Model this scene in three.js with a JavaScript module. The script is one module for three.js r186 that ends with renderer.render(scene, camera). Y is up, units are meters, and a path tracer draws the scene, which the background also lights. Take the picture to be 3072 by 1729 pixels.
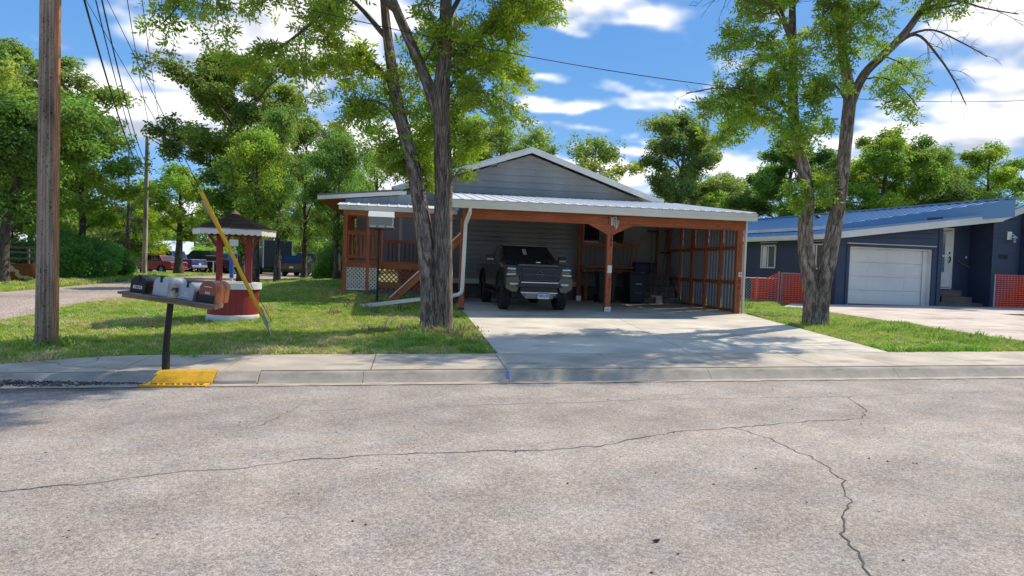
import * as THREE from 'three';
import { mergeGeometries } from 'three/addons/utils/BufferGeometryUtils.js';
import { RoundedBoxGeometry } from 'three/addons/geometries/RoundedBoxGeometry.js';
import { FontLoader } from 'three/addons/loaders/FontLoader.js';
import { TextGeometry } from 'three/addons/geometries/TextGeometry.js';

// ---------------------------------------------------------------- camera, sky, sun, exposure
const scene = new THREE.Scene();
const camera = new THREE.PerspectiveCamera(45.9, 1024 / 576, 0.1, 1500);
camera.position.set(0, 1.65, 0);
camera.rotation.order = 'YXZ';
camera.rotation.set(-1.9 * Math.PI / 180, -8.25 * Math.PI / 180, 2.0 * Math.PI / 180);
scene.add(camera);
const SUN_DIR = new THREE.Vector3(0.79, 1.0, -0.46).normalize();
const sun = new THREE.DirectionalLight(new THREE.Color(1.0, 0.925, 0.80), 2.75);
sun.position.copy(SUN_DIR).multiplyScalar(80).add(new THREE.Vector3(0, 0, -20));
sun.target.position.set(0, 0, -20); scene.add(sun.target);
sun.castShadow = true; sun.shadow.mapSize.set(4096, 4096); sun.shadow.radius = 1;
Object.assign(sun.shadow.camera, { left: -60, right: 60, top: 60, bottom: -60, near: 1, far: 220 });
scene.add(sun);
const EXPOSURE = 1.76;

// ---------------------------------------------------------------- random numbers and noise
function mulberry(a) { return () => { a |= 0; a = a + 0x6D2B79F5 | 0; let t = Math.imul(a ^ a >>> 15, 1 | a); t = t + Math.imul(t ^ t >>> 7, 61 | t) ^ t; return ((t ^ t >>> 14) >>> 0) / 4294967296; }; }
let rnd = mulberry(7);
const rr = (a, b) => a + (b - a) * rnd();
const gauss = () => (rnd() + rnd() + rnd() - 1.5) / 0.5 * 0.5;
const lerp = (a, b, t) => a + (b - a) * t, clamp = (x, a, b) => Math.min(b, Math.max(a, x));
const smooth = (a, b, x) => { const t = clamp((x - a) / (b - a), 0, 1); return t * t * (3 - 2 * t); };
function h3(x, y, z) { let n = Math.imul(x, 374761393) + Math.imul(y, 668265263) + Math.imul(z, 1274126177) | 0; n = Math.imul(n ^ n >>> 13, 1274126177); return ((n ^ n >>> 16) >>> 0) / 4294967296; }
function vn3(x, y, z) {
  const xi = Math.floor(x), yi = Math.floor(y), zi = Math.floor(z); let fx = x - xi, fy = y - yi, fz = z - zi;
  fx = fx * fx * (3 - 2 * fx); fy = fy * fy * (3 - 2 * fy); fz = fz * fz * (3 - 2 * fz);
  const c = (i, j, k) => h3(xi + i, yi + j, zi + k);
  return lerp(lerp(lerp(c(0, 0, 0), c(1, 0, 0), fx), lerp(c(0, 1, 0), c(1, 1, 0), fx), fy), lerp(lerp(c(0, 0, 1), c(1, 0, 1), fx), lerp(c(0, 1, 1), c(1, 1, 1), fx), fy), fz);
}
function fbm3(x, y, z, o = 4) { let s = 0, a = 0.5, n = 0; for (let i = 0; i < o; i++) { s += a * vn3(x, y, z); n += a; a *= 0.5; x = x * 2.03 + 11.3; y = y * 2.03 + 5.7; z = z * 2.03 + 3.1; } return s / n; }
// value noise that repeats every (px, py) cells, for tiling textures
function vnP(u, v, px, py, s) {
  const x = u * px, y = v * py, xi = Math.floor(x), yi = Math.floor(y); let fx = x - xi, fy = y - yi;
  fx = fx * fx * (3 - 2 * fx); fy = fy * fy * (3 - 2 * fy);
  const m = (a, b) => ((a % b) + b) % b, c = (i, j) => h3(m(xi + i, px), m(yi + j, py), s);
  return lerp(lerp(c(0, 0), c(1, 0), fx), lerp(c(0, 1), c(1, 1), fx), fy);
}
function fbmP(u, v, px, py, o, s) { let t = 0, a = 0.5, n = 0; for (let i = 0; i < o; i++) { t += a * vnP(u, v, px << i, py << i, s + i); n += a; a *= 0.5; } return t / n; }

// ---------------------------------------------------------------- the sky: air and clouds, computed for every direction
function cloudAt(x, y, z) {
  // clouds on a flat layer above, seen in perspective, plus a few named banks
  const e = Math.asin(clamp(y, -1, 1)), az = Math.atan2(x, -z);
  const k = 1 / (Math.max(y, 0) + 0.16), px = x * k, pz = z * k;
  const big = fbm3(px * 1.05 + 4.2, pz * 1.05 + 1.7, 2.2, 5), fine = fbm3(px * 5.2 + 9, pz * 5.2, 7.7, 5), wisp = fbm3(px * 2.6 + pz * 1.2, pz * 7.0, 4.4, 4);
  const D = Math.PI / 180, bank = (a, el, wa, we) => Math.exp(-(((az / D - a) / wa) ** 2) - (((e / D - el) / we) ** 2));
  let cov = big * 0.6 + fine * 0.62 - 0.555;
  cov += 0.24 * bank(-15, 12, 12, 4) + 0.2 * bank(-20, 18.5, 8, 3) + 0.24 * bank(-2, 8, 7, 5) + 0.2 * bank(-6, 18, 6, 4) + 0.2 * bank(-35, 17, 4, 3);
  cov += 0.25 * bank(40, 11.5, 6, 2.4) + 0.2 * bank(45, 17, 4, 2.6) + 0.2 * bank(27, 7, 6, 2.2) + 0.2 * bank(52, 10, 8, 4);
  cov += 0.2 * bank(20.5, 19.2, 3, 1.5) + 0.17 * bank(18.5, 15.2, 2.6, 1.0) + 0.12 * bank(12, 21.5, 2, 1.2) + 0.26 * bank(14.5, 7.6, 4, 1.6);
  cov -= 0.1 * bank(8, 14, 40, 9) + 0.3 * bank(13, 15, 10, 6) * (1 - smooth(0.5, 0.62, wisp)) + 0.2 * bank(-23, 14.5, 3.5, 1.6) + 0.22 * bank(-33, 12, 6, 4) + 0.2 * bank(31, 16, 6, 5) + 0.15 * bank(36, 6.5, 6, 2) + 0.14 * bank(-20, 6, 3, 2);
  return { cov, fine, big };
}
function makeSky(w, h) {
  const data = new Float32Array(w * h * 4);
  for (let j = 0; j < h; j++) {
    const el = ((j + 0.5) / h - 0.5) * Math.PI, y = Math.sin(el), cy = Math.cos(el);
    for (let i = 0; i < w; i++) {
      const a = ((i + 0.5) / w - 0.5) * 2 * Math.PI, x = cy * Math.cos(a), z = cy * Math.sin(a);
      let r, g, b;
      const t = clamp(y, 0, 1), s = Math.pow(1 - t, 3.2);
      r = lerp(0.022, 0.215, s); g = lerp(0.135, 0.40, s); b = lerp(0.40, 0.62, s);
      const sd = Math.max(0, x * SUN_DIR.x + y * SUN_DIR.y + z * SUN_DIR.z), glow = 0.35 * Math.pow(sd, 10);
      r += glow * 0.8; g += glow * 0.8; b += glow * 0.75;
      if (y > -0.02) {
        const c = cloudAt(x, y, z), m = smooth(0.0, 0.2, c.cov), thick = smooth(0.1, 0.42, c.cov);
        const up = cloudAt(x + SUN_DIR.x * 0.05, y + 0.035, z + SUN_DIR.z * 0.05);
        const lit = clamp(0.56 + (c.cov - up.cov) * 4.6 + (c.fine - 0.5) * 1.1, 0.0, 1) * lerp(1, 0.62, thick);
        const cr = lerp(0.35, 0.82, lit), cg = lerp(0.37, 0.80, lit), cb = lerp(0.43, 0.78, lit);
        const mm = m * 0.93;
        r = lerp(r, cr, mm); g = lerp(g, cg, mm); b = lerp(b, cb, mm);
      } else { r = 0.20; g = 0.21; b = 0.19; }
      const o = (j * w + i) * 4; data[o] = r; data[o + 1] = g; data[o + 2] = b; data[o + 3] = 1;
    }
  }
  const t = new THREE.DataTexture(data, w, h, THREE.RGBAFormat, THREE.FloatType);
  t.mapping = THREE.EquirectangularReflectionMapping; t.magFilter = THREE.LinearFilter; t.minFilter = THREE.LinearFilter; t.colorSpace = THREE.LinearSRGBColorSpace; t.needsUpdate = true;
  return t;
}
const sky = makeSky(2048, 1024);
scene.background = sky; scene.environment = sky;

// ---------------------------------------------------------------- textures and materials
function tex(w, h, fn, srgb = true) {
  const d = new Uint8Array(w * h * 4);
  for (let j = 0; j < h; j++) for (let i = 0; i < w; i++) { const c = fn((i + 0.5) / w, (j + 0.5) / h, i, j), o = (j * w + i) * 4; d[o] = clamp(c[0], 0, 255); d[o + 1] = clamp(c[1], 0, 255); d[o + 2] = clamp(c[2], 0, 255); d[o + 3] = 255; }
  const t = new THREE.DataTexture(d, w, h); t.wrapS = t.wrapT = THREE.RepeatWrapping; t.magFilter = THREE.LinearFilter; t.minFilter = THREE.LinearMipmapLinearFilter; t.generateMipmaps = true;
  if (srgb) t.colorSpace = THREE.SRGBColorSpace; t.needsUpdate = true; return t;
}
function rep(t, u, v) { const c = t.clone(); c.repeat.set(u, v); c.needsUpdate = true; return c; }
const grey = (f) => (u, v, i, j) => { const x = f(u, v, i, j); return [x, x, x]; };
// tone textures are kept around white so that the material's colour stays the base colour
const T = {};
T.aggregate = tex(1024, 1024, (u, v, i, j) => { const s = h3(i >> 1, j >> 1, 5), s2 = vnP(u, v, 300, 300, 9), n = fbmP(u, v, 6, 6, 4, 31); let k = 168 + (s2 - 0.5) * 62 + (vnP(u, v, 110, 110, 19) - 0.5) * 34 + (n - 0.5) * 40; if (s > 0.94) k += 14; else if (s < 0.08) k -= 46; const w = (fbmP(u, v, 9, 9, 3, 77) - 0.5) * 8; return [k + 3 + w, k, k - 4 - w]; });
T.aggBump = tex(1024, 1024, grey((u, v, i, j) => 60 + 130 * vnP(u, v, 300, 300, 9) + 60 * h3(i >> 1, j >> 1, 5)), false);
T.concrete = tex(1024, 1024, (u, v, i, j) => { const n = fbmP(u, v, 5, 5, 6, 3), f = h3(i, j, 2), st = fbmP(u, v, 3, 9, 4, 8); let k = 205 + (n - 0.5) * 70 + (f - 0.5) * 34 - Math.max(0, st - 0.58) * 150; return [k + 2, k - 1, k - 7]; });
T.concBump = tex(512, 512, grey((u, v, i, j) => 120 + (fbmP(u, v, 40, 40, 3, 6) - 0.5) * 110 + (h3(i, j, 4) - 0.5) * 50), false);
T.gravel = tex(1024, 1024, (u, v, i, j) => { const a = vnP(u, v, 150, 150, 21), b = vnP(u, v, 320, 320, 22), n = fbmP(u, v, 4, 4, 5, 23); const k = 165 + (a - 0.5) * 90 + (b - 0.5) * 80 + (n - 0.5) * 60; return [k + 6, k - 3, k - 12]; });
T.soil = tex(1024, 1024, (u, v, i, j) => { const n = fbmP(u, v, 12, 12, 5, 41), p = vnP(u, v, 260, 260, 44), q = fbmP(u, v, 5, 5, 4, 42); const g = smooth(0.35, 0.65, q * 0.6 + n * 0.4); const k = 0.72 + (p - 0.5) * 0.7; return [lerp(205, 150, g) * k, lerp(186, 160, g) * k, lerp(132, 72, g) * k]; });
const barkH = (u, v) => { const w = (fbmP(u, v, 5, 7, 3, 51) - 0.5) * 0.16, a = Math.abs(fbmP(u + w, v, 16, 5, 3, 52) - 0.5) * 2, b = Math.abs(fbmP(u - w * 0.7, v, 30, 8, 3, 58) - 0.5) * 2; return 0.55 * smooth(0.0, 0.3, a) + 0.45 * smooth(0.0, 0.36, b); };
T.bark = tex(1024, 1024, (u, v, i, j) => { const f = vnP(u, v, 190, 150, 53), k = 88 + 100 * barkH(u, v) + (f - 0.5) * 56 + (fbmP(u, v, 4, 4, 3, 55) - 0.5) * 56; return [k + 4, k - 3, k - 9]; });
T.barkBump = tex(1024, 1024, grey((u, v) => 20 + 200 * barkH(u, v) + (vnP(u, v, 190, 150, 53) - 0.5) * 50), false);
T.pole = tex(512, 2048, (u, v, i, j) => { const g = fbmP(u, v, 60, 3, 4, 61), c = Math.abs(vnP(u, v, 18, 2, 62) - 0.5), h = vnP(u, v, 50, 130, 63); let k = 168 + (g - 0.5) * 130 + (fbmP(u, v, 4, 7, 4, 66) - 0.5) * 110; if (c < 0.008) k -= 60; if (h > 0.84) k -= 60; const w = fbmP(u, v, 5, 6, 3, 68) * 14; return [k + w - 2, k - 4, k - 14]; });
T.poleBump = tex(512, 1024, grey((u, v) => 120 + (fbmP(u, v, 60, 3, 4, 61) - 0.5) * 180 - (Math.abs(vnP(u, v, 18, 2, 62) - 0.5) < 0.02 ? 60 : 0)), false);
T.wood = tex(512, 512, (u, v) => { const w = fbmP(u, v, 2, 6, 3, 71), g = fbmP(u, v + w * 0.1, 3, 50, 4, 72), r = 0.5 + 0.5 * Math.sin((v * 14 + w * 5) * 6.28); const kn = vnP(u, v, 7, 12, 75), k = 200 + (g - 0.5) * 110 + (r - 0.5) * 26 - (kn > 0.93 ? 90 : 0) + (fbmP(u, v, 3, 3, 3, 76) - 0.5) * 40; return [k + 5, k - 2, k - 8]; });
T.shingle = tex(512, 512, (u, v, i, j) => { const k = 150 + (h3(i, j, 81) - 0.5) * 90 + (fbmP(u, v, 6, 6, 3, 82) - 0.5) * 50; return [k, k, k + 2]; });
T.paint = tex(512, 512, (u, v, i, j) => { const k = 236 + (fbmP(u, v, 4, 4, 5, 91) - 0.5) * 34 + (h3(i, j, 92) - 0.5) * 8; return [k, k, k - 1]; });
T.yellowWorn = tex(512, 256, (u, v, i, j) => { const n = fbmP(u, v, 14, 8, 5, 95), k = 232 + (n - 0.5) * 60 + (h3(i, j, 96) - 0.5) * 26; if (n > 0.74) return [196, 184, 160]; return [k, k * 0.98, k * 0.96]; });

const std = (o) => new THREE.MeshStandardMaterial({ roughness: 0.85, ...o });
const lin = (r, g, b) => new THREE.Color().setRGB(r, g, b);
const M = {};
M.road = std({ color: lin(1.0, 0.87, 0.745), map: rep(T.aggregate, 1 / 2.2, 1 / 2.2), bumpMap: rep(T.aggBump, 1 / 2.2, 1 / 2.2), bumpScale: 0.0035, roughness: 0.95, vertexColors: true });
M.crack = std({ color: lin(0.085, 0.075, 0.065), roughness: 1 });
M.walk = std({ color: lin(0.80, 0.69, 0.55), map: rep(T.concrete, 1 / 2.6, 1 / 2.6), bumpMap: rep(T.concBump, 1 / 1.3, 1 / 1.3), bumpScale: 0.003, vertexColors: true });
M.kerb = std({ color: lin(0.74, 0.63, 0.50), map: rep(T.concrete, 1 / 1.3, 1 / 1.3), bumpMap: rep(T.aggBump, 1 / 1.9, 1 / 1.9), bumpScale: 0.007 });
M.drive = std({ color: lin(0.98, 0.885, 0.735), map: rep(T.concrete, 1 / 3.7, 1 / 3.7), bumpMap: rep(T.concBump, 1 / 1.1, 1 / 1.1), bumpScale: 0.0015, vertexColors: true });
M.driveOld = std({ color: lin(0.97, 0.81, 0.68), map: rep(T.concrete, 1 / 3.1, 1 / 3.1), bumpMap: rep(T.aggBump, 1 / 1.9, 1 / 1.9), bumpScale: 0.004, vertexColors: true });
M.gravel = std({ color: lin(1.0, 0.87, 0.76), map: rep(T.gravel, 1 / 3.3, 1 / 3.3), bumpMap: rep(T.aggBump, 1 / 3.3, 1 / 3.3), bumpScale: 0.02, roughness: 1, vertexColors: true });
M.soil = std({ color: lin(0.95, 0.95, 0.9), map: rep(T.soil, 1 / 4.3, 1 / 4.3), bumpMap: rep(T.concBump, 1 / 1.7, 1 / 1.7), bumpScale: 0.02, roughness: 1, vertexColors: true });
M.bark = std({ color: lin(0.74, 0.61, 0.51), map: rep(T.bark, 1 / 1.1, 1 / 2.3), bumpMap: rep(T.barkBump, 1 / 1.1, 1 / 2.3), bumpScale: 0.05, roughness: 1 });
M.barkDark = std({ color: lin(0.30, 0.26, 0.23), map: rep(T.bark, 1 / 1.1, 1 / 1.4), bumpMap: rep(T.barkBump, 1 / 1.1, 1 / 1.4), bumpScale: 0.02, roughness: 1 });
M.twig = std({ color: lin(0.13, 0.11, 0.10), roughness: 1 });
M.deadwood = std({ color: lin(0.17, 0.15, 0.15), roughness: 1 });
M.pole = std({ color: lin(0.62, 0.49, 0.385), map: rep(T.pole, 1 / 1.0, 1 / 4), bumpMap: rep(T.poleBump, 1 / 1.0, 1 / 4), bumpScale: 0.012, roughness: 0.95 });
M.poleStrip = std({ color: lin(0.58, 0.29, 0.13), map: rep(T.wood, 1 / 0.9, 1 / 0.3), roughness: 0.7 });
M.stain = std({ color: lin(0.60, 0.17, 0.056), map: rep(T.wood, 1 / 1.3, 1 / 0.5), roughness: 0.62 });
M.rawWood = std({ color: lin(0.36, 0.27, 0.17), map: rep(T.wood, 1 / 1.3, 1 / 0.5), roughness: 0.85 });
M.oldWood = std({ color: lin(0.24, 0.20, 0.16), map: rep(T.wood, 1 / 1.1, 1 / 0.4), roughness: 0.95 });
M.white = std({ color: lin(0.86, 0.83, 0.76), map: rep(T.paint, 0.5, 0.5), roughness: 0.5 });
M.whitePanel = std({ color: lin(0.86, 0.83, 0.77), map: rep(T.paint, 0.4, 0.4), roughness: 0.45 });
M.whiteMetal = std({ color: lin(0.85, 0.84, 0.81), roughness: 0.32, metalness: 0.0 });
M.siding = std({ color: lin(0.36, 0.36, 0.35), map: rep(T.paint, 0.6, 0.6), roughness: 0.6 });
M.sidingBlue = std({ color: lin(0.30, 0.37, 0.41), map: rep(T.paint, 0.6, 0.6), roughness: 0.6 });
M.navy = std({ color: lin(0.045, 0.064, 0.118), map: rep(T.paint, 0.6, 0.6), roughness: 0.6 });
M.blueRoof = new THREE.MeshPhysicalMaterial({ color: lin(0.10, 0.25, 0.44), roughness: 0.35, metalness: 0.1, clearcoat: 0.7, clearcoatRoughness: 0.18 });
M.shingle = new THREE.MeshPhysicalMaterial({ color: lin(0.03, 0.026, 0.026), map: rep(T.shingle, 2, 2), roughness: 1, specularIntensity: 0.15 });
M.wellRed = std({ color: lin(0.33, 0.026, 0.022), map: rep(T.paint, 1, 1), roughness: 0.55 });
M.black = std({ color: lin(0.012, 0.012, 0.013), roughness: 0.55 });
M.blackRub = std({ color: lin(0.018, 0.018, 0.019), roughness: 0.9 });
M.steel = std({ color: lin(0.52, 0.53, 0.54), roughness: 0.38, metalness: 0.85 });
M.poleGrey = std({ color: lin(0.85, 0.80, 0.74), map: rep(T.pole, 1, 0.25), roughness: 0.9 });
M.galv = std({ color: lin(0.36, 0.37, 0.375), roughness: 0.5, metalness: 0.35 });
M.greyBox = std({ color: lin(0.30, 0.31, 0.32), roughness: 0.5, metalness: 0.25 });
M.yellow = std({ color: lin(0.82, 0.42, 0.005), roughness: 0.45 });
M.yellowKerb = std({ color: lin(0.86, 0.48, 0.012), map: rep(T.yellowWorn, 1, 1), bumpMap: rep(T.aggBump, 1, 1), bumpScale: 0.004, roughness: 0.7 });
M.orangeNet = std({ color: lin(0.95, 0.10, 0.03), roughness: 0.6 });
M.glassDark = new THREE.MeshPhysicalMaterial({ color: lin(0.02, 0.022, 0.025), roughness: 0.06, clearcoat: 0.6, clearcoatRoughness: 0.04 });
M.wire = std({ color: lin(0.02, 0.02, 0.022), roughness: 0.7 });
M.block = std({ color: lin(0.22, 0.21, 0.20), map: rep(T.concrete, 1, 1), roughness: 0.95 });

// ---------------------------------------------------------------- making objects
const used = new Map();
function numbered(n) { const k = used.get(n) || 0; used.set(n, k + 1); return k ? `${n}_${String(k).padStart(3, '0')}` : n; }
function mesh(name, geo, mat, parent) { const m = new THREE.Mesh(geo, mat); m.name = name; m.castShadow = m.receiveShadow = true; parent.add(m); return m; }
function tag(o, label, category, group) { o.userData.label = label; o.userData.category = category; if (group) o.userData.group = group; return o; }
function thing(name, label, category, pos = [0, 0, 0], turn = 0, group) { const o = new THREE.Group(); o.name = numbered(name); o.position.set(...pos); o.rotation.y = turn; scene.add(o); return tag(o, label, category, group); }
function struct(name, geo, mat) { const m = geo ? mesh(numbered(name), geo, mat, scene) : new THREE.Group(); if (!geo) { m.name = numbered(name); scene.add(m); } m.userData.kind = 'structure'; return m; }
// box with uv in metres, optional small chamfer
function box(w, h, d, x = 0, y = 0, z = 0, r = 0) {
  const g = r ? new RoundedBoxGeometry(w, h, d, 1, r) : new THREE.BoxGeometry(w, h, d);
  const p = g.attributes.position, n = g.attributes.normal, uv = g.attributes.uv;
  const long = w >= h && w >= d ? 0 : h >= d ? 1 : 2;
  for (let i = 0; i < p.count; i++) {
    const a = [Math.abs(n.getX(i)), Math.abs(n.getY(i)), Math.abs(n.getZ(i))], c = [p.getX(i), p.getY(i), p.getZ(i)], k = a.indexOf(Math.max(...a));
    const o = [0, 1, 2].filter(q => q !== k); const ua = o.includes(long) ? long : o[0], va = o.find(q => q !== ua);
    uv.setXY(i, c[ua] + x * 0.37 + z * 0.53, c[va] + y * 0.41 + x * 0.23);
  }
  if (g.index === null) { } g.translate(x, y, z); return g;
}
const V = (x, y, z) => new THREE.Vector3(x, y, z);
// box beam from a to b, w across (sideways), h high
function beam(a, b, w, h, r = 0, roll = 0) {
  const A = V(...a), B = V(...b), L = A.distanceTo(B), g = box(w, h, L, 0, 0, 0, r), o = new THREE.Object3D();
  o.position.copy(A).lerp(B, 0.5); o.lookAt(B); o.rotateZ(roll); o.updateMatrix(); g.applyMatrix4(o.matrix); return g;
}
function cyl(r0, r1, h, x, y, z, seg = 16) { const g = new THREE.CylinderGeometry(r1, r0, h, seg); g.translate(x, y + h / 2, z); return g; }
function rod(a, b, r, seg = 6, r2 = r) { const A = V(...a), B = V(...b), L = A.distanceTo(B), g = new THREE.CylinderGeometry(r2, r, L, seg); const o = new THREE.Object3D(); o.position.copy(A).lerp(B, 0.5); o.quaternion.setFromUnitVectors(V(0, 1, 0), B.clone().sub(A).normalize()); o.updateMatrix(); g.applyMatrix4(o.matrix); return g; }
const merge = (list) => mergeGeometries(list.map(g => g.index ? g.toNonIndexed() : g).map(g => { for (const k of Object.keys(g.attributes)) if (!['position', 'normal', 'uv'].includes(k)) g.deleteAttribute(k); return g; }));
// a shape given as [x, y] points, extruded by d along +z, uv in metres
function prism(pts, d, x = 0, y = 0, z = 0, bevel = 0) {
  const s = new THREE.Shape(pts.map(p => new THREE.Vector2(p[0], p[1])));
  const g = new THREE.ExtrudeGeometry(s, { depth: d - 2 * bevel, bevelEnabled: bevel > 0, bevelThickness: bevel, bevelSize: bevel, bevelOffset: -bevel, bevelSegments: 2, curveSegments: 8 });
  if (bevel) g.translate(0, 0, bevel); g.translate(x, y, z); return g;
}
// a flat polygon (world x, z) laid at height f(x, z), with a skirt of thickness t
function slab(poly, f, t, cell = 0.6, tone = 0.0) {
  const xs = poly.map(p => p[0]), zs = poly.map(p => p[1]); const g = [];
  const s = new THREE.Shape(poly.map(p => new THREE.Vector2(p[0], -p[1]))), flat = new THREE.ShapeGeometry(s).toNonIndexed();
  let tri = []; const fp = flat.attributes.position; for (let i = 0; i < fp.count; i += 3) tri.push([0, 1, 2].map(k => [fp.getX(i + k), -fp.getY(i + k)]));
  for (let it = 0; it < 14; it++) { const out = []; let split = false; for (const q of tri) { let bi = -1, bl = cell; for (let k = 0; k < 3; k++) { const a = q[k], b = q[(k + 1) % 3], l = Math.hypot(a[0] - b[0], a[1] - b[1]); if (l > bl) { bl = l; bi = k; } } if (bi < 0) out.push(q); else { split = true; const a = q[bi], b = q[(bi + 1) % 3], c = q[(bi + 2) % 3], m = [(a[0] + b[0]) / 2, (a[1] + b[1]) / 2]; out.push([a, m, c], [m, b, c]); } } tri = out; if (!split) break; }
  const pos = [], col = [], uv = [], put = (x, y, z) => { pos.push(x, y, z); uv.push(x, z); const k = 1 + tone * (fbm3(x * 0.55, z * 0.55, 3.3, 4) - 0.5) * 2 + tone * 0.5 * (vn3(x * 3, z * 3, 1.2) - 0.5); col.push(k, k, k); };
  for (const q of tri) { const ar = (q[1][0] - q[0][0]) * (q[2][1] - q[0][1]) - (q[2][0] - q[0][0]) * (q[1][1] - q[0][1]); const o = ar > 0 ? [q[0], q[2], q[1]] : q; for (const p of o) put(p[0], f(p[0], p[1]), p[1]); }
  for (let k = 0; k < poly.length; k++) { const a = poly[k], b = poly[(k + 1) % poly.length], n = Math.max(1, Math.ceil(Math.hypot(a[0] - b[0], a[1] - b[1]) / cell)); for (let i = 0; i < n; i++) { const p = [lerp(a[0], b[0], i / n), lerp(a[1], b[1], i / n)], q = [lerp(a[0], b[0], (i + 1) / n), lerp(a[1], b[1], (i + 1) / n)]; const yp = f(...p), yq = f(...q); for (const [c, y] of [[p, yp], [q, yq], [q, yq - t], [p, yp], [q, yq - t], [p, yp - t]]) put(c[0], y, c[1]); } }
  const G = new THREE.BufferGeometry(); G.setAttribute('position', new THREE.Float32BufferAttribute(pos, 3)); G.setAttribute('uv', new THREE.Float32BufferAttribute(uv, 2)); G.setAttribute('color', new THREE.Float32BufferAttribute(col, 3)); G.computeVertexNormals(); return G;
}
const font = await new FontLoader().loadAsync('fonts/droid/droid_sans_bold.typeface.json');
const fontSerif = await new FontLoader().loadAsync('fonts/droid/droid_serif_bold.typeface.json');
function text(s, size, depth = 0.004, f = font) { const g = new TextGeometry(s, { font: f, size, depth, curveSegments: 4, bevelEnabled: false }); g.computeBoundingBox(); const b = g.boundingBox; g.translate(-(b.min.x + b.max.x) / 2, -(b.min.y + b.max.y) / 2, 0); return g; }
// ---------------------------------------------------------------- the lie of the land: a street that climbs to the right, a lot that rises from it
const interp = (x, X, Y) => { if (x <= X[0]) return Y[0]; for (let i = 1; i < X.length; i++) if (x <= X[i]) return lerp(Y[i - 1], Y[i], (x - X[i - 1]) / (X[i] - X[i - 1])); return Y[Y.length - 1]; };
const gradeX = d => interp(d, [0, 12, 19, 30, 200], [0.02, 0.02, 0.012, 0.011, 0.008]);
const riseZ = d => interp(d, [0, 9.3, 9.45, 9.6, 11.4, 19, 40, 62, 200], [0, 0, -0.01, 0.115, 0.165, 0.41, 0.41, 0.2, 0.2]);
const bankUp = (x, z) => 0.33 * smooth(-19.4, -21.6, z) * smooth(-7.5, -3.2, x) * (1 - smooth(0.7, 1.25, x)) * (1 - smooth(-30, -40, z));
const level = (x, z) => riseZ(-z) + gradeX(-z) * clamp(x, -40, 60) + bankUp(x, z);
const WALK_Z0 = -9.7, WALK_Z1 = -11.05;
const soilY = (x, z) => z > -9.685 ? 0.02 * clamp(x, -40, 60) - 0.08 : level(x, z) - 0.022 + (z < -11.2 ? (fbm3(x * 0.7, z * 0.7, 9.1, 3) - 0.5) * 0.05 * smooth(-11.2, -12.2, z) * (1 - smooth(0, 1.5, x) * (1 - smooth(8.4, 9.6, x))) : 0);
function axis(list) { const out = []; for (const [a, b, s] of list) for (let v = a; v < b - 1e-6; v += s) out.push(v); out.push(list[list.length - 1][1]); return out; }
function sheet(xs, zs, f, tint) {
  const pos = [], uv = [], col = [], idx = [];
  for (const z of zs) for (const x of xs) { pos.push(x, f(x, z), z); uv.push(x, z); const c = tint(x, z); col.push(...c); }
  const n = xs.length; for (let j = 0; j < zs.length - 1; j++) for (let i = 0; i < n - 1; i++) { const a = j * n + i, b = a + 1, c = a + n, d = c + 1; idx.push(a, c, b, b, c, d); }
  const g = new THREE.BufferGeometry(); g.setAttribute('position', new THREE.Float32BufferAttribute(pos, 3)); g.setAttribute('uv', new THREE.Float32BufferAttribute(uv, 2)); g.setAttribute('color', new THREE.Float32BufferAttribute(col, 3)); g.setIndex(idx); g.computeVertexNormals(); return g;
}
// how dry the turf is at a point: dry patches with an outline of their own
const dryness = (x, z) => smooth(0.5, 0.68, fbm3(x * 0.55 + 3, z * 0.8, 5.5, 4)) * 0.85 + 0.3 * smooth(0.55, 0.75, fbm3(x * 2.4, z * 2.4, 1.5, 2));
struct('ground', sheet(axis([[-700, -100, 60], [-100, -30, 7], [-30, -14, 1], [-14, 26, 0.4], [26, 50, 2], [50, 120, 7], [120, 700, 58]]), axis([[-900, -120, 60], [-120, -60, 6], [-60, -36, 2], [-36, -9.72, 0.39], [-9.72, -9.66, 0.03], [-9.66, -9, 0.66], [-9, 12, 3], [12, 300, 48]]), soilY,
  (x, z) => { const k = dryness(x, z), v = 0.85 + 0.3 * fbm3(x * 1.3, z * 1.3, 8, 3); return [v * lerp(0.85, 1.15, k), v * lerp(1.0, 1.02, k), v * lerp(0.8, 1.05, k)]; }), M.soil);

// ---- the street
const roadY = (x, z) => 0.02 * clamp(x, -40, 60) + (z < -9.2 ? 0 : 0.0) + 0.012 * smooth(-9.2, -6, z);
const road = struct('road', sheet(axis([[-160, -30, 10], [-30, -12, 1], [-12, 14, 0.3], [14, 30, 1], [30, 160, 10]]), axis([[-9.2, 0, 0.23], [0, 9, 1.5]]), roadY,
  (x, z) => { const n = fbm3(x * 0.22, z * 0.5, 2.1, 4), p = fbm3(x * 1.7, z * 1.7, 6.1, 3), t = fbm3(x * 0.05, z * 1.3, 1.1, 3); const k = 0.86 + (n - 0.5) * 0.2 + (p - 0.5) * 0.08 + (t - 0.5) * 0.24; const w = (fbm3(x * 0.4 + 7, z * 0.6, 4.1, 3) - 0.5) * 0.06; return [k * (1 + w), k, k * (1 - w)]; }), M.road);
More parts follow.
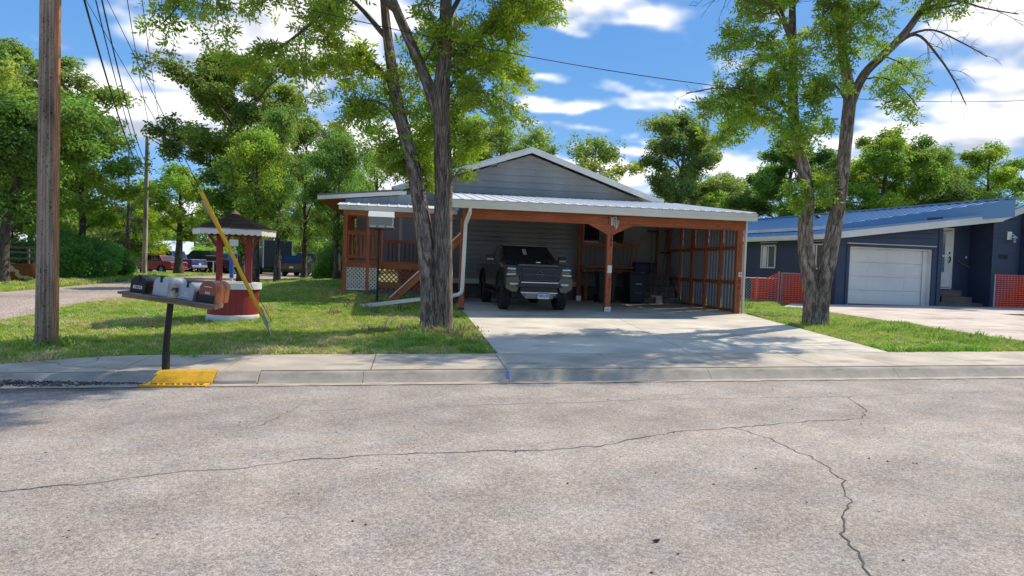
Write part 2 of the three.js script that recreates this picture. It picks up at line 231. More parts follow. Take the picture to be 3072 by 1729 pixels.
// cracks: thin ragged ribbons of dark filler
function ribbon(pts, w, f, lift, ragged = 1) {
  const fine = []; for (let i = 0; i < pts.length - 1; i++) { const n = Math.max(2, Math.ceil(Math.hypot(pts[i][0] - pts[i + 1][0], pts[i][1] - pts[i + 1][1]) / 0.06)); for (let k = 0; k < n; k++) fine.push([lerp(pts[i][0], pts[i + 1][0], k / n), lerp(pts[i][1], pts[i + 1][1], k / n)]); } fine.push(pts[pts.length - 1]);
  const pos = [], uv = [], idx = [];
  fine.forEach((p, i) => {
    const q = fine[Math.min(i + 1, fine.length - 1)], o = fine[Math.max(i - 1, 0)], dx = q[0] - o[0], dz = q[1] - o[1], l = Math.hypot(dx, dz) || 1, nx = -dz / l, nz = dx / l;
    const jx = (vn3(p[0] * 9, p[1] * 9, 3) - 0.5) * 0.07 * ragged + (vn3(p[0] * 30, p[1] * 30, 4) - 0.5) * 0.025 * ragged, ww = w * (0.45 + 1.1 * vn3(p[0] * 6 + 9, p[1] * 6, 2)) / 2;
    for (const s of [-1, 1]) { const x = p[0] + nx * (jx + s * ww), z = p[1] + nz * (jx + s * ww); pos.push(x, f(x, z) + lift, z); uv.push(x, z); }
    if (i) { const b = i * 2; idx.push(b - 2, b - 1, b, b, b - 1, b + 1); }
  });
  const g = new THREE.BufferGeometry(); g.setAttribute('position', new THREE.Float32BufferAttribute(pos, 3)); g.setAttribute('uv', new THREE.Float32BufferAttribute(uv, 2)); g.setIndex(idx); g.computeVertexNormals();
  if (g.attributes.normal.getY(0) < 0) { const ix = g.index.array; for (let i = 0; i < ix.length; i += 3) { const t = ix[i]; ix[i] = ix[i + 1]; ix[i + 1] = t; } g.computeVertexNormals(); } return g;
}
const CR = [
  [[[-4.2, -5.0], [-2.8, -5.13], [-2.24, -5.25], [-1.81, -5.44], [-1.31, -5.52], [-0.92, -5.72], [-0.09, -5.8], [0.66, -5.84], [1.22, -5.81], [1.76, -5.93], [2.32, -6.25], [2.78, -6.39], [3.38, -6.5], [4.05, -6.66], [4.68, -6.71], [5.03, -6.87]], 0.026],
  [[[5.03, -6.87], [5.23, -7.19], [5.38, -7.47], [5.48, -7.8], [5.61, -7.99]], 0.022],
  [[[3.24, -6.47], [3.41, -6.14], [3.43, -5.69], [3.45, -5.29], [3.37, -4.9], [3.2, -4.52], [3.05, -4.29], [2.84, -4.07], [2.65, -3.74], [2.55, -3.51], [2.46, -3.2], [2.2, -2.5]], 0.024],
  [[[-1.07, -7.6], [-0.03, -7.7], [1.24, -7.81], [2.21, -7.88], [2.94, -7.97], [4.29, -7.98], [5.61, -7.99], [6.6, -8.1], [8.34, -8.2], [12, -8.35]], 0.016],
  [[[-1.51, -6.81], [-1.35, -7.28], [-1.22, -8.02]], 0.012], [[[0.9, -8.12], [2.2, -8.18], [4.6, -8.35]], 0.01]];
CR.forEach(([p, w]) => mesh('crack', ribbon(p, w * 0.4, roadY, 0.004), M.crack, road));
mesh('gutter_seam', ribbon([[-14, -9.16], [-6, -9.17], [-1, -9.18], [2, -9.19], [4, -9.2], [9.5, -9.19], [22, -9.2]], 0.035, roadY, 0.004, 0.5), M.crack, road);

// ---- kerb and gutter, cast in sections
const kerb = struct('kerb');
const KP = [[-9.2, 0.004], [-9.46, -0.012], [-9.52, 0.03], [-9.6, 0.092], [-9.635, 0.112], [-9.69, 0.118], [-9.692, -0.1], [-9.2, -0.1]];
function profileRun(x0, x1, P, step = 0.25, jig = 0.004) {
  const pos = [], uv = [], n = Math.max(1, Math.round((x1 - x0) / step)); let v = [0]; for (let k = 1; k < P.length; k++) v.push(v[k - 1] + Math.hypot(P[k][0] - P[k - 1][0], P[k][1] - P[k - 1][1]));
  const at = (i, k) => { const x = lerp(x0, x1, i / n), j = (fbm3(x * 5, P[k][0] * 40, 7, 2) - 0.5) * jig; return [x, P[k][1] + 0.02 * clamp(x, -40, 60) + j, P[k][0]]; };
  for (let i = 0; i < n; i++) for (let k = 0; k < P.length - 1; k++) { const a = at(i, k), b = at(i + 1, k), c = at(i + 1, k + 1), d = at(i, k + 1); for (const [p, kk] of [[a, k], [b, k], [c, k + 1], [a, k], [c, k + 1], [d, k + 1]]) { pos.push(...p); uv.push(p[0], v[kk]); } }
  for (const [i, flip] of [[0, 0], [n, 1]]) { const c = at(i, P.length - 2); for (let k = 0; k < P.length - 3; k++) { const tri = flip ? [c, at(i, k + 1), at(i, k)] : [c, at(i, k), at(i, k + 1)]; for (const p of tri) { pos.push(...p); uv.push(p[2], p[1]); } } }
  const g = new THREE.BufferGeometry(); g.setAttribute('position', new THREE.Float32BufferAttribute(pos, 3)); g.setAttribute('uv', new THREE.Float32BufferAttribute(uv, 2)); g.computeVertexNormals(); return g;
}
for (const [a, b] of [[-40, -20], [-20, -12], [-12, -8.2], [-8.2, -5.6], [-5.6, -3.46], [-2.03, -0.65], [-0.65, 1.38], [1.38, 4.4], [4.4, 7.45], [7.45, 10.5], [10.5, 13.5], [13.5, 20], [20, 40]]) mesh('kerb_section', profileRun(a + 0.003, b - 0.003, KP), M.kerb, kerb);

// ---- pavement slabs
const walkY = (x, z) => level(x, z) + 0.012;
const pavement = struct('pavement');
const jx = [-3.9, -2.54, -0.56, 1.36, 3.09, 4.92, 6.3, 7.59, 9.17, 10.7, 12.5, 14.3, 16.1, 18, 20, 22];
const cracksWalk = [];
for (let i = 0; i < jx.length - 1; i++) mesh('slab', slab([[jx[i] + 0.007, WALK_Z0], [jx[i + 1] - 0.007, WALK_Z0], [jx[i + 1] - 0.007, WALK_Z1], [jx[i] + 0.007, WALK_Z1]], walkY, 0.1, 0.5, 0.12), M.walk, pavement);
mesh('slab', slab([[-6.6, -9.7], [-3.907, -9.7], [-3.907, -11.05], [-4.25, -11.02], [-4.9, -10.8], [-5.6, -10.35]], walkY, 0.1, 0.5, 0.14), M.walk, pavement);
for (const p of [[[-5.2, -10.5], [-4.9, -10.3], [-4.7, -10.1], [-4.2, -10.0], [-3.9, -9.85]], [[-4.6, -10.9], [-4.5, -10.5], [-4.7, -10.1]], [[-3.3, -9.72], [-3.1, -10.2], [-2.9, -10.6], [-2.6, -11.0]], [[0.1, -9.72], [0.3, -9.9]]]) mesh('crack', ribbon(p, 0.012, walkY, 0.004), M.crack, pavement);

// ---- driveway of new pale concrete, carport floor, and the neighbour's old one
const driveway = struct('driveway');
const dY = (x, z) => level(x, z) + 0.014;
const floorJoint = -18.02;
mesh('slab', slab([[1.41, -11.058], [4.72, -11.058], [5.2, floorJoint + 0.006], [1.31, floorJoint + 0.006]], dY, 0.1, 0.6, 0.06), M.drive, driveway);
mesh('slab', slab([[4.734, -11.058], [8.45, -11.058], [8.7, -13.4], [9.28, floorJoint + 0.006], [5.214, floorJoint + 0.006]], dY, 0.1, 0.6, 0.06), M.drive, driveway);
mesh('slab', slab([[1.31, floorJoint - 0.006], [5.2, floorJoint - 0.006], [5.35, -23.98], [1.28, -23.98]], dY, 0.1, 0.8, 0.06), M.drive, driveway);
mesh('slab', slab([[5.214, floorJoint - 0.006], [9.28, floorJoint - 0.006], [9.3, -23.98], [5.364, -23.98]], dY, 0.1, 0.8, 0.06), M.drive, driveway);
const drive2 = struct('driveway');
const d2Y = (x, z) => level(x, z) + 0.02;
for (const [a, b] of [[-11.06, -15.1], [-15.11, -19.2], [-19.21, -23.55]]) mesh('slab', slab([[12.55 - (a + 11) * -0.02, a], [18.4, a], [b < -20 ? 24 : 18.5, a < -19 ? a - 0.6 : b], [b < -20 ? 24 : 18.5, b], [b < -20 ? 13.9 : 12.45, b], [12.45, a < -19 ? -21.5 : (a + b) / 2]], d2Y, 0.1, 0.7, 0.14), M.driveOld, drive2);
for (const p of [[[13.2, -14.4], [15, -14.1], [16.4, -14.6]], [[15.2, -17.2], [17, -17.5]], [[14.0, -12.6], [16, -12.3]]]) mesh('crack', ribbon(p, 0.02, d2Y, 0.004), M.crack, drive2);

// ---- the gravel side road
const gravelY = (x, z) => level(x, z) + 0.012 + (fbm3(x * 0.6, z * 0.3, 2.2, 3) - 0.5) * 0.02;
struct('gravel_road', slab([[-12.7, -9.4], [-9.6, -9.4], [-8.75, -12.5], [-8.35, -16], [-8.2, -22], [-8.45, -30], [-8.5, -36], [-7.6, -42], [-6.4, -47], [-5, -56], [-6, -80], [-15, -80], [-14.6, -56], [-14.4, -45], [-13.6, -36], [-12.9, -28], [-12.5, -22]], gravelY, 0.05, 0.9, 0.16), M.gravel);
struct('gravel_road', slab([[-14.6, -57], [-14.9, -64], [-34, -66], [-34, -59.4], [-22, -59.2]], (x, z) => gravelY(x, z) + 0.006, 0.05, 1.2, 0.16), M.gravel);
// ---------------------------------------------------------------- foliage
const leafMat = (t = 0.6, rough = 0.96) => new THREE.MeshPhysicalMaterial({ color: 0xffffff, roughness: rough, transmission: t, thickness: 0, side: THREE.DoubleSide, ior: 1.35, specularIntensity: 0.55 });
M.leaf = leafMat(); M.grass = leafMat(0.4, 0.95);
function triGeo(pos) { const g = new THREE.BufferGeometry(); g.setAttribute('position', new THREE.Float32BufferAttribute(pos, 3)); const uv = new Float32Array(pos.length / 3 * 2); g.setAttribute('uv', new THREE.BufferAttribute(uv, 2)); g.computeVertexNormals(); return g; }
// one leaf: a folded diamond along dir with width along side
function leafTris(out, p, dir, side, len, wid) {
  const n = V().crossVectors(dir, side).normalize(), b = p.clone(), m = p.clone().addScaledVector(dir, len * 0.45), t = p.clone().addScaledVector(dir, len).addScaledVector(n, -len * 0.12);
  const l = m.clone().addScaledVector(side, wid / 2).addScaledVector(n, wid * 0.16), r = m.clone().addScaledVector(side, -wid / 2).addScaledVector(n, wid * 0.16);
  for (const q of [b, l, t, b, t, r]) out.push(q.x, q.y, q.z);
}
const unit = () => { const z = rr(-1, 1), a = rr(0, 6.2832), s = Math.sqrt(1 - z * z); return V(s * Math.cos(a), z, s * Math.sin(a)); };
const perp = d => { const v = V().crossVectors(d, unit()); return v.lengthSq() < 1e-5 ? perp(d) : v.normalize(); };
// spray of single leaves round a short twig
function spray(n, R, len, wid) { const o = []; for (let i = 0; i < n; i++) { const c = unit().multiplyScalar(R * Math.cbrt(rnd())), d = unit(); d.y -= 0.25; d.normalize(); leafTris(o, c, d, perp(d), len * rr(0.7, 1.25), wid * rr(0.7, 1.25)); } return triGeo(o); }
// pinnate leaves hanging from a shoot (ash)
function pinnate(n, pairs, rach, len, wid) {
  const o = []; for (let i = 0; i < n; i++) {
    const a = rr(0, 6.2832), d = V(Math.cos(a), rr(-0.5, 0.45), Math.sin(a)).normalize(), s = perp(d), base = unit().multiplyScalar(0.05);
    for (let k = 0; k < pairs; k++) { const t = (k + 0.6) / (pairs + 0.4), p = base.clone().addScaledVector(d, rach * t); p.y -= rach * 0.35 * t * t; for (const q of [-1, 1]) { const ld = s.clone().multiplyScalar(q).addScaledVector(d, 0.6).normalize(); ld.y -= 0.28; ld.normalize(); leafTris(o, p, ld, perp(ld), len * rr(0.8, 1.15), wid); } }
    const p = base.clone().addScaledVector(d, rach); p.y -= rach * 0.35; leafTris(o, p, d, s, len * 1.1, wid);
  } return triGeo(o);
}
rnd = mulberry(11);
const sprayA = [0, 1].map(() => spray(10, 0.27, 0.18, 0.11)), sprayFine = [0, 1].map(() => spray(11, 0.25, 0.15, 0.075)), sprayBush = [0, 1].map(() => spray(10, 0.2, 0.13, 0.09));
const ash = [0, 1].map(() => pinnate(3, 2, 0.15, 0.115, 0.042)), needles = [spray(22, 0.2, 0.13, 0.012)];
function crownMesh(name, geos, mat, leaves, parent) {
  const share = geos.map(() => []); leaves.forEach((l, i) => share[i % geos.length].push(l));
  const o = new THREE.Object3D();
  share.forEach((list, k) => {
    if (!list.length) return; const im = new THREE.InstancedMesh(geos[k], mat, list.length); im.name = name; im.castShadow = im.receiveShadow = true; im.userData.kind = 'stuff';
    list.forEach((l, i) => { o.position.copy(l.p); o.rotation.set(l.rx || 0, l.a, l.rz || 0); o.scale.setScalar(l.s); o.updateMatrix(); im.setMatrixAt(i, o.matrix); im.setColorAt(i, l.c); });
    parent.add(im);
  });
}
// tube through points, radius given at each, ridged by noise
function limb(pts, rad, seg = 8, sub = 3, rough = 0.0, per = 1.1) {
  const c = new THREE.CatmullRomCurve3(pts.map(p => Array.isArray(p) ? V(...p) : p), false, 'centripetal'), n = (pts.length - 1) * sub, pos = [], nor = [], uv = [], idx = [];
  let len = 0, prev = null; let N = null;
  for (let i = 0; i <= n; i++) {
    const t = i / n, f = t * (pts.length - 1), k = Math.min(Math.floor(f), pts.length - 2), P = new THREE.Vector3(); c.getPoint(t, P); const Tn = c.getTangent(t);
    const r = lerp(rad[k], rad[k + 1], f - k); if (prev) len += P.distanceTo(prev); prev = P.clone();
    if (!N) { N = V().crossVectors(Tn, Math.abs(Tn.y) < 0.9 ? V(0, 1, 0) : V(1, 0, 0)).normalize(); } else { N.addScaledVector(Tn, -N.dot(Tn)).normalize(); }
    const B = V().crossVectors(Tn, N);
    for (let j = 0; j <= seg; j++) { const a = (j % seg) / seg * 6.2832, ca = Math.cos(a), sa = Math.sin(a), d = N.clone().multiplyScalar(ca).addScaledVector(B, sa); const rg = rough ? r * (1 + rough * (fbm3(ca * 5.5 + 20, sa * 5.5, len * 2.2, 3) - 0.5) * 2 + rough * 0.7 * (vn3(ca * 1.2, sa * 1.2 + 9, len * 0.9) - 0.5)) : r; const q = P.clone().addScaledVector(d, rg); pos.push(q.x, q.y, q.z); nor.push(d.x, d.y, d.z); uv.push(j / seg * Math.max(1, Math.round(6.28 * rad[0] / per)) * per, len); }
    if (i) for (let j = 0; j < seg; j++) { const a = (i - 1) * (seg + 1) + j, b = a + seg + 1; idx.push(a, a + 1, b, b, a + 1, b + 1); }
  }
  const g = new THREE.BufferGeometry(); g.setAttribute('position', new THREE.Float32BufferAttribute(pos, 3)); g.setAttribute('normal', new THREE.Float32BufferAttribute(nor, 3)); g.setAttribute('uv', new THREE.Float32BufferAttribute(uv, 2)); g.setIndex(idx); if (rough) g.computeVertexNormals();
  return g;
}
const tone = (base, v, warm) => { const k = 1 + (rnd() - 0.5) * v, w = (rnd() - 0.5) * warm; return lin(base[0] * k * (1 + w), base[1] * k, base[2] * k * (1 - w)); };
// a tree of the background: limbs from a trunk, each ending in clumps of leaf sprays
function backTree(o) {
  rnd = mulberry(o.seed); const [x, z] = o.at, y0 = o.y ?? level(x, z) - 0.05, H = o.h, g = thing(o.name, o.label, 'tree', [x, y0, z], 0, o.group);
  const wood = [], leaves = [], R = o.r, lean = o.lean || [0, 0], tr = o.trunk || H * 0.022;
  const tp = [], trd = []; const nT = 6; for (let i = 0; i <= nT; i++) { const t = i / nT; tp.push(V(lean[0] * H * t * t + rr(-0.12, 0.12) * t * H * 0.1, H * 0.93 * t - (i ? 0 : 0.2), lean[1] * H * t * t + rr(-0.1, 0.1) * t * H * 0.1)); trd.push(tr * (i ? Math.pow(1 - t * 0.93, 0.9) : 1.35)); }
  const trunkG = limb(tp, trd, 9, 3, 0.05); const tc = new THREE.CatmullRomCurve3(tp);
  const c0 = o.c0 ?? 0.22, profile = o.profile || (t => Math.sin(Math.PI * Math.pow(t, 0.75) * 0.94 + 0.18)); const nl = o.limbs || 16;
  const clump = (c, cr0, n0, col) => { const cr = cr0 * 1.05, n = Math.round(n0 * 0.95), sq = rr(0.4, 0.95), ax = rr(0, 6.28), st = rr(1, 1.5), cx = Math.cos(ax), sx = Math.sin(ax); for (let i = 0; i < n; i++) { const d = unit().multiplyScalar(cr * Math.pow(rnd(), 0.5) * (rnd() < 0.15 ? rr(1, 1.5) : 1)), q = (d.x * cx + d.z * sx) * (st - 1); d.x += q * cx; d.z += q * sx; d.y *= sq; leaves.push({ p: c.clone().add(d), a: rr(0, 6.28), rx: rr(-0.6, 0.6), rz: rr(-0.6, 0.6), s: rr(0.7, 1.25) * (o.ls || 1), c: tone(col, 0.7, 0.22) }); } };
  for (let i = 0; i < nl; i++) {
    const t = c0 + (0.97 - c0) * (i + rnd() * 0.8) / nl, P = tc.getPoint(Math.min(t, 0.99)), a = i * 2.4 + rr(-0.5, 0.5), reach = R * profile((t - c0) / (1 - c0)) * rr(0.72, 1.15), up = (o.up ?? 0.45) * rr(0.6, 1.3) * reach;
    const D = V(Math.cos(a), 0, Math.sin(a)), E1 = P.clone().addScaledVector(D, reach * 0.5); E1.y += up * 0.65; const E2 = P.clone().addScaledVector(D, reach); E2.y += up * (o.droop ? 0.6 : 1.0);
    const lr = tr * 0.42 * (1 - t * 0.75); wood.push(limb([P, E1, E2], [lr, lr * 0.6, 0.012], 5, 3));
    const col = tone(o.color, 0.55, 0.22), cc = [col.r, col.g, col.b]; const cv = new THREE.CatmullRomCurve3([P, E1, E2]); const ns = Math.max(2, Math.round(reach * (o.sub || 1.5)));
    for (let k = 0; k < ns; k++) {
      const s = lerp(0.35, 1, (k + rnd()) / ns), Q = cv.getPoint(Math.min(1, s)), dd = unit(); dd.y = Math.abs(dd.y) * 0.6; const e = Q.clone().addScaledVector(dd, reach * 0.3 * rr(0.4, 1));
      wood.push(limb([Q, Q.clone().lerp(e, 0.5).add(V(0, 0.06, 0)), e], [lr * 0.4, lr * 0.25, 0.006], 4, 2));
      clump(e, (o.clump || 0.62) * rr(0.7, 1.3), Math.round((o.dens || 34) * rr(0.6, 1.3)), cc); if (rnd() < 0.5) clump(Q.clone().lerp(e, 0.4), 0.4, Math.round((o.dens || 34) * 0.4), cc);
    }
  }
  const tcol = tone(o.color, 0.2, 0.2); clump(tp[nT].clone(), (o.clump || 0.62), o.dens || 34, [tcol.r, tcol.g, tcol.b]);
  mesh('trunk', trunkG, o.bark || M.barkDark, g); mesh('branches', merge(wood), M.twig, g); crownMesh('crown', o.leaf || sprayA, M.leaf, leaves, g); return g;
}
// ---------------------------------------------------------------- the two trees in front, limb by limb
function bigTree(name, label, base, trunks, limbs, clumps, seed, leafCol) {
  rnd = mulberry(seed); const g = thing(name, label, 'tree', base); const rel = p => V(p[0] - base[0], p[1] - base[1], p[2] - base[2]);
  mesh('trunk', merge(trunks.map(t => limb(t.map(p => rel(p)), t.map(p => p[3]), 26, 10, 0.13))), M.bark, g);
  const wood = [], thin = [], leaves = [];
  const shoot = (P, dir, len, dens, droop, depth = 0) => {
    const e = P.clone().addScaledVector(dir, len); e.y -= droop * len; const m = P.clone().lerp(e, 0.5).add(V(rr(-0.08, 0.08), 0.12 * len * droop + rr(-0.04, 0.06), rr(-0.08, 0.08)));
    thin.push(limb([P, m, e], [0.004 + len * 0.007, 0.003 + len * 0.004, 0.0025], 4, 3)); const cv = new THREE.CatmullRomCurve3([P, m, e]); const col = tone(leafCol, 0.4, 0.2), cc = [col.r, col.g, col.b];
    const n = Math.round(len * dens * 0.72 * rr(0.6, 1.3)); for (let i = 0; i < n; i++) { const q = cv.getPoint(Math.pow(rr(0.12, 1), 0.8)); const o = unit().multiplyScalar(0.12); leaves.push({ p: q.add(o), a: rr(0, 6.28), rx: rr(-0.4, 0.4), rz: rr(-0.4, 0.4), s: rr(0.7, 1.2), c: tone(cc, 0.6, 0.22) }); }
    if (depth < 1) for (let i = 0; i < Math.round(len * 3.2); i++) { const q = cv.getPoint(rr(0.25, 0.95)), d = unit().multiplyScalar(0.8).add(dir).normalize(); shoot(q, d, len * rr(0.3, 0.55), dens, droop * rr(0.5, 1.5), depth + 1); }
  };
  for (const L of limbs) {
    const pts = L.p.map(rel), n = pts.length; wood.push(limb(pts, pts.map((_, i) => lerp(L.r0, L.r1 ?? 0.012, Math.pow(i / (n - 1), 0.8))), 8, 5, 0.06)); const cv = new THREE.CatmullRomCurve3(pts, false, 'centripetal'), len = cv.getLength(), ns = Math.round(len * (L.twigs ?? 4));
    for (let i = 0; i < ns; i++) { const t = lerp(L.t0 ?? 0.25, 1, (i + rnd()) / ns), q = cv.getPoint(t), tn = cv.getTangent(t), d = unit().addScaledVector(tn, 0.55); d.y += L.lift ?? 0.2; d.normalize(); shoot(q, d, (L.len ?? 0.9) * rr(0.5, 1.2) * (1.15 - 0.5 * t), L.dens ?? 16, L.droop ?? 0.25); }
  }
  for (const [x, y, z, r, n] of clumps) { const c = rel([x, y, z]), col = tone(leafCol, 0.4, 0.2), cc = [col.r, col.g, col.b]; for (let i = 0; i < n * (y > 7.4 ? 0.85 : 0.6); i++) leaves.push({ p: c.clone().add(unit().multiplyScalar(r * Math.pow(rnd(), 0.45))), a: rr(0, 6.28), rx: rr(-0.5, 0.5), rz: rr(-0.5, 0.5), s: rr(0.7, 1.2), c: tone(cc, 0.6, 0.22) }); }
  mesh('branches', merge(wood), M.bark, g); mesh('twigs', merge(thin), M.twig, g); if (leaves.length) crownMesh('crown', ash, M.leaf, leaves, g); return g;
}
const T1 = [0.5, 0.24, -14.4];
bigTree('ash_tree', 'tall tree with two rough trunks joined at the foot, on the lawn beside the driveway', T1,
  [[[0.64, 0.05, -14.38, 0.271], [0.63, 0.3, -14.38, 0.221], [0.61, 1.2, -14.38, 0.203], [0.58, 2.3, -14.38, 0.194], [0.56, 3.25, -14.4, 0.189], [0.5, 4.3, -14.4, 0.184], [0.45, 5.1, -14.4, 0.180], [0.5, 6.1, -14.4, 0.144], [0.49, 7.3, -14.4, 0.117], [0.6, 9.3, -14.4, 0.072], [0.85, 11.2, -14.3, 0.027]],
   [[0.37, 0.05, -14.42, 0.254], [0.36, 0.3, -14.42, 0.205], [0.33, 1.1, -14.45, 0.194], [0.2, 2.2, -14.5, 0.176], [0.01, 3.25, -14.6, 0.162], [-0.2, 4.1, -14.7, 0.149], [-0.44, 4.95, -14.8, 0.131], [-0.7, 6.4, -15, 0.104], [-0.95, 8.4, -15.2, 0.063], [-1.2, 10.2, -15.3, 0.027]],
   [[0.42, 4.7, -14.4, 0.135], [0.2, 5.3, -14.5, 0.126], [-0.15, 6.1, -14.55, 0.108], [-0.55, 6.95, -14.6, 0.095], [-1.3, 8.6, -14.8, 0.063], [-2.0, 10.2, -15, 0.027]]],
  [{ p: [[-0.5, 6.85, -14.6], [-1.1, 7.1, -14.2], [-1.75, 6.6, -13.9], [-2.5, 5.8, -13.7], [-3.25, 5.2, -13.5]], r0: 0.075, twigs: 9, len: 0.85, droop: 0.5, dens: 11 },
   { p: [[-1.2, 8.4, -14.8], [-2.4, 8.3, -14.2], [-3.4, 7.5, -13.8], [-4.2, 6.6, -13.6], [-4.7, 5.9, -13.5]], r0: 0.06, twigs: 7, len: 0.85, droop: 0.6, dens: 10 },
   { p: [[-1.6, 9.2, -14.9], [-3.0, 9.6, -14.3], [-4.6, 8.9, -13.8], [-5.4, 7.8, -13.6]], r0: 0.06, twigs: 6, len: 0.95, droop: 0.5, dens: 10 },
   { p: [[-0.7, 6.4, -15], [-1.6, 7.3, -15.2], [-2.6, 7.6, -15.3], [-3.4, 7.0, -15.3]], r0: 0.06, twigs: 7, dens: 12 },
   { p: [[0.5, 5.6, -14.4], [1.2, 6.3, -14.2], [1.9, 6.75, -14], [2.7, 7.1, -13.9]], r0: 0.06, twigs: 9, len: 0.85, dens: 16 },
   { p: [[0.47, 4.8, -14.4], [0.95, 5.2, -14.2], [1.5, 5.15, -14.1], [2.05, 4.85, -14]], r0: 0.035, twigs: 9, len: 0.6, dens: 15 },
   { p: [[0.5, 5.2, -14.4], [1.0, 5.8, -14.7], [1.7, 6.1, -14.9], [2.2, 5.9, -15]], r0: 0.035, twigs: 9, len: 0.7, dens: 16 },
   { p: [[0.48, 6.6, -14.4], [1.1, 7.8, -14.6], [1.9, 8.6, -14.6], [2.8, 8.9, -14.5]], r0: 0.06, twigs: 8, dens: 15 },
   { p: [[0.5, 7.4, -14.4], [0.2, 8.3, -13.6], [-0.3, 8.9, -12.9], [-0.6, 9.0, -12.2]], r0: 0.05, twigs: 7, dens: 13 },
   { p: [[0.55, 8.4, -14.4], [1.2, 9.6, -14.2], [2.0, 10.4, -13.9], [2.6, 10.6, -13.6]], r0: 0.05, twigs: 7, dens: 15 },
   { p: [[0.7, 9.9, -14.4], [0.2, 10.7, -14.2], [-0.6, 11.2, -14], [-1.4, 11.2, -14]], r0: 0.04, twigs: 7, dens: 15 },
   { p: [[0.5, 7.4, -14.4], [1.5, 9.0, -13.0], [2.6, 9.6, -12.2], [3.8, 9.9, -11.9]], r0: 0.07, twigs: 6, dens: 15 },
   { p: [[-0.9, 8.0, -15.1], [-1.9, 8.8, -15.6], [-3, 9.2, -15.9], [-4, 8.8, -16]], r0: 0.05, twigs: 7, dens: 14 },
   { p: [[-1.0, 8.8, -15.2], [-0.8, 9.7, -16], [-0.4, 10.2, -16.8]], r0: 0.04, twigs: 7, dens: 14 },
   { p: [[-0.25, 4.3, -14.7], [-0.75, 4.95, -14.7], [-1.2, 4.95, -14.6], [-1.45, 4.6, -14.5]], r0: 0.035, twigs: 10, len: 0.5, dens: 16, droop: 0.4 },
   { p: [[-0.15, 4.0, -14.65], [-0.4, 4.25, -14.7], [-0.6, 4.1, -14.7], [-0.75, 3.8, -14.7]], r0: 0.02, twigs: 12, len: 0.36, dens: 16, droop: 0.4 },
   { p: [[-0.45, 5.0, -14.8], [-0.9, 5.8, -14.9], [-1.5, 6.0, -14.9], [-2.1, 5.6, -14.8]], r0: 0.04, twigs: 9, len: 0.7, dens: 15, droop: 0.35 },
   { p: [[0.0, 5.7, -14.5], [0.3, 6.3, -14.3], [0.1, 6.9, -14.1]], r0: 0.03, twigs: 12, len: 0.6, dens: 16 },
   { p: [[0.75, 4.0, -14.4], [0.95, 4.3, -14.3], [1.15, 4.25, -14.2]], r0: 0.012, twigs: 14, len: 0.4, dens: 20 },
   { p: [[0.76, 3.45, -14.35], [0.9, 3.6, -14.2], [1.05, 3.55, -14.1]], r0: 0.01, twigs: 9, len: 0.25, dens: 18 }],
  [[1.5, 8.0, -14.0, 0.9, 260], [2.5, 8.5, -14.3, 0.9, 220], [0.5, 8.3, -14.2, 0.9, 260], [-0.5, 8.5, -14.5, 0.9, 220], [1.5, 9.3, -13.5, 0.9, 220], [3.0, 9.2, -13.0, 0.9, 200], [0.0, 9.5, -14.0, 0.9, 220], [2.2, 7.5, -13.8, 0.8, 160], [-1.6, 8.4, -14.6, 0.9, 180], [-0.1, 3.75, -14.9, 0.42, 130], [0.1, 4.2, -14.9, 0.55, 190], [-0.45, 3.9, -14.9, 0.35, 80], [0.15, 4.9, -14.9, 0.5, 150], [-0.9, 4.6, -14.9, 0.5, 110], [-0.6, 5.6, -15.1, 0.6, 150], [0.95, 4.15, -14.4, 0.35, 80], [0.2, 6.2, -14.9, 0.6, 150], [0.95, 6.4, -14.6, 0.6, 170], [0.9, 5.4, -14.7, 0.5, 110], [1.6, 6.2, -14.5, 0.6, 120], [0.2, 3.5, -14.75, 0.3, 70]], 101, [0.39, 0.51, 0.04]);
const T2 = [9.85, 0.42, -15.5];
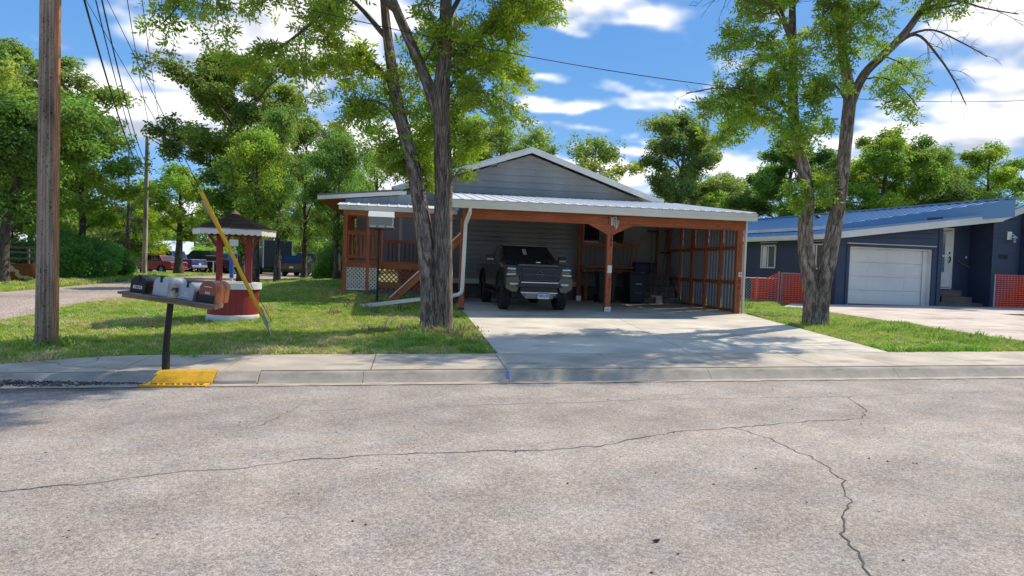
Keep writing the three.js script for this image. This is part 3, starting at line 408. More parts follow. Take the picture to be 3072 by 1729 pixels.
bigTree('ash_tree', 'forked tree with two leaning rough trunks, between the two driveways', T2,
  [[[9.72, 0.25, -15.5, 0.240], [9.71, 0.5, -15.5, 0.200], [9.68, 1.2, -15.5, 0.184], [9.5, 2.2, -15.5, 0.175], [9.44, 2.9, -15.5, 0.166], [9.46, 3.6, -15.5, 0.152], [9.28, 4.5, -15.55, 0.138], [9.06, 5.5, -15.6, 0.124], [9.02, 7.0, -15.7, 0.101], [8.97, 8.6, -15.8, 0.074], [8.9, 10.5, -15.9, 0.028]],
   [[9.98, 0.25, -15.5, 0.240], [9.97, 0.5, -15.5, 0.200], [9.97, 1.2, -15.5, 0.193], [10.1, 2.1, -15.5, 0.184], [10.22, 2.9, -15.5, 0.175], [10.34, 4.2, -15.5, 0.161], [10.42, 5.4, -15.5, 0.152], [10.44, 6.15, -15.5, 0.138], [10.18, 7.3, -15.5, 0.101], [10.05, 9.0, -15.5, 0.055], [10.1, 10.6, -15.5, 0.023]],
   [[10.42, 5.7, -15.5, 0.110], [10.75, 6.6, -15.45, 0.106], [11.2, 7.1, -15.4, 0.097], [11.65, 7.6, -15.3, 0.087], [12.1, 8.3, -15.2, 0.074], [12.9, 9.3, -15.1, 0.046], [13.6, 10.4, -15, 0.018]]],
  [{ p: [[9.02, 5.5, -15.6], [8.4, 6.05, -15.5], [7.6, 6.1, -15.4], [6.75, 5.6, -15.3]], r0: 0.06, twigs: 9, len: 0.75, dens: 16, droop: 0.35 },
   { p: [[9.03, 6.3, -15.6], [8.3, 6.9, -15.3], [7.6, 7.1, -15.1], [7.0, 6.9, -15]], r0: 0.045, twigs: 8, len: 0.7, dens: 13 },
   { p: [[9.0, 5.0, -15.6], [8.6, 5.5, -15.9], [8.0, 5.5, -16.1], [7.5, 5.1, -16.2]], r0: 0.04, twigs: 8, len: 0.6, dens: 15, droop: 0.4 },
   { p: [[9.0, 7.4, -15.7], [8.4, 8.3, -15.6], [7.6, 8.8, -15.5]], r0: 0.05, twigs: 8, dens: 14 }, { p: [[8.97, 8.2, -15.8], [9.6, 9.1, -15.6], [10.0, 9.6, -15.2]], r0: 0.045, twigs: 8, dens: 14 },
   { p: [[8.95, 9.2, -15.8], [8.2, 10, -15.9], [7.4, 10.2, -16]], r0: 0.04, twigs: 7, dens: 15 }, { p: [[10.05, 8.6, -15.5], [10.8, 9.6, -15.6], [11.5, 10.1, -15.7]], r0: 0.05, twigs: 7, dens: 14 },
   { p: [[10.4, 5.9, -15.5], [9.9, 6.35, -15.4], [9.5, 6.2, -15.3], [9.2, 5.9, -15.2]], r0: 0.03, twigs: 8, len: 0.55, dens: 15 },
   { p: [[10.2, 7.2, -15.5], [9.8, 7.9, -15.3], [9.5, 8.2, -15.1]], r0: 0.035, twigs: 9, len: 0.6, dens: 16 }, { p: [[10.15, 7.5, -15.5], [10.6, 8.1, -15.4], [11.0, 8.3, -15.3]], r0: 0.035, twigs: 9, len: 0.6, dens: 15 },
   { p: [[10.7, 6.5, -15.45], [11.1, 6.5, -15.2], [11.5, 6.2, -15.0], [11.8, 5.8, -14.9]], r0: 0.02, twigs: 8, len: 0.5, dens: 12, droop: 0.4 },
   { p: [[11.2, 7.1, -15.4], [11.9, 7.0, -15.6], [12.5, 6.7, -15.8]], r0: 0.02, twigs: 7, len: 0.5, dens: 12, droop: 0.3 },
   { p: [[12.0, 8.2, -15.2], [12.7, 8.3, -15.0], [13.3, 8.6, -14.9]], r0: 0.03, twigs: 7, len: 0.6, dens: 14 },
   { p: [[11.35, 7.25, -15.35], [11.9, 7.6, -15.2], [12.45, 7.1, -15.1], [12.85, 6.5, -15.0], [13.2, 5.95, -15.0]], r0: 0.045, twigs: 4, len: 0.7, dens: 0, droop: 0.5 },
   { p: [[11.6, 7.55, -15.3], [12.3, 7.75, -15.2], [13.0, 7.5, -15.1], [13.7, 7.15, -15]], r0: 0.035, twigs: 5, len: 0.6, dens: 0, droop: 0.3 },
   { p: [[12.0, 8.2, -15.2], [12.8, 8.45, -15.1], [13.6, 8.3, -15.0], [14.4, 8.2, -14.9]], r0: 0.04, twigs: 5, len: 0.8, dens: 0, droop: 0.4 },
   { p: [[9.0, 7.2, -15.7], [8.2, 7.9, -15.2], [7.3, 8.1, -15.0], [6.5, 7.9, -14.8]], r0: 0.03, twigs: 6, len: 0.8, dens: 0, droop: 0.2 },
   { p: [[9.1, 5.4, -15.6], [8.0, 5.6, -15.2], [7.0, 5.9, -15.0], [6.0, 5.7, -14.9]], r0: 0.025, twigs: 5, len: 0.7, dens: 0, droop: 0.1 }],
  [[8.5, 9.0, -16.5, 0.9, 230], [9.5, 9.5, -15.0, 0.9, 230], [10.5, 9.2, -14.2, 0.9, 210], [11.5, 9.5, -15.5, 0.9, 200], [8.2, 10.2, -15.5, 0.9, 210], [9.5, 10.5, -16.5, 0.9, 210], [10.5, 10.5, -15.5, 0.9, 210], [7.6, 9.8, -16.4, 0.9, 210], [12.5, 9.8, -15.0, 0.8, 160], [9.0, 9.0, -14.0, 0.8, 190], [7.2, 9.9, -17.0, 0.9, 190], [8.6, 6.3, -15.5, 0.6, 120], [7.9, 5.8, -15.4, 0.6, 130], [7.2, 5.6, -15.3, 0.5, 90], [8.9, 7.0, -15.4, 0.6, 120], [9.4, 6.2, -15.3, 0.5, 80], [8.8, 5.3, -15.3, 0.5, 90], [10.0, 7.0, -15.3, 0.5, 90], [9.7, 7.6, -15.2, 0.6, 110], [10.7, 7.4, -15.2, 0.55, 90], [9.1, 4.9, -15.3, 0.35, 50], [9.05, 3.75, -15.35, 0.3, 55], [9.1, 3.45, -15.3, 0.25, 40], [9.82, 4.0, -15.4, 0.32, 60], [9.85, 3.6, -15.4, 0.25, 35], [11.2, 6.4, -15.2, 0.45, 50], [12.1, 8.6, -15.1, 0.5, 70], [9.6, 5.3, -15.3, 0.4, 50]], 202, [0.32, 0.46, 0.05]);

// ---------------------------------------------------------------- trees behind, each with the place it stands in
const G1 = 'trees across the gravel road', G2 = 'slender trees along the back of the lawn', G3 = 'trees behind the grey house', G4 = 'trees behind the blue-roofed house';
const oakC = [0.31, 0.43, 0.06], midC = [0.33, 0.48, 0.05], darkC = [0.22, 0.37, 0.055], yelC = [0.38, 0.52, 0.045], olive = [0.34, 0.43, 0.075];
const BT = [
  ['oak_tree', 'big spreading oak at the left edge of the picture, behind the utility pole', [-20.5, -38], 12.5, 5.2, olive, { limbs: 22, dens: 52, group: G1, c0: 0.2 }],
  ['oak_tree', 'dark leaning tree at the far left beside the rusty tub', [-15.6, -28.5], 7.6, 3.6, darkC, { limbs: 16, lean: [0.22, 0], dens: 52, group: G1, c0: 0.4, trunk: 0.26 }],
  ['broadleaf_tree', 'green tree just right of the utility pole, above the hedge', [-17.0, -38], 9.8, 2.7, midC, { limbs: 16, group: G1, c0: 0.15, dens: 38 }],
  ['broadleaf_tree', 'low dark tree behind the hedge left of the utility pole', [-22.5, -44], 9, 4.2, darkC, { limbs: 18, group: G1, c0: 0.1, dens: 40 }],
  ['broadleaf_tree', 'pale green low tree behind the grey far utility pole', [-21.5, -58], 6.2, 2.8, yelC, { limbs: 16, group: G1, c0: 0.1 }],
  ['broadleaf_tree', 'rounded tree with a dark bent trunk above the parked black pickup', [-16.8, -52], 8.2, 2.9, midC, { limbs: 16, group: G1, c0: 0.34, trunk: 0.3 }],
  ['broadleaf_tree', 'largest tree of the left side, leaning left above the wishing well', [-9.4, -41], 13.6, 4.6, [0.30, 0.40, 0.06], { limbs: 26, lean: [-0.13, 0], dens: 52, group: G2, c0: 0.26, trunk: 0.42, up: 0.6 }],
  ['broadleaf_tree', 'dense dark tree close behind the wishing well roof', [-8.9, -37], 7.0, 2.3, darkC, { limbs: 16, group: G2, c0: 0.3, trunk: 0.2 }],
  ['slender_tree', 'slim upright tree right of the wishing well, its trunk bare low down', [-6.4, -29], 6.6, 1.3, midC, { limbs: 13, up: 1.1, group: G2, c0: 0.34, trunk: 0.15, clump: 0.45 }],
  ['slender_tree', 'tall narrow tree between the well and the dark trailer', [-6.9, -36], 9.2, 1.6, [0.26, 0.40, 0.075], { limbs: 16, up: 1.3, group: G2, c0: 0.25, trunk: 0.16, clump: 0.5 }],
  ['slender_tree', 'tall narrow tree in front of the black parked car', [-6.9, -44.5], 10.8, 1.9, [0.25, 0.39, 0.075], { limbs: 16, up: 1.3, group: G2, c0: 0.22, trunk: 0.18, clump: 0.52 }],
  ['slender_tree', 'narrow light green tree just left of the porch roof', [-5.0, -44], 10.3, 1.9, [0.28, 0.42, 0.07], { limbs: 16, up: 1.2, group: G2, c0: 0.2, trunk: 0.17, clump: 0.52 }],
  ['slender_tree', 'dark slim tree standing close by the porch corner', [-3.4, -31], 6.6, 1.7, darkC, { limbs: 13, up: 0.8, group: G2, c0: 0.3, trunk: 0.16, clump: 0.5 }],
  ['slender_tree', 'spindly open tree seen between the porch roof and the double trunk', [-2.4, -42], 8.4, 2.2, midC, { limbs: 12, up: 0.9, group: G2, c0: 0.2, dens: 20 }],
  ['broadleaf_tree', 'low bushy tree behind the black parked car', [-5.2, -62], 9.5, 4.5, midC, { limbs: 20, group: G2, c0: 0.05 }],
  ['broadleaf_tree', 'dark low tree far behind the dark trailer', [-12.5, -78], 11, 5, darkC, { limbs: 20, group: G2, c0: 0.05 }],
  ['broadleaf_tree', 'dense tree left of the grey gable, behind the double trunk', [2.2, -42], 11.2, 3.6, oakC, { limbs: 20, group: G3, c0: 0.3 }],
  ['oak_tree', 'sparse oak rising above the left slope of the grey gable', [5.6, -46], 11.6, 3.0, olive, { limbs: 14, group: G3, c0: 0.4, dens: 26, clump: 0.75 }],
  ['oak_tree', 'open-crowned oak above the peak of the grey gable', [8.2, -47], 11.4, 2.4, olive, { limbs: 12, group: G3, c0: 0.45, dens: 24, clump: 0.7 }],
  ['oak_tree', 'open oak above the right slope of the grey gable', [12.8, -48], 11.2, 3.4, olive, { limbs: 15, group: G3, c0: 0.4, dens: 24, clump: 0.75 }],
  ['broadleaf_tree', 'low tree tucked behind the right end of the grey gable', [14.8, -52], 8.4, 3.4, midC, { limbs: 16, group: G3, c0: 0.2 }],
  ['broadleaf_tree', 'tall dense oval tree rising behind the carport roof', [17.6, -44], 12.3, 3.5, [0.26, 0.36, 0.07], { limbs: 24, group: G3, c0: 0.2, dens: 54, up: 0.7 }],
  ['broadleaf_tree', 'bushy light green tree right of the tall oval tree', [23.5, -52], 8.5, 3.4, midC, { limbs: 18, group: G4, c0: 0.1, sub: 1.9 }],
  ['willow_tree', 'wispy wide tree far behind the brown shed', [31, -66], 11.8, 6.2, [0.27, 0.40, 0.075], { limbs: 22, group: G4, c0: 0.1, sub: 1.9 }],
  ['broadleaf_tree', 'dark tree seen in the fork of the leaning trunks', [27.2, -47], 12.2, 4.2, darkC, { limbs: 22, group: G4, c0: 0.12, sub: 1.9, dens: 54 }],
  ['broadleaf_tree', 'large wind-swept tree above the middle of the blue roof', [33.5, -46], 12.6, 4.4, midC, { limbs: 24, lean: [0.1, 0], group: G4, c0: 0.2, sub: 1.9, dens: 40 }],
  ['broadleaf_tree', 'pointed tree above the blue roof, next to the right edge', [38.5, -48], 12.6, 4.2, [0.26, 0.38, 0.07], { limbs: 22, group: G4, c0: 0.15, sub: 1.9, dens: 40 }],
  ['broadleaf_tree', 'pale tree at the right edge of the picture', [47.5, -51], 13.2, 5.0, midC, { limbs: 22, group: G4, c0: 0.15, sub: 1.9 }],
  ['broadleaf_tree', 'small pale tree between the pointed tree and the right edge', [43.5, -50], 10.6, 3.2, [0.30, 0.42, 0.085], { limbs: 16, group: G4, c0: 0.15, sub: 1.9 }],
];
BT.forEach(([n, l, at, h, r, c, o], i) => backTree({ name: n, label: l, at, h, r, color: c, seed: 900 + i * 17, ...o, leaf: n === 'slender_tree' || n === 'willow_tree' ? sprayFine : sprayA }));
// the half-bare spruce
{ rnd = mulberry(555); const x = -21.5, z = -55, y0 = level(x, z), g = thing('spruce_tree', 'thin half-bare spruce with a pointed top, left of the grey far pole', 'tree', [x, y0, z], 0, G1); const w = [], lv = []; mesh('trunk', limb([[0, -0.2, 0], [0.1, 5, 0], [0.05, 10.2, 0]], [0.17, 0.1, 0.02], 7, 4), M.barkDark, g);
  for (let i = 0; i < 70; i++) { const t = Math.pow(rnd(), 0.8), y = 1.6 + t * 8.4, L = (1 - t) * 2.0 * rr(0.5, 1) + 0.3, a = rr(0, 6.28), e = V(Math.cos(a) * L, y - L * rr(0.05, 0.35), Math.sin(a) * L); w.push(limb([V(0.05, y, 0), V(0.05, y, 0).lerp(e, 0.5).add(V(0, 0.08, 0)), e], [0.025, 0.015, 0.006], 4, 2)); if (rnd() < 0.75) for (let k = 0; k < 14 * L; k++) { const q = V(0.05, y, 0).lerp(e, rr(0.3, 1)).add(unit().multiplyScalar(0.12)); lv.push({ p: q, a: rr(0, 6.28), s: rr(0.7, 1.2), c: tone([0.03, 0.055, 0.025], 0.4, 0.3) }); } }
  mesh('branches', merge(w), M.deadwood, g); crownMesh('crown', needles, M.leaf, lv, g); }

// ---- hedge and bushes
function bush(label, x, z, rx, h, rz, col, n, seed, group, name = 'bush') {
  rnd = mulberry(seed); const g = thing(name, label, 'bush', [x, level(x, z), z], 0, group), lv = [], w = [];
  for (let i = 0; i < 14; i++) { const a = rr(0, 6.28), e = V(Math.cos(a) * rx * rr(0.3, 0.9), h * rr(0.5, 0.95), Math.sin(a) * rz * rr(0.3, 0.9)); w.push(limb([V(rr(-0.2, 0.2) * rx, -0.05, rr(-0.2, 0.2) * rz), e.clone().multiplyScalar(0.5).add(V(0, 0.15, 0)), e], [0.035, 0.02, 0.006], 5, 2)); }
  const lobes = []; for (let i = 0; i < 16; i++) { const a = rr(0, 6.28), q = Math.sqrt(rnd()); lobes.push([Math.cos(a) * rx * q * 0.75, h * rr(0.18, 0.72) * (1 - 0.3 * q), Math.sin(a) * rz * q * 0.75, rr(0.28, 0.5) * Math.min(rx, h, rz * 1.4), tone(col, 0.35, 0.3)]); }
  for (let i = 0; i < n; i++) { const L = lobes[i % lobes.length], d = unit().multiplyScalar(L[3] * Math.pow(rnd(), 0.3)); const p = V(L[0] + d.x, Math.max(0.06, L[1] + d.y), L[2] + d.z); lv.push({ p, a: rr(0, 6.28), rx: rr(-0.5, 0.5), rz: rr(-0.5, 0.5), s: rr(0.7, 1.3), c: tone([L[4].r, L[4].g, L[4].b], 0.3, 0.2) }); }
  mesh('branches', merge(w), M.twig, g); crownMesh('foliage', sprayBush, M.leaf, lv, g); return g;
}
const GB = 'bushes of the hedge across the gravel road';
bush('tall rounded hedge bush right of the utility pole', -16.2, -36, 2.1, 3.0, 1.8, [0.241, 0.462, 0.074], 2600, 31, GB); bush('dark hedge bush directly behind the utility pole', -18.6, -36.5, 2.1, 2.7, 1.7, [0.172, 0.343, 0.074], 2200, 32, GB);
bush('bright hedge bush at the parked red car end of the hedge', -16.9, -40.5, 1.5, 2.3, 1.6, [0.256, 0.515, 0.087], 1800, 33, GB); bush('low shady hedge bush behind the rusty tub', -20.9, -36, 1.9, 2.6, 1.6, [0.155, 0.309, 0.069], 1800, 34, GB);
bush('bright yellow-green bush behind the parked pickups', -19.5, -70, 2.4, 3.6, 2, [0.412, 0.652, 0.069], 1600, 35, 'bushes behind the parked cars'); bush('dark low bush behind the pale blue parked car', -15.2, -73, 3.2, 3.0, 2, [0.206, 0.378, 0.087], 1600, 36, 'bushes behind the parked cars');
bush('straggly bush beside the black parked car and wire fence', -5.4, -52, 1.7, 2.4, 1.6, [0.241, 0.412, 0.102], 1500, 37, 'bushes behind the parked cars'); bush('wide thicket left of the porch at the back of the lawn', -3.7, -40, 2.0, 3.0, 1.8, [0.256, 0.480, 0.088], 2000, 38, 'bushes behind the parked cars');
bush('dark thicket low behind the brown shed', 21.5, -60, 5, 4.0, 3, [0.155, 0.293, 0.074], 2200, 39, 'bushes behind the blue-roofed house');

// ---- the wood beyond, one mass
{ rnd = mulberry(640); const lv = []; for (let i = 0; i < 9000; i++) { const x = rr(-75, 95), z = rr(-84, -112) - Math.abs(x) * 0.05, h = 3.5 + 5.5 * fbm3(x * 0.09, z * 0.12, 4, 3) + 3 * vn3(x * 0.3, 1, 2), y = h * Math.pow(rnd(), 0.6), k = fbm3(x * 0.12, 3, z * 0.2, 2), c = k > 0.52 ? [0.30, 0.40, 0.06] : [0.2, 0.31, 0.06]; lv.push({ p: V(x, level(x, z) + 0.1 + y, z), a: rr(0, 6.28), rx: rr(-0.6, 0.6), rz: rr(-0.6, 0.6), s: rr(2.2, 4), c: tone(c, 0.6, 0.3) }); }
  const g = new THREE.Group(); g.name = 'far_wood'; scene.add(g); g.userData.kind = 'stuff'; tag(g, 'far wood closing the view behind all houses and trees', 'wood'); crownMesh('foliage', sprayA, M.leaf, lv, g); }
// ---------------------------------------------------------------- grey house with its carport and porch
const HX0 = -0.5, HX1 = 8.4, HZ = -24, FLOOR = 0.45;
const house = thing('grey_house', 'grey lap-sided house with a white-edged gable, behind the carport', 'house', [0, 0, 0]);
// walls of the body (front wall is boarded separately), a little inside the boards
mesh('wall', merge([box(HX1 - HX0, 0.62, 0.2, (HX0 + HX1) / 2, 0.7, HZ - 0.12)]), M.block, house);
mesh('wall', merge([box(HX1 - HX0 - 0.02, 3.1, 0.16, (HX0 + HX1) / 2, 2.56, HZ - 0.14), box(0.16, 3.7, 13.6, HX0 + 0.1, 2.26, HZ - 7.1), box(0.16, 3.7, 13.6, HX1 - 0.1, 2.26, HZ - 7.1), box(HX1 - HX0, 3.7, 0.16, (HX0 + HX1) / 2, 2.26, HZ - 13.9)]), M.siding, house);
for (const z of [HZ - 0.2, HZ - 13.95]) mesh('gable_wall', prism([[HX0 + 0.05, 4.1], [HX1 - 0.05, 4.1], [4.0, 5.57]], 0.1, 0, 0, z), M.siding, house);
// lap boards of the gable, each its own board
const gs = (5.60 - 4.09) / 4.45;
for (let k = 0, y = 3.92; y < 5.5; k++, y += 0.235) { const half = yy => Math.max(0.02, (5.60 - yy) / gs), h = 0.255, a = Math.min(4.45, half(y)), b = Math.min(4.45, half(y + h)); const cuts = k % 3 === 1 ? [-a, 0.6 - k * 0.1, a] : k % 3 === 2 ? [-a, -1.2, a] : [-a, a];
  for (let c = 0; c < cuts.length - 1; c++) { const l = cuts[c] + (c ? 0.002 : 0), r = cuts[c + 1] - (c < cuts.length - 2 ? 0.002 : 0); const g = prism([[4 + l, 0], [4 + r, 0], [4 + (c === cuts.length - 2 ? b : r), h], [4 + (c ? l : -b), h]], 0.014); const p = g.attributes.position; for (let i = 0; i < p.count; i++) p.setZ(i, p.getZ(i) + 0.034 * (1 - p.getY(i) / h)); g.translate(0, y, HZ - 0.09); g.computeVertexNormals(); mesh('siding_board', g, M.siding, house); } }
// front wall boards below the carport roof
for (let y = 1.14; y < 3.95; y += 0.168) { const g = box(HX1 - HX0, 0.183, 0.014, (HX0 + HX1) / 2, y + 0.09, HZ - 0.05); mesh('siding_board', g, M.siding, house); }
mesh('base_trim', box(4.6, 0.17, 0.04, 3.55, 1.05, HZ - 0.02), M.white, house);
// gable roof with white rakes
const rake = (s) => { const x1 = 4 + s * 4.75, y1 = 5.74 - 0.339 * 4.75; return [[4, 5.84, HZ + 0.2], [x1, y1 + 0.08, HZ + 0.2]]; };
for (const s of [-1, 1]) { const [a, b] = rake(s); const g = prism(s > 0 ? [[0, -0.17], [4.78, -0.17 - 4.78 * 0.339], [4.78, 0.0 - 4.78 * 0.339], [0, 0.0]] : [[0, -0.17], [0, 0.0], [-4.78, -4.78 * 0.339], [-4.78, -0.17 - 4.78 * 0.339]], 0.035, 4, 5.80, HZ + 0.22); mesh('rake_board', g, M.white, house);
  const r = prism(s > 0 ? [[0, 0], [0.001, 0.05], [4.85, 0.05 - 4.85 * 0.339], [4.85, -4.85 * 0.339]] : [[0, 0], [-4.85, -4.85 * 0.339], [-4.85, 0.05 - 4.85 * 0.339], [-0.001, 0.05]], 14.3, 4, 5.803, HZ - 14.1); mesh('roof', r, M.whiteMetal, house);
  mesh('soffit', prism(s > 0 ? [[0, -0.03], [4.8, -0.03 - 4.8 * 0.339], [4.8, -0.01 - 4.8 * 0.339], [0, -0.01]] : [[0, -0.03], [0, -0.01], [-4.8, -0.01 - 4.8 * 0.339], [-4.8, -0.03 - 4.8 * 0.339]], 0.3, 4, 5.79, HZ - 0.09), M.white, house); }
mesh('gutter_end', box(0.16, 0.14, 0.3, 8.83, 4.17, HZ + 0.08), M.white, house);
mesh('corner_board', box(0.1, 3.6, 0.05, HX0 - 0.0, 2.55, HZ + 0.0), M.white, house);
// windows and door of the wall under the carport
for (const [x, y, w, h] of [[6.32, 3.02, 0.62, 1.1], [7.18, 3.02, 0.72, 1.1]]) { const wn = new THREE.Group(); wn.name = 'window'; house.add(wn); mesh('pane', box(w, h, 0.02, x, y, HZ + 0.0), M.glassDark, wn); for (const [dx, dy, ww, hh] of [[-w / 2, 0, 0.06, h + 0.06], [w / 2, 0, 0.06, h + 0.06], [0, h / 2, w, 0.06], [0, -h / 2, w, 0.06]]) mesh('frame', box(ww, hh, 0.05, x + dx, y + dy, HZ + 0.02), M.greyBox, wn); }
{ const dr = new THREE.Group(); dr.name = 'door'; house.add(dr); mesh('panel', box(0.86, 2.0, 0.05, 8.0, 2.66, HZ + 0.0), M.siding, dr); mesh('handle', rod([7.68, 2.55, HZ + 0.05], [7.68, 2.7, HZ + 0.05], 0.015), M.steel, dr); }
// little bar hung on the wall above the truck
mesh('towel_bar', merge([rod([2.45, 2.62, HZ + 0.1], [3.0, 2.62, HZ + 0.1], 0.022), rod([2.45, 2.5, HZ + 0.1], [2.45, 2.62, HZ + 0.1], 0.022), rod([3.0, 2.5, HZ + 0.1], [3.0, 2.62, HZ + 0.1], 0.022), rod([2.45, 2.52, HZ - 0.05], [2.45, 2.52, HZ + 0.1], 0.018), rod([3.0, 2.52, HZ - 0.05], [3.0, 2.52, HZ + 0.1], 0.018)]), M.greyBox, house);

// ---- carport
const car = thing('carport', 'open two-bay carport with orange-stained posts and a white metal roof', 'carport');
const CZ = -18.2, EZ = -17.7, EY = 3.31, RY = 4.1;
const roofAt = z => lerp(EY + 0.0, RY, (EZ - z) / (EZ - HZ - 0.12));
// metal roof in panels, each with its rib
const panelL = Math.hypot(EZ - 0.05 - HZ - 0.12, RY - EY), panelTilt = Math.atan2(RY - EY, EZ - HZ - 0.12);
const panelG = (w, L, nr = 1) => { const P = [[0, 0.0], [w - 0.05, 0.0], [w - 0.035, 0.022], [w - 0.012, 0.022], [w, 0.0], [w, -0.006], [0, -0.006]]; const g = prism(P, L); return g; };
{ const w = 0.3, G = panelG(w - 0.001, panelL); for (let k = 0; k < 28; k++) { const m = mesh('roof_panel', G, M.whiteMetal, car); m.position.set(0.94 + k * w, EY + 0.012, EZ + 0.05); m.rotation.set(-panelTilt, Math.PI, 0); m.rotation.order = 'YXZ'; m.rotation.set(panelTilt, 0, 0); m.position.set(0.94 + k * w, RY + 0.012, HZ + 0.12); } }
// screws in a row along the eave
for (let k = 0; k < 27; k++) for (const q of [0.1]) mesh('roof_screw', box(0.022, 0.016, 0.03, 1.14 + k * 0.3, roofAt(EZ - q) + 0.016, EZ - q), M.galv, car);
mesh('ceiling', beam([5.15, EY - 0.06, EZ - 0.1], [5.15, RY - 0.06, HZ + 0.1], 8.2, 0.03), M.rawWood, car);
for (let k = 0; k < 12; k++) mesh('rafter', beam([1.35 + k * 0.7, EY - 0.15, EZ - 0.2], [1.35 + k * 0.7, RY - 0.16, HZ + 0.05], 0.04, 0.13), M.stain, car);
// gutter: stepped profile, fascia behind
{ const gp = prism([[0, 0], [0.11, 0.0], [0.13, 0.08], [0.12, 0.14], [0.14, 0.16], [0.14, 0.2], [0.12, 0.2], [0, 0.2]], 8.42); gp.rotateY(-Math.PI / 2); gp.translate(9.36, 3.105, EZ - 0.13); const m = mesh('gutter', gp, M.white, car); m.material = M.white; }
mesh('fascia', box(8.4, 0.2, 0.03, 5.15, 3.205, EZ - 0.16), M.white, car);
mesh('fascia', beam([9.34, EY - 0.1, EZ - 0.14], [9.34, RY - 0.1, HZ + 0.1], 0.03, 0.2), M.white, car);
// beams and posts
mesh('beam', box(3.98, 0.26, 0.09, 3.24, 2.985, CZ + 0.03, 0.008), M.stain, car); mesh('beam', box(3.98, 0.26, 0.09, 7.23, 2.985, CZ + 0.03, 0.008), M.stain, car);
mesh('post', box(0.15, 2.55, 0.14, 1.28, 1.585, CZ - 0.05, 0.008), M.stain, car); mesh('post_base', box(0.16, 0.06, 0.15, 1.28, 0.44, CZ - 0.05), M.black, car);
mesh('post', box(0.155, 2.3, 0.14, 5.31, 1.60, CZ - 0.02, 0.008), M.stain, car); mesh('post_base', merge([box(0.18, 0.16, 0.17, 5.31, 0.52, CZ - 0.02)]), M.steel, car);
mesh('bolt', cyl(0.018, 0.018, 0.012, 5.31, 0.53, CZ + 0.07, 8).translate(0, 0, 0), M.black, car);
mesh('post', box(0.16, 2.44, 0.14, 9.1, 1.64, CZ - 0.02, 0.008), M.stain, car); mesh('post_base', box(0.17, 0.05, 0.16, 9.1, 0.47, CZ - 0.02), M.black, car);
mesh('post', box(0.14, 3.2, 0.14, 5.8, 2.15, -23.55, 0.006), M.stain, car); mesh('post_base', box(0.17, 0.2, 0.17, 5.8, 0.56, -23.55), M.steel, car);
mesh('knee_brace', prism([[-0.55, 0], [0, -0.27], [0.16, -0.27], [0.7, 0], [0.7, 0.02], [-0.55, 0.02]], 0.05, 5.23, 2.855, CZ + 0.01), M.stain, car);
for (let k = 0; k < 24; k++) mesh('rafter_tip', box(0.022, 0.03, 0.012, 1.5 + k * 0.335, 3.075, CZ + 0.085), M.rawWood, car);
mesh('joint_strap', box(0.42, 0.008, 0.01, 5.28, 2.86, CZ + 0.078), M.rawWood, car);
// house number, papers and paint marks on the posts
[['1', 2.55], ['0', 2.43], ['2', 2.31]].forEach(([s, y]) => { const g = text(s, 0.085, 0.008, fontSerif); const sh = new THREE.Matrix4().makeShear(0, 0, 0.28, 0, 0, 0); g.applyMatrix4(sh); g.translate(5.335 - (2.55 - y) * 0.02, y, CZ + 0.055); mesh('house_number', g, M.black, car); });
mesh('paper_notice', box(0.12, 0.21, 0.006, 5.325, 1.64, CZ + 0.056), M.whitePanel, car);
const redPaint = std({ color: lin(0.36, 0.02, 0.012), roughness: 0.8 });
mesh('red_marking', merge([text('E', 0.1, 0.004).translate(5.33, 1.35, CZ + 0.052), text('O', 0.085, 0.004).translate(5.33, 1.24, CZ + 0.052), text('P', 0.1, 0.004).translate(5.325, 1.12, CZ + 0.052)]), redPaint, car);
const ring = (r, x, y, z) => { const g = new THREE.TorusGeometry(r, 0.014, 6, 16); g.translate(x, y, z); return g; };
mesh('red_marking', merge([ring(0.04, 9.12, 1.42, CZ + 0.052), ring(0.04, 9.12, 1.24, CZ + 0.052)]), redPaint, car);
{ const so = new THREE.Group(); so.name = 'socket'; car.add(so); mesh('box', box(0.1, 0.13, 0.04, 9.13, 1.62, CZ + 0.07, 0.006), M.whitePanel, so); mesh('cover', box(0.04, 0.05, 0.01, 9.13, 1.62, CZ + 0.094), M.greyBox, so); }
// right wall: posts, studs, girts and ribbed metal sheets
{ const X = 9.2; mesh('corner_trim', box(0.05, 2.75, 0.1, 9.27, 1.79, CZ + 0.02), M.white, car);
  const zz = [-18.42, -19.5, -20.55, -21.6, -22.65, -23.75]; zz.forEach((z, i) => mesh('stud', box(0.09, lerp(2.62, 3.0, i / 5), i === 3 ? 0.14 : 0.045, X - 0.03, 0.5 + lerp(2.62, 3.0, i / 5) / 2, z), M.stain, car));
  for (let i = 0; i < 5; i++) { const a = zz[i] - 0.03, b = zz[i + 1] + 0.03, L = a - b; for (const y of [0.55, 1.38, 2.38]) mesh('girt', box(0.045, 0.1, L, X - 0.01, y, (a + b) / 2), M.stain, car);
    const n = Math.round(L / 0.19), pts = []; for (let k = 0; k < n; k++) { const u = k / n * L, s = L / n; pts.push([u, 0], [u + s * 0.62, 0], [u + s * 0.72, 0.02], [u + s * 0.9, 0.02], [u + s, 0]); } const all = [...pts, ...pts.slice().reverse().map(p => [p[0], p[1] + 0.003])]; const g = prism(all, 2.75 + i * 0.09); g.rotateX(-Math.PI / 2); g.rotateY(Math.PI / 2); g.translate(X + 0.045, 0.48, a + 0.02); g.computeVertexNormals(); mesh('metal_sheet', g, M.galv, car); }
  mesh('hardboard_panel', box(0.02, 0.95, 0.98, X - 0.02, 1.9, -21.08), M.siding, car); }
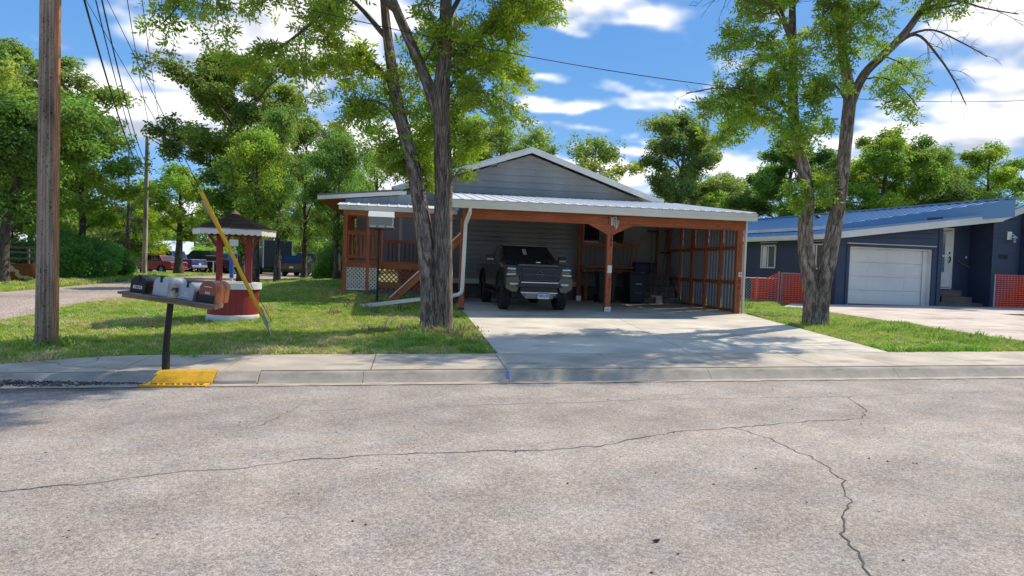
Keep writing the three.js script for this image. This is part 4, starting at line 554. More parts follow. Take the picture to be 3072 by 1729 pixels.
mesh('metal_sheet', box(1.0, 3.7, 0.03, 8.86, 2.25, HZ - 0.06), M.siding, car); mesh('stud', box(0.05, 3.4, 0.09, 8.8, 2.15, HZ + 0.02), M.stain, car);
mesh('metal_sheet', box(0.03, 3.6, 0.5, 9.25, 2.25, -23.95), M.galv, car);
// rear right: raised landing with balustrade
{ mesh('landing', box(2.5, 0.1, 0.75, 7.1, 1.55, -23.58), M.stain, car); mesh('handrail', box(2.1, 0.11, 0.07, 6.85, 2.5, -23.22), M.stain, car); mesh('bottom_rail', box(2.1, 0.07, 0.05, 6.85, 1.7, -23.22), M.stain, car); for (let k = 0; k < 13; k++) mesh('baluster', box(0.035, 0.8, 0.035, 5.95 + k * 0.15, 2.1, -23.22), M.rawWood, car); for (const x of [6.0, 8.2]) mesh('landing_leg', box(0.09, 1.05, 0.09, x, 0.98, -23.3), M.stain, car); }
{ // lantern
  const l = thing('wall_lantern', 'white coach lantern hung on the carport beam above the number', 'lantern', [5.42, 2.93, CZ + 0.08]);
  mesh('back_plate', box(0.09, 0.22, 0.012, -0.07, 0.02, 0.004, 0.004), M.white, l); mesh('arm', limb([[-0.07, 0.06, 0.01], [-0.04, 0.13, 0.07], [0, 0.12, 0.1]], [0.014, 0.012, 0.012], 8, 4), M.white, l);
  mesh('cap', new THREE.ConeGeometry(0.095, 0.085, 6).translate(0, 0.06, 0.1), M.white, l); mesh('finial', cyl(0.014, 0.006, 0.06, 0, 0.1, 0.1, 8), M.white, l); mesh('glass', cyl(0.035, 0.065, 0.15, 0, -0.13, 0.1, 6), M.greyBox, l);
  for (let k = 0; k < 6; k++) { const a = k / 6 * 6.2832; mesh('bar', rod([Math.sin(a) * 0.04, -0.135, 0.1 + Math.cos(a) * 0.04], [Math.sin(a) * 0.08, 0.02, 0.1 + Math.cos(a) * 0.08], 0.007), M.white, l); }
  mesh('bottom_cup', cyl(0.012, 0.045, 0.035, 0, -0.165, 0.1, 6), M.white, l); mesh('drop', cyl(0.006, 0.012, 0.05, 0, -0.215, 0.1, 8), M.white, l); }
// downspout along the left post and its long outlet pipe
{ const d = thing('downspout', 'white downspout that runs down the left carport post and out across the lawn', 'downspout'); const W = 0.075, D = 0.095;
  mesh('outlet', beam([1.4, 3.11, EZ - 0.02], [1.4, 2.98, EZ - 0.02], W, D), M.white, d); mesh('elbow', beam([1.4, 3.0, EZ - 0.02], [1.32, 2.72, CZ + 0.14], W, D), M.white, d); mesh('pipe', beam([1.32, 2.74, CZ + 0.14], [1.28, 1.0, CZ + 0.14], W, D), M.white, d);
  mesh('bend', limb([[1.28, 1.02, CZ + 0.14], [1.265, 0.9, CZ + 0.15], [1.18, 0.83, CZ + 0.16], [1.05, 0.8, CZ + 0.16]], [0.052, 0.052, 0.052, 0.052], 10, 4), M.white, d); mesh('outlet_pipe', beam([1.1, 0.81, CZ + 0.16], [-1.38, 0.44, CZ - 0.05], W, D), M.white, d); mesh('strap', box(0.09, 0.03, 0.11, -0.1, 0.63, CZ + 0.05), M.white, d);
  mesh('support', box(0.08, 0.4, 0.06, -0.35, 0.38, CZ + 0.02), M.black, d); }
{ const l = thing('leaning_board', 'long orange-stained board with a white cap, leaning up to the carport post', 'board'); const a = [-0.62, 0.5, -19.6], b = [1.28, 2.38, -18.62]; mesh('board', beam(a, b, 0.05, 0.2), M.stain, l); mesh('cap', beam([a[0] - 0.02, a[1] + 0.115, a[2] + 0.01], [b[0] - 0.02, b[1] + 0.115, b[2] + 0.01], 0.11, 0.03), M.white, l); }

// ---- porch at the left: shed roof, panel, small front roof, deck and railings
const por = thing('porch', 'covered wooden porch with railings and white lattice at the left of the grey house', 'porch');
mesh('rake_board', prism([[-2.98, 3.46], [-0.3, 3.74], [-0.3, 3.86], [-2.98, 3.58]], 0.04, 0, 0, -21.55), M.white, por);
mesh('side_roof', prism([[-3.0, 3.585], [-0.45, 3.855], [-0.45, 3.9], [-3.0, 3.63]], 9.6, 0, 0, -31.1), std({ color: lin(0.16, 0.15, 0.15), roughness: 0.5 }), por);
mesh('soffit', prism([[-2.95, 3.44], [-0.5, 3.7], [-0.5, 3.72], [-2.95, 3.46]], 9.4, 0, 0, -31), M.stain, por);
for (let k = 0; k < 9; k++) { const x0 = -2.15 + k * 0.26, x1 = x0 + 0.252; if (x0 > 0.1) break; mesh('panel_board', prism([[x0, 3.28], [x1, 3.28], [x1, 3.46 + (x1 + 2.98) * 0.1045], [x0, 3.46 + (x0 + 2.98) * 0.1045]], 0.02, 0, 0, -21.62), M.sidingBlue, por); }
{ const w = 0.3, L = 0.95, t = 0.16, G = panelG(w - 0.001, L); for (let k = 0; k < 12; k++) { const m = mesh('roof_panel', G, M.whiteMetal, por); m.rotation.set(t, 0, 0); m.position.set(-2.3 + k * w, 3.43, -21.63); } }
mesh('fascia', box(3.5, 0.13, 0.03, -0.5, 3.2, -20.74), M.white, por); mesh('beam', box(3.35, 0.16, 0.09, -0.45, 3.055, -20.82, 0.006), M.stain, por);
mesh('post', box(0.12, 2.35, 0.12, -2.06, 1.87, -20.85), M.stain, por); mesh('post', box(0.1, 2.36, 0.1, -1.38, 1.86, -20.8, 0.005), M.stain, por); mesh('post_footing', box(0.18, 0.14, 0.18, -1.38, 0.66, -20.8), M.block, por);
const DZ = -21.3;
mesh('deck', box(3.2, 0.2, 3.2, -0.55, 1.5, DZ - 1.6), M.stain, por); for (let k = 0; k < 10; k++) mesh('deck_board', box(3.24, 0.03, 0.135, -0.55, 1.62, DZ - 0.05 - k * 0.14), M.stain, por);
mesh('handrail', box(1.0, 0.12, 0.08, -1.65, 2.48, DZ), M.stain, por); mesh('bottom_rail', box(1.0, 0.08, 0.05, -1.65, 1.75, DZ), M.stain, por); for (let k = 0; k < 8; k++) mesh('baluster', box(0.045, 0.68, 0.035, -2.0 + k * 0.12, 2.1, DZ), M.stain, por);
mesh('handrail', box(2.1, 0.09, 0.08, 0.05, 2.3, DZ - 1.5), M.stain, por); for (let k = 0; k < 15; k++) mesh('baluster', box(0.04, 0.66, 0.035, -0.85 + k * 0.135, 1.95, DZ - 1.5), M.oldWood, por);
mesh('handrail', beam([-2.12, 2.48, DZ], [-2.12, 2.48, -24.5], 0.08, 0.1), M.stain, por); for (let k = 0; k < 16; k++) mesh('screen_slat', box(0.02, 1.5, 0.14, -2.12, 2.35, DZ - 0.15 - k * 0.2), M.stain, por);
mesh('post', box(0.12, 2.0, 0.12, -1.05, 2.4, DZ), M.stain, por); mesh('back_wall', box(3.0, 2.3, 0.06, -0.5, 2.6, -24.03), M.siding, por); mesh('door_frame', merge([box(0.06, 1.9, 0.05, -0.42, 2.55, -23.9), box(0.06, 1.9, 0.05, 0.42, 2.55, -23.9), box(0.9, 0.06, 0.05, 0, 3.5, -23.9)]), M.greyBox, por);
mesh('patio', box(2.6, 0.14, 1.5, 0.0, 0.7, -21.6), M.block, por);
function lattice(x0, x1, y0, y1, z, s, w, mat, par) { const g = []; const H = y1 - y0, Wd = x1 - x0; for (const dir of [1, -1]) for (let c = -H; c < Wd + 0.001; c += s) { let a = dir > 0 ? [c, 0] : [c + H, 0], b = dir > 0 ? [c + H, H] : [c, H]; const f = (p, q) => { let [ax, ay] = p, [bx, by] = q; const k = (by - ay) / (bx - ax); if (ax < 0) { ay -= ax * k; ax = 0; } if (ax > Wd) { ay -= (ax - Wd) * k; ax = Wd; } return [ax, ay]; }; const A = f(a, b), B = f(b, a); if (Math.hypot(A[0] - B[0], A[1] - B[1]) < 0.03) continue; g.push(beam([x0 + A[0], y0 + A[1], z + dir * 0.004], [x0 + B[0], y0 + B[1], z + dir * 0.004], w, 0.007, 0, Math.PI / 2)); } const m = mesh('lattice', merge(g), mat, par); m.userData.kind = 'stuff'; return m; }
lattice(-2.12, -1.1, 0.76, 1.42, DZ + 0.02, 0.115, 0.034, M.white, por); lattice(-1.05, 1.0, 0.76, 1.42, DZ + 0.02, 0.14, 0.034, M.stain, por);
mesh('lattice_frame', merge([box(1.06, 0.05, 0.03, -1.61, 0.76, DZ + 0.02), box(0.05, 0.64, 0.03, -1.1, 1.09, DZ + 0.02)]), M.white, por);
{ // bird house on its pole
  const b = thing('bird_house', 'grey box bird house with a pale sloped roof on a black pole, by the porch', 'bird house', [-1.03, 0.48, -20.0]); mesh('pole', cyl(0.035, 0.03, 2.12, 0, 0, 0, 10), M.black, b); mesh('base_plate', cyl(0.2, 0.19, 0.03, 0, -0.01, 0, 16), M.block, b);
  mesh('body', box(0.68, 0.3, 0.42, 0.06, 2.27, 0), M.greyBox, b); mesh('roof', prism([[-0.27, 0], [0.27, 0], [0.05, 0.17], [-0.05, 0.17]], 0.72).rotateY(Math.PI / 2).translate(-0.3, 2.42, 0), M.white, b); mesh('floor_ledge', box(0.74, 0.03, 0.5, 0.06, 2.11, 0.02), M.rawWood, b); mesh('corner_trim', box(0.03, 0.3, 0.02, 0.39, 2.27, 0.215), M.white, b); for (const x of [-0.16, 0.08, 0.3]) mesh('perch_board', box(0.17, 0.045, 0.02, x, 2.15, 0.225), M.white, b); mesh('bracket', box(0.3, 0.02, 0.05, 0, 2.085, 0), M.black, b); }

// ---- things kept in the carport
function cart(x, z, label, col, turn) { const g = thing('wheeled_bin', label, 'bin', [x, level(x, z) + 0.02, z], turn, 'wheeled bins in the carport'); const m = std({ color: col, roughness: 0.6 }); const body = box(0.6, 0.95, 0.62, 0, 0.52, 0, 0.03); const p = body.attributes.position; for (let i = 0; i < p.count; i++) { const k = lerp(0.84, 1.05, clamp(p.getY(i), 0, 1)); p.setX(i, p.getX(i) * k); p.setZ(i, p.getZ(i) * k); } body.computeVertexNormals(); mesh('body', body, m, g); mesh('lid', box(0.68, 0.05, 0.72, 0, 1.02, 0, 0.02), m, g); mesh('handle', rod([-0.25, 1.0, -0.38], [0.25, 1.0, -0.38], 0.018), m, g); for (const s of [-1, 1]) { const w = new THREE.CylinderGeometry(0.13, 0.13, 0.05, 16); w.rotateZ(Math.PI / 2); mesh('wheel', w.translate(s * 0.3, 0.13, -0.26), M.blackRub, g); } mesh('label_plate', box(0.22, 0.05, 0.006, 0.02, 0.66, 0.318), M.greyBox, g); mesh('label_stripe', box(0.22, 0.012, 0.006, 0.0, 0.36, 0.312), M.greyBox, g); return g; }
cart(7.45, -22.3, 'dark wheeled bin with two pale label strips, beside the block steps', lin(0.02, 0.028, 0.045), 0.06); cart(6.45, -22.4, 'dark green wheeled bin just left of the centre post', lin(0.018, 0.026, 0.022), -0.05);
{ const g = thing('block_steps', 'concrete block steps rising at the back right of the carport', 'steps', [8.3, level(8.3, -22.9) + 0.02, -22.9]); const bg = box(0.385, 0.185, 0.19, 0, 0, 0, 0.006); for (let k = 0; k < 5; k++) for (let i = 0; i < 4; i++) for (let q = 0; q < 5 - k && q < 3; q++) { const m = mesh('block', bg, M.block, g); m.position.set(-0.55 + i * 0.395 - (k % 2) * 0.1 - k * 0.03, 0.095 + k * 0.195, 0.45 - (k + q) * 0.2); } }
{ const g = thing('storage_tote', 'dark blue storage tote on top of the block steps', 'tote', [8.08, level(8.3, -22.9) + 1.02, -23.25]); mesh('tub', box(0.78, 0.36, 0.42, 0, 0.18, 0, 0.03), std({ color: lin(0.012, 0.018, 0.045), roughness: 0.5 }), g); mesh('lid', box(0.82, 0.04, 0.46, 0, 0.375, 0, 0.015), std({ color: lin(0.015, 0.02, 0.05), roughness: 0.5 }), g); }
{ const tool = (label, a, b, kind, i) => { const g = thing(['shovel', 'rake', 'long_handled_tool'][kind], label, 'tool', a, 0, 'long tools leaning at the back of the carport'); const e = [b[0] - a[0], b[1] - a[1], b[2] - a[2]]; mesh('shaft', rod([0, 0, 0], e, 0.02), M.oldWood, g); if (kind === 0) { const t = new THREE.TorusGeometry(0.06, 0.016, 6, 12, 4.2); t.rotateZ(-0.5); t.translate(e[0], e[1] + 0.05, e[2]); mesh('grip', t, M.black, g); mesh('blade', box(0.22, 0.28, 0.03, -0.01, 0.12, 0.0), M.galv, g); } else { mesh('head', box(0.36, 0.05, 0.06, e[0], e[1], e[2]), M.black, g); } };
  const y = level(8.6, -23.2) + 0.03; tool('shovel with a looped grip leaning highest against the back wall', [8.3, y, -22.2], [9.0, 3.0, -23.6], 0); tool('dark rake leaning left of the shovels', [8.0, y, -22.2], [8.45, 3.05, -23.6], 1); tool('shovel leaning behind the dark rake', [8.15, y, -22.4], [8.65, 2.95, -23.7], 0); tool('short tool leaning the other way near the ribbed wall', [9.05, y, -22.1], [8.95, 2.3, -23.5], 2); }
{ rnd = mulberry(5); for (const [i, a, b, l] of [[0, [9.35, -18.0], [10.5, -17.2], 'longest loose plank on the grass at the right carport post'], [1, [9.4, -17.75], [9.9, -17.2], 'short loose plank nearest the driveway by the carport post'], [2, [9.55, -18.25], [10.75, -17.75], 'loose plank lying behind the longest plank']]) { const p = thing('plank', l, 'plank', [0, 0, 0], 0, 'planks lying by the carport'); mesh('board', beam([a[0], level(...a) + 0.03 + i * 0.004, a[1]], [b[0], level(...b) + 0.025, b[1]], 0.14, 0.03), M.rawWood, p); } }
// ---------------------------------------------------------------- navy house with the blue metal roof
const BX = 15.7, BZ = -23.6, bh = thing('navy_house', 'navy house with a blue ribbed metal roof and white garage door', 'house'); const BG = 0.58;
// facade height under the sloping rake: rises to the right
const rakeY = x => x < 22.3 ? lerp(3.12, 4.02, (x - 15.8) / 6.5) : 4.02 + (x - 22.3) * 0.4;
// lap boards on the front, cut round openings
function lapFront(x0, x1, y0, top, z, mat, step = 0.19) { for (let y = y0; y < 5.2; y += step) { const a = Math.min(y + step + 0.015, top(x0)), b = Math.min(y + step + 0.015, top(x1)); if (top(x1) - y < 0.03) break; let pts; if (top(x0) > y) pts = [[x0, y], [x1, y], [x1, b], [x0, Math.max(a, y + 0.001)]]; else { let xc = x0; while (top(xc) < y && xc < x1) xc += 0.02; pts = [[xc, y], [x1, y], [x1, b]]; } const g = prism(pts, 0.014); const p = g.attributes.position; for (let i = 0; i < p.count; i++) p.setZ(i, p.getZ(i) + 0.014 * (1 - clamp((p.getY(i) - y) / step, 0, 1))); g.translate(0, 0, z); g.computeVertexNormals(); mesh('siding_board', g, mat, bh); } }
const top = x => rakeY(x) - 0.02;
mesh('wall', merge([prism([[15.7, BG - 0.3], [16.12, BG - 0.3], [16.12, top(16.12)], [15.7, top(15.7)]], 0.15, 0, 0, BZ - 0.16), prism([[16.12, 2.82], [19.75, 2.82], [19.75, top(19.75)], [16.12, top(16.12)]], 0.15, 0, 0, BZ - 0.16), prism([[19.75, BG - 0.3], [20.08, BG - 0.3], [20.08, top(20.08)], [19.75, top(19.75)]], 0.15, 0, 0, BZ - 0.16)]), M.navy, bh);
lapFront(15.72, 16.1, BG - 0.05, () => 2.84, BZ, M.navy); lapFront(19.77, 20.06, BG - 0.05, () => 2.84, BZ, M.navy); lapFront(15.72, 20.06, 2.87, top, BZ, M.navy);
mesh('corner_board', box(0.1, top(15.7) - BG + 0.2, 0.05, 15.74, (top(15.7) + BG) / 2, BZ + 0.03), M.navy, bh); mesh('corner_board', box(0.16, 3.1, 0.05, 19.98, BG + 1.5, BZ + 0.035), M.navy, bh);
mesh('door_casing', merge([box(0.12, 2.25, 0.05, 16.15, 1.72, BZ + 0.03), box(3.5, 0.1, 0.05, 17.93, 2.86, BZ + 0.03), box(0.12, 2.25, 0.05, 19.72, 1.72, BZ + 0.03)]), M.navy, bh); mesh('drip_edge', box(3.7, 0.025, 0.06, 17.95, 2.935, BZ + 0.05), M.whitePanel, bh);
{ const d = new THREE.Group(); d.name = 'garage_door'; bh.add(d); for (let r = 0; r < 4; r++) { const s = mesh('door_section', box(3.2, 0.518, 0.05, 17.86, BG + 0.33 + r * 0.53, BZ - 0.22), M.whitePanel, d); }
  for (let r = 0; r < 4; r++) for (let c = 0; c < 4; c++) { const x = 16.72 + c * 0.76, y = BG + 0.33 + r * 0.53; mesh('raised_panel', box(0.62, 0.33, 0.008, x, y, BZ - 0.193), M.whitePanel, d); for (const [dx, dy, w, h] of [[0, 0.19, 0.68, 0.018], [0, -0.19, 0.68, 0.018], [-0.335, 0, 0.018, 0.36], [0.335, 0, 0.018, 0.36]]) mesh('panel_moulding', box(w, h, 0.007, x + dx, y + dy, BZ - 0.194), M.whitePanel, d); }
  mesh('backing', box(3.5, 2.4, 0.04, 17.93, BG + 1.15, BZ - 0.29), M.whitePanel, d); mesh('jamb', box(0.05, 2.2, 0.2, 16.235, BG + 1.1, BZ - 0.1), M.whitePanel, d); mesh('jamb', box(0.05, 2.2, 0.2, 19.64, BG + 1.1, BZ - 0.1), M.whitePanel, d); mesh('jamb', box(3.4, 0.05, 0.2, 17.94, 2.79, BZ - 0.1), M.whitePanel, d); mesh('bottom_seal', box(3.36, 0.05, 0.06, 17.93, BG + 0.045, BZ - 0.2), M.blackRub, d); mesh('weather_strip', box(0.2, 2.14, 0.02, 19.53, BG + 1.1, BZ - 0.16), M.whitePanel, d); }
// entry recess: door and dark wall at its back, steps going down to the right, a handrail
mesh('recess_wall', box(0.12, 3.6, 1.2, 20.14, 2.3, BZ - 0.77), M.navy, bh); mesh('recess_wall', box(2.4, 3.9, 0.12, 21.2, 2.4, BZ - 1.15), M.navy, bh); mesh('recess_wall', box(0.14, 3.6, 1.0, 22.32, BG + 1.85, BZ - 0.66), M.navy, bh); mesh('foundation', box(0.5, 0.36, 0.1, 22.05, BG + 0.17, BZ - 1.0), M.whitePanel, bh);
{ const d = new THREE.Group(); d.name = 'entry_door'; bh.add(d); const DX = 20.97, dz = BZ - 1.05; for (const [w, h, x, y] of [[0.07, 2.34, DX - 0.46, 2.52], [0.07, 2.34, DX + 0.46, 2.52], [0.99, 0.07, DX, 3.72], [0.99, 0.05, DX, 1.34]]) mesh('frame', box(w, h, 0.06, x, y, dz), M.whitePanel, d); mesh('leaf', box(0.85, 2.26, 0.045, DX, 2.52, dz), M.whitePanel, d); mesh('pane', box(0.44, 0.85, 0.02, DX - 0.1, 3.1, dz + 0.03), M.glassDark, d); mesh('pane', box(0.44, 0.62, 0.02, DX - 0.1, 2.3, dz + 0.03), M.glassDark, d); mesh('handle', limb([[DX + 0.33, 2.62, dz + 0.05], [DX + 0.33, 2.5, dz + 0.1], [DX + 0.31, 2.36, dz + 0.05]], [0.028, 0.022, 0.022], 6, 3), M.black, d); mesh('lock', box(0.06, 0.08, 0.02, DX + 0.33, 2.76, dz + 0.03), M.black, d); }
for (const [x0, x1, y0, h, z] of [[20.1, 22.12, 0.02, 0.2, -0.12], [20.5, 21.86, 0.225, 0.22, -0.36], [20.22, 21.6, 0.45, 0.24, -0.6]]) { mesh('step_tread', box(x1 - x0, 0.045, -z + 0.42 > 0 ? 1.05 + z : 0.4, (x0 + x1) / 2, BG + y0 + h - 0.02, BZ - 1.07 / 2 + z / 2), M.oldWood, bh); mesh('step_riser', box(x1 - x0 - 0.03, h - 0.045, 0.04, (x0 + x1) / 2, BG + y0 + (h - 0.045) / 2, BZ + z - 0.04), M.oldWood, bh); }
mesh('handrail', rod([21.62, 2.48, BZ - 1.0], [22.24, 2.17, BZ - 1.0], 0.028, 8), M.oldWood, bh); mesh('doorbell', box(0.06, 0.09, 0.02, 22.1, 2.62, BZ - 1.07), M.whitePanel, bh);
{ const p = new THREE.Group(); p.name = 'porch_light'; bh.add(p); mesh('mount', box(0.5, 0.04, 0.14, 20.55, 3.66, BZ - 0.6), M.white, p); mesh('glass', box(0.3, 0.08, 0.1, 20.65, 3.6, BZ - 0.6), M.greyBox, p); }
// right front wall with lantern and number
mesh('wall', prism([[22.24, BG - 0.3], [26, BG - 0.3], [26, 5.4], [22.24, top(22.3)]], 0.14, 0, 0, BZ - 0.16), M.navy, bh); lapFront(22.26, 23.44, BG - 0.05, x => top(x), BZ, M.navy); mesh('corner_board', box(0.12, 3.4, 0.05, 22.28, BG + 1.65, BZ + 0.035), M.navy, bh); mesh('bay_wall', box(2.4, 4.2, 0.4, 24.7, 2.5, BZ + 0.12), M.navy, bh);
mesh('house_number', text('920', 0.17, 0.012, fontSerif).translate(22.72, 2.66, BZ + 0.04), M.black, bh);
{ const l = thing('wall_lantern', 'white lantern on a square plate on the navy wall by the entry', 'lantern', [22.98, 3.42, BZ + 0.03]); mesh('mount_plate', box(0.2, 0.32, 0.03, -0.04, 0.06, 0.015, 0.006), M.white, l); mesh('arm', limb([[-0.02, 0.06, 0.03], [0.03, 0.12, 0.1], [0.06, 0.06, 0.14]], [0.016, 0.014, 0.014], 8, 3), M.white, l); mesh('cap', new THREE.ConeGeometry(0.12, 0.1, 4).rotateY(0.78).translate(0.06, 0.02, 0.15), M.white, l); mesh('glass', cyl(0.055, 0.075, 0.14, 0.06, -0.17, 0.15, 4), M.greyBox, l); mesh('bottom_cup', cyl(0.05, 0.07, 0.03, 0.06, -0.2, 0.15, 4), M.white, l); }
// left side wall, running back and a little to the left, with two windows and its boards
const SK = 0.1708, skew = (g) => g.rotateY(SK).translate(15.72, 0, BZ), along = (u, w) => [15.4 + u * Math.cos(SK) - w * Math.sin(SK), BZ + 0.3 - u * Math.sin(SK) - w * Math.cos(SK)];
mesh('wall', skew(box(0.15, 3.0, 12, 0.08, 1.7, -6.02)), M.navy, bh); for (let y = BG - 0.05; y < 3.0; y += 0.19) { const g = box(0.014, 0.2, 12, -0.004, y + 0.1, -6.02); g.rotateZ(0); mesh('siding_board', skew(g), M.navy, bh); }
for (const [z, w] of [[-3.82, 0.88], [-1.0, 0.88]]) { const wn = new THREE.Group(); wn.name = 'window'; bh.add(wn); const y0 = 1.94, y1 = 2.88, yc = (y0 + y1) / 2; mesh('pane', skew(box(0.02, y1 - y0, w, -0.03, yc, z)), M.glassDark, wn); for (const dz of [-w / 2, 0, w / 2]) mesh('frame', skew(box(0.05, y1 - y0 + 0.06, 0.05, -0.045, yc, z + dz)), M.whitePanel, wn); for (const y of [y0, y1]) mesh('frame', skew(box(0.05, 0.055, w + 0.05, -0.047, y, z)), M.whitePanel, wn); mesh('head_trim', skew(box(0.06, 0.03, w + 0.2, -0.05, y1 + 0.13, z)), M.whitePanel, wn); mesh('curtain', skew(box(0.01, y1 - y0 - 0.08, w * 0.32, -0.043, yc, z - w * 0.28)), M.white, wn); }
// eave gutter, rake fascia and the ribbed roofs
{ const g = prism([[0, 0], [0, 0.18], [-0.14, 0.18], [-0.14, 0.14], [-0.11, 0.02], [-0.1, 0]], 11.5); g.translate(0, 3.05, -11.5); g.rotateY(SK).translate(15.4, 0, BZ + 0.3); mesh('gutter', g, M.white, bh); }
mesh('rake_fascia', prism([[15.4, 3.06], [22.3, 3.99], [22.3, 4.26], [15.4, 3.3]], 0.04, 0, 0, BZ + 0.36), M.white, bh); mesh('rake_fascia', prism([[22.31, 4.0], [27, 5.85], [27, 6.1], [22.31, 4.27]], 0.04, 0, 0, BZ + 0.30), M.white, bh); mesh('rake_cap', prism([[15.38, 3.3], [22.32, 4.26], [22.32, 4.34], [15.38, 3.37]], 0.09, 0, 0, BZ + 0.33), M.blueRoof, bh); mesh('rake_cap', prism([[22.33, 4.27], [27, 6.1], [27, 6.18], [22.33, 4.35]], 0.09, 0, 0, BZ + 0.27), M.blueRoof, bh);
mesh('soffit', prism([[15.42, 3.09], [22.3, 4.0], [22.3, 4.02], [15.42, 3.11]], 0.4, 0, 0, BZ - 0.04), M.white, bh);
{ // two ribbed roofs: the low one from the eave, the main one behind it cut on the slant at its front
  const pw = 0.4, c = Math.cos(SK), sn = Math.sin(SK), up1 = (x, z) => 3.26 + 0.141 * ((x - 15.4) * c - (z - BZ - 0.3) * sn), up2 = (x, z) => 3.8 + 0.247 * ((x - 17.4) * c - (z + 27) * sn);
  const P1 = (u, w) => [15.36 + u * c - w * sn, BZ + 0.3 - u * sn - w * c], P2 = (u, w) => [17.4 + u * c - w * sn, -27 - u * sn - w * c];
  const sheetOn = (P, f, q, wid) => { const m = mesh('roof_panel', slab(q.map(([u, w]) => P(u, w)), f, 0.02, 4), M.blueRoof, bh); const [a0, a1] = [P(...q[0]), P(...q[1])]; mesh('roof_rib', beam([a0[0], f(...a0) + 0.012, a0[1]], [a1[0], f(...a1) + 0.012, a1[1]], 0.045, wid), M.blueRoof, m); };
  const lowEnd = w => Math.min(7.0, 2.15 + 0.0 * w), frontTrim = u => -u * Math.tan(SK); // the low roof follows the straight front
  for (let k = -3; k < 27; k++) { const w0 = k * pw, w1 = w0 + pw - 0.003, uA = Math.max(0, -w1 / Math.tan(SK)), u1 = w => Math.max(0, -w / Math.tan(SK)), hi = w => w > 3.6 ? 2.2 : 7.0; if (u1(w0) >= 7) continue; sheetOn(P1, up1, [[u1(w0), w0], [hi(w0), w0], [hi(w0), w1], [u1(w1), w1]], 0.035); }
  const u0 = w => w > 0 ? 0 : 4.04 * (-w / 5.36); for (let k = 0; k < 49; k++) { const w0 = -5.2 + k * pw, w1 = w0 + pw - 0.003; sheetOn(P2, up2, [[u0(w0), w0], [4.04, w0], [4.04, w1], [u0(w1), w1]], 0.035); }
  const wallUnder = (A, B) => { const L = Math.hypot(B[0] - A[0], B[1] - A[1]), g = prism([[0, up1(...A) - 0.06], [L, up1(...B) - 0.06], [L, up2(...B) - 0.015], [0, up2(...A) - 0.015]], 0.03); g.rotateY(-Math.atan2(B[1] - A[1], B[0] - A[0])); g.translate(A[0], 0, A[1]); mesh('step_flashing', g, M.blueRoof, bh); };
  wallUnder(P2(0.02, 0), P2(3.9, -5.2)); mesh('eave_wall', beam([...(([x, z]) => [x, 3.6, z])(P2(0.06, 0))], [...(([x, z]) => [x, 3.6, z])(P2(0.06, 13.9))], 0.05, 0.34), M.navy, bh);
  { const [ax, az] = P2(-0.04, 0), [bx, bz] = P2(-0.04, 13.9); mesh('gutter', beam([ax, 3.72, az], [bx, 3.72, bz], 0.12, 0.13), M.white, bh); } { const A = P2(4.06, -5.2), B = P2(4.06, 14.2); mesh('ridge_cap', beam([A[0], up2(...A) + 0.03, A[1]], [B[0], up2(...B) + 0.03, B[1]], 0.3, 0.05), M.blueRoof, bh); }
  mesh('vent_stack', cyl(0.07, 0.07, 0.2, 19.54, 4.4, -31.05, 10), M.black, bh); mesh('vent_cap', cyl(0.17, 0.1, 0.08, 19.54, 4.56, -31.05, 10), M.black, bh); }
{ const d = thing('downspout', 'white downspout on the left corner of the navy house', 'downspout'); const x = 14.72, z = -28.95; mesh('elbow', limb([[x - 0.15, 3.02, z], [x - 0.05, 2.9, z], [x, 2.7, z]], [0.05, 0.05, 0.05], 8, 4), M.white, d); mesh('pipe', box(0.09, 2.0, 0.1, x, 1.7, z), M.white, d); }
// brown shed beyond the roof
{ const s = thing('shed', 'old brown wooden shed roof showing over the left end of the blue roof', 'shed', [21.5, 0.6, -50]); mesh('wall', prism([[-1.8, 0], [1.8, 0], [1.8, 4.1], [0, 5.0], [-1.8, 4.1]], 3.4, 0, 0, -3.4), M.oldWood, s); for (let k = 0; k < 12; k++) { const x = -1.75 + k * 0.3; mesh('board', box(0.27, 0.5 + (1.75 - Math.abs(x + 0.14)) * 0.48 + 3.6, 0.03, x + 0.14, (0.5 + (1.75 - Math.abs(x + 0.14)) * 0.48 + 3.6) / 2, 0.02), M.oldWood, s); } for (const q of [-1, 1]) mesh('roof', prism(q > 0 ? [[0, 5.02], [2.2, 3.92], [2.2, 4.02], [0, 5.12]] : [[0, 5.02], [0, 5.12], [-2.2, 4.02], [-2.2, 3.92]], 3.9, 0, 0, -3.65), q < 0 ? M.white : M.oldWood, s); }

// ---- fences: chain link, orange barrier mesh on steel posts
function netPanel(P, Q, h0, h1, cell, bar, mat, name, par, sag = 0) { const g = [], A = V(...P), B = V(...Q), L = Math.hypot(B.x - A.x, B.z - A.z), n = Math.round(L / (cell * 1.6)), at = (t, y) => [lerp(A.x, B.x, t), lerp(A.y, B.y, t) + y, lerp(A.z, B.z, t) + 0.02 * Math.sin(t * 9 + y * 5)]; const H = t => lerp(h0, h1, t) - sag * Math.sin(Math.PI * t); for (let i = 0; i <= n; i++) g.push(beam(at(i / n, 0.03), at(i / n, H(i / n)), bar * 0.8, 0.004, 0)); const m = Math.round(Math.max(h0, h1) / cell), sg = Math.max(2, Math.round(L / 0.5)); for (let j = 0; j <= m; j++) for (let k = 0; k < sg; k++) { const a = k / sg, b = (k + 1) / sg; g.push(beam(at(a, 0.03 + (H(a) - 0.03) * j / m), at(b, 0.03 + (H(b) - 0.03) * j / m), 0.004, bar)); } const o = mesh(name, merge(g), mat, par); o.userData.kind = 'stuff'; return o; }
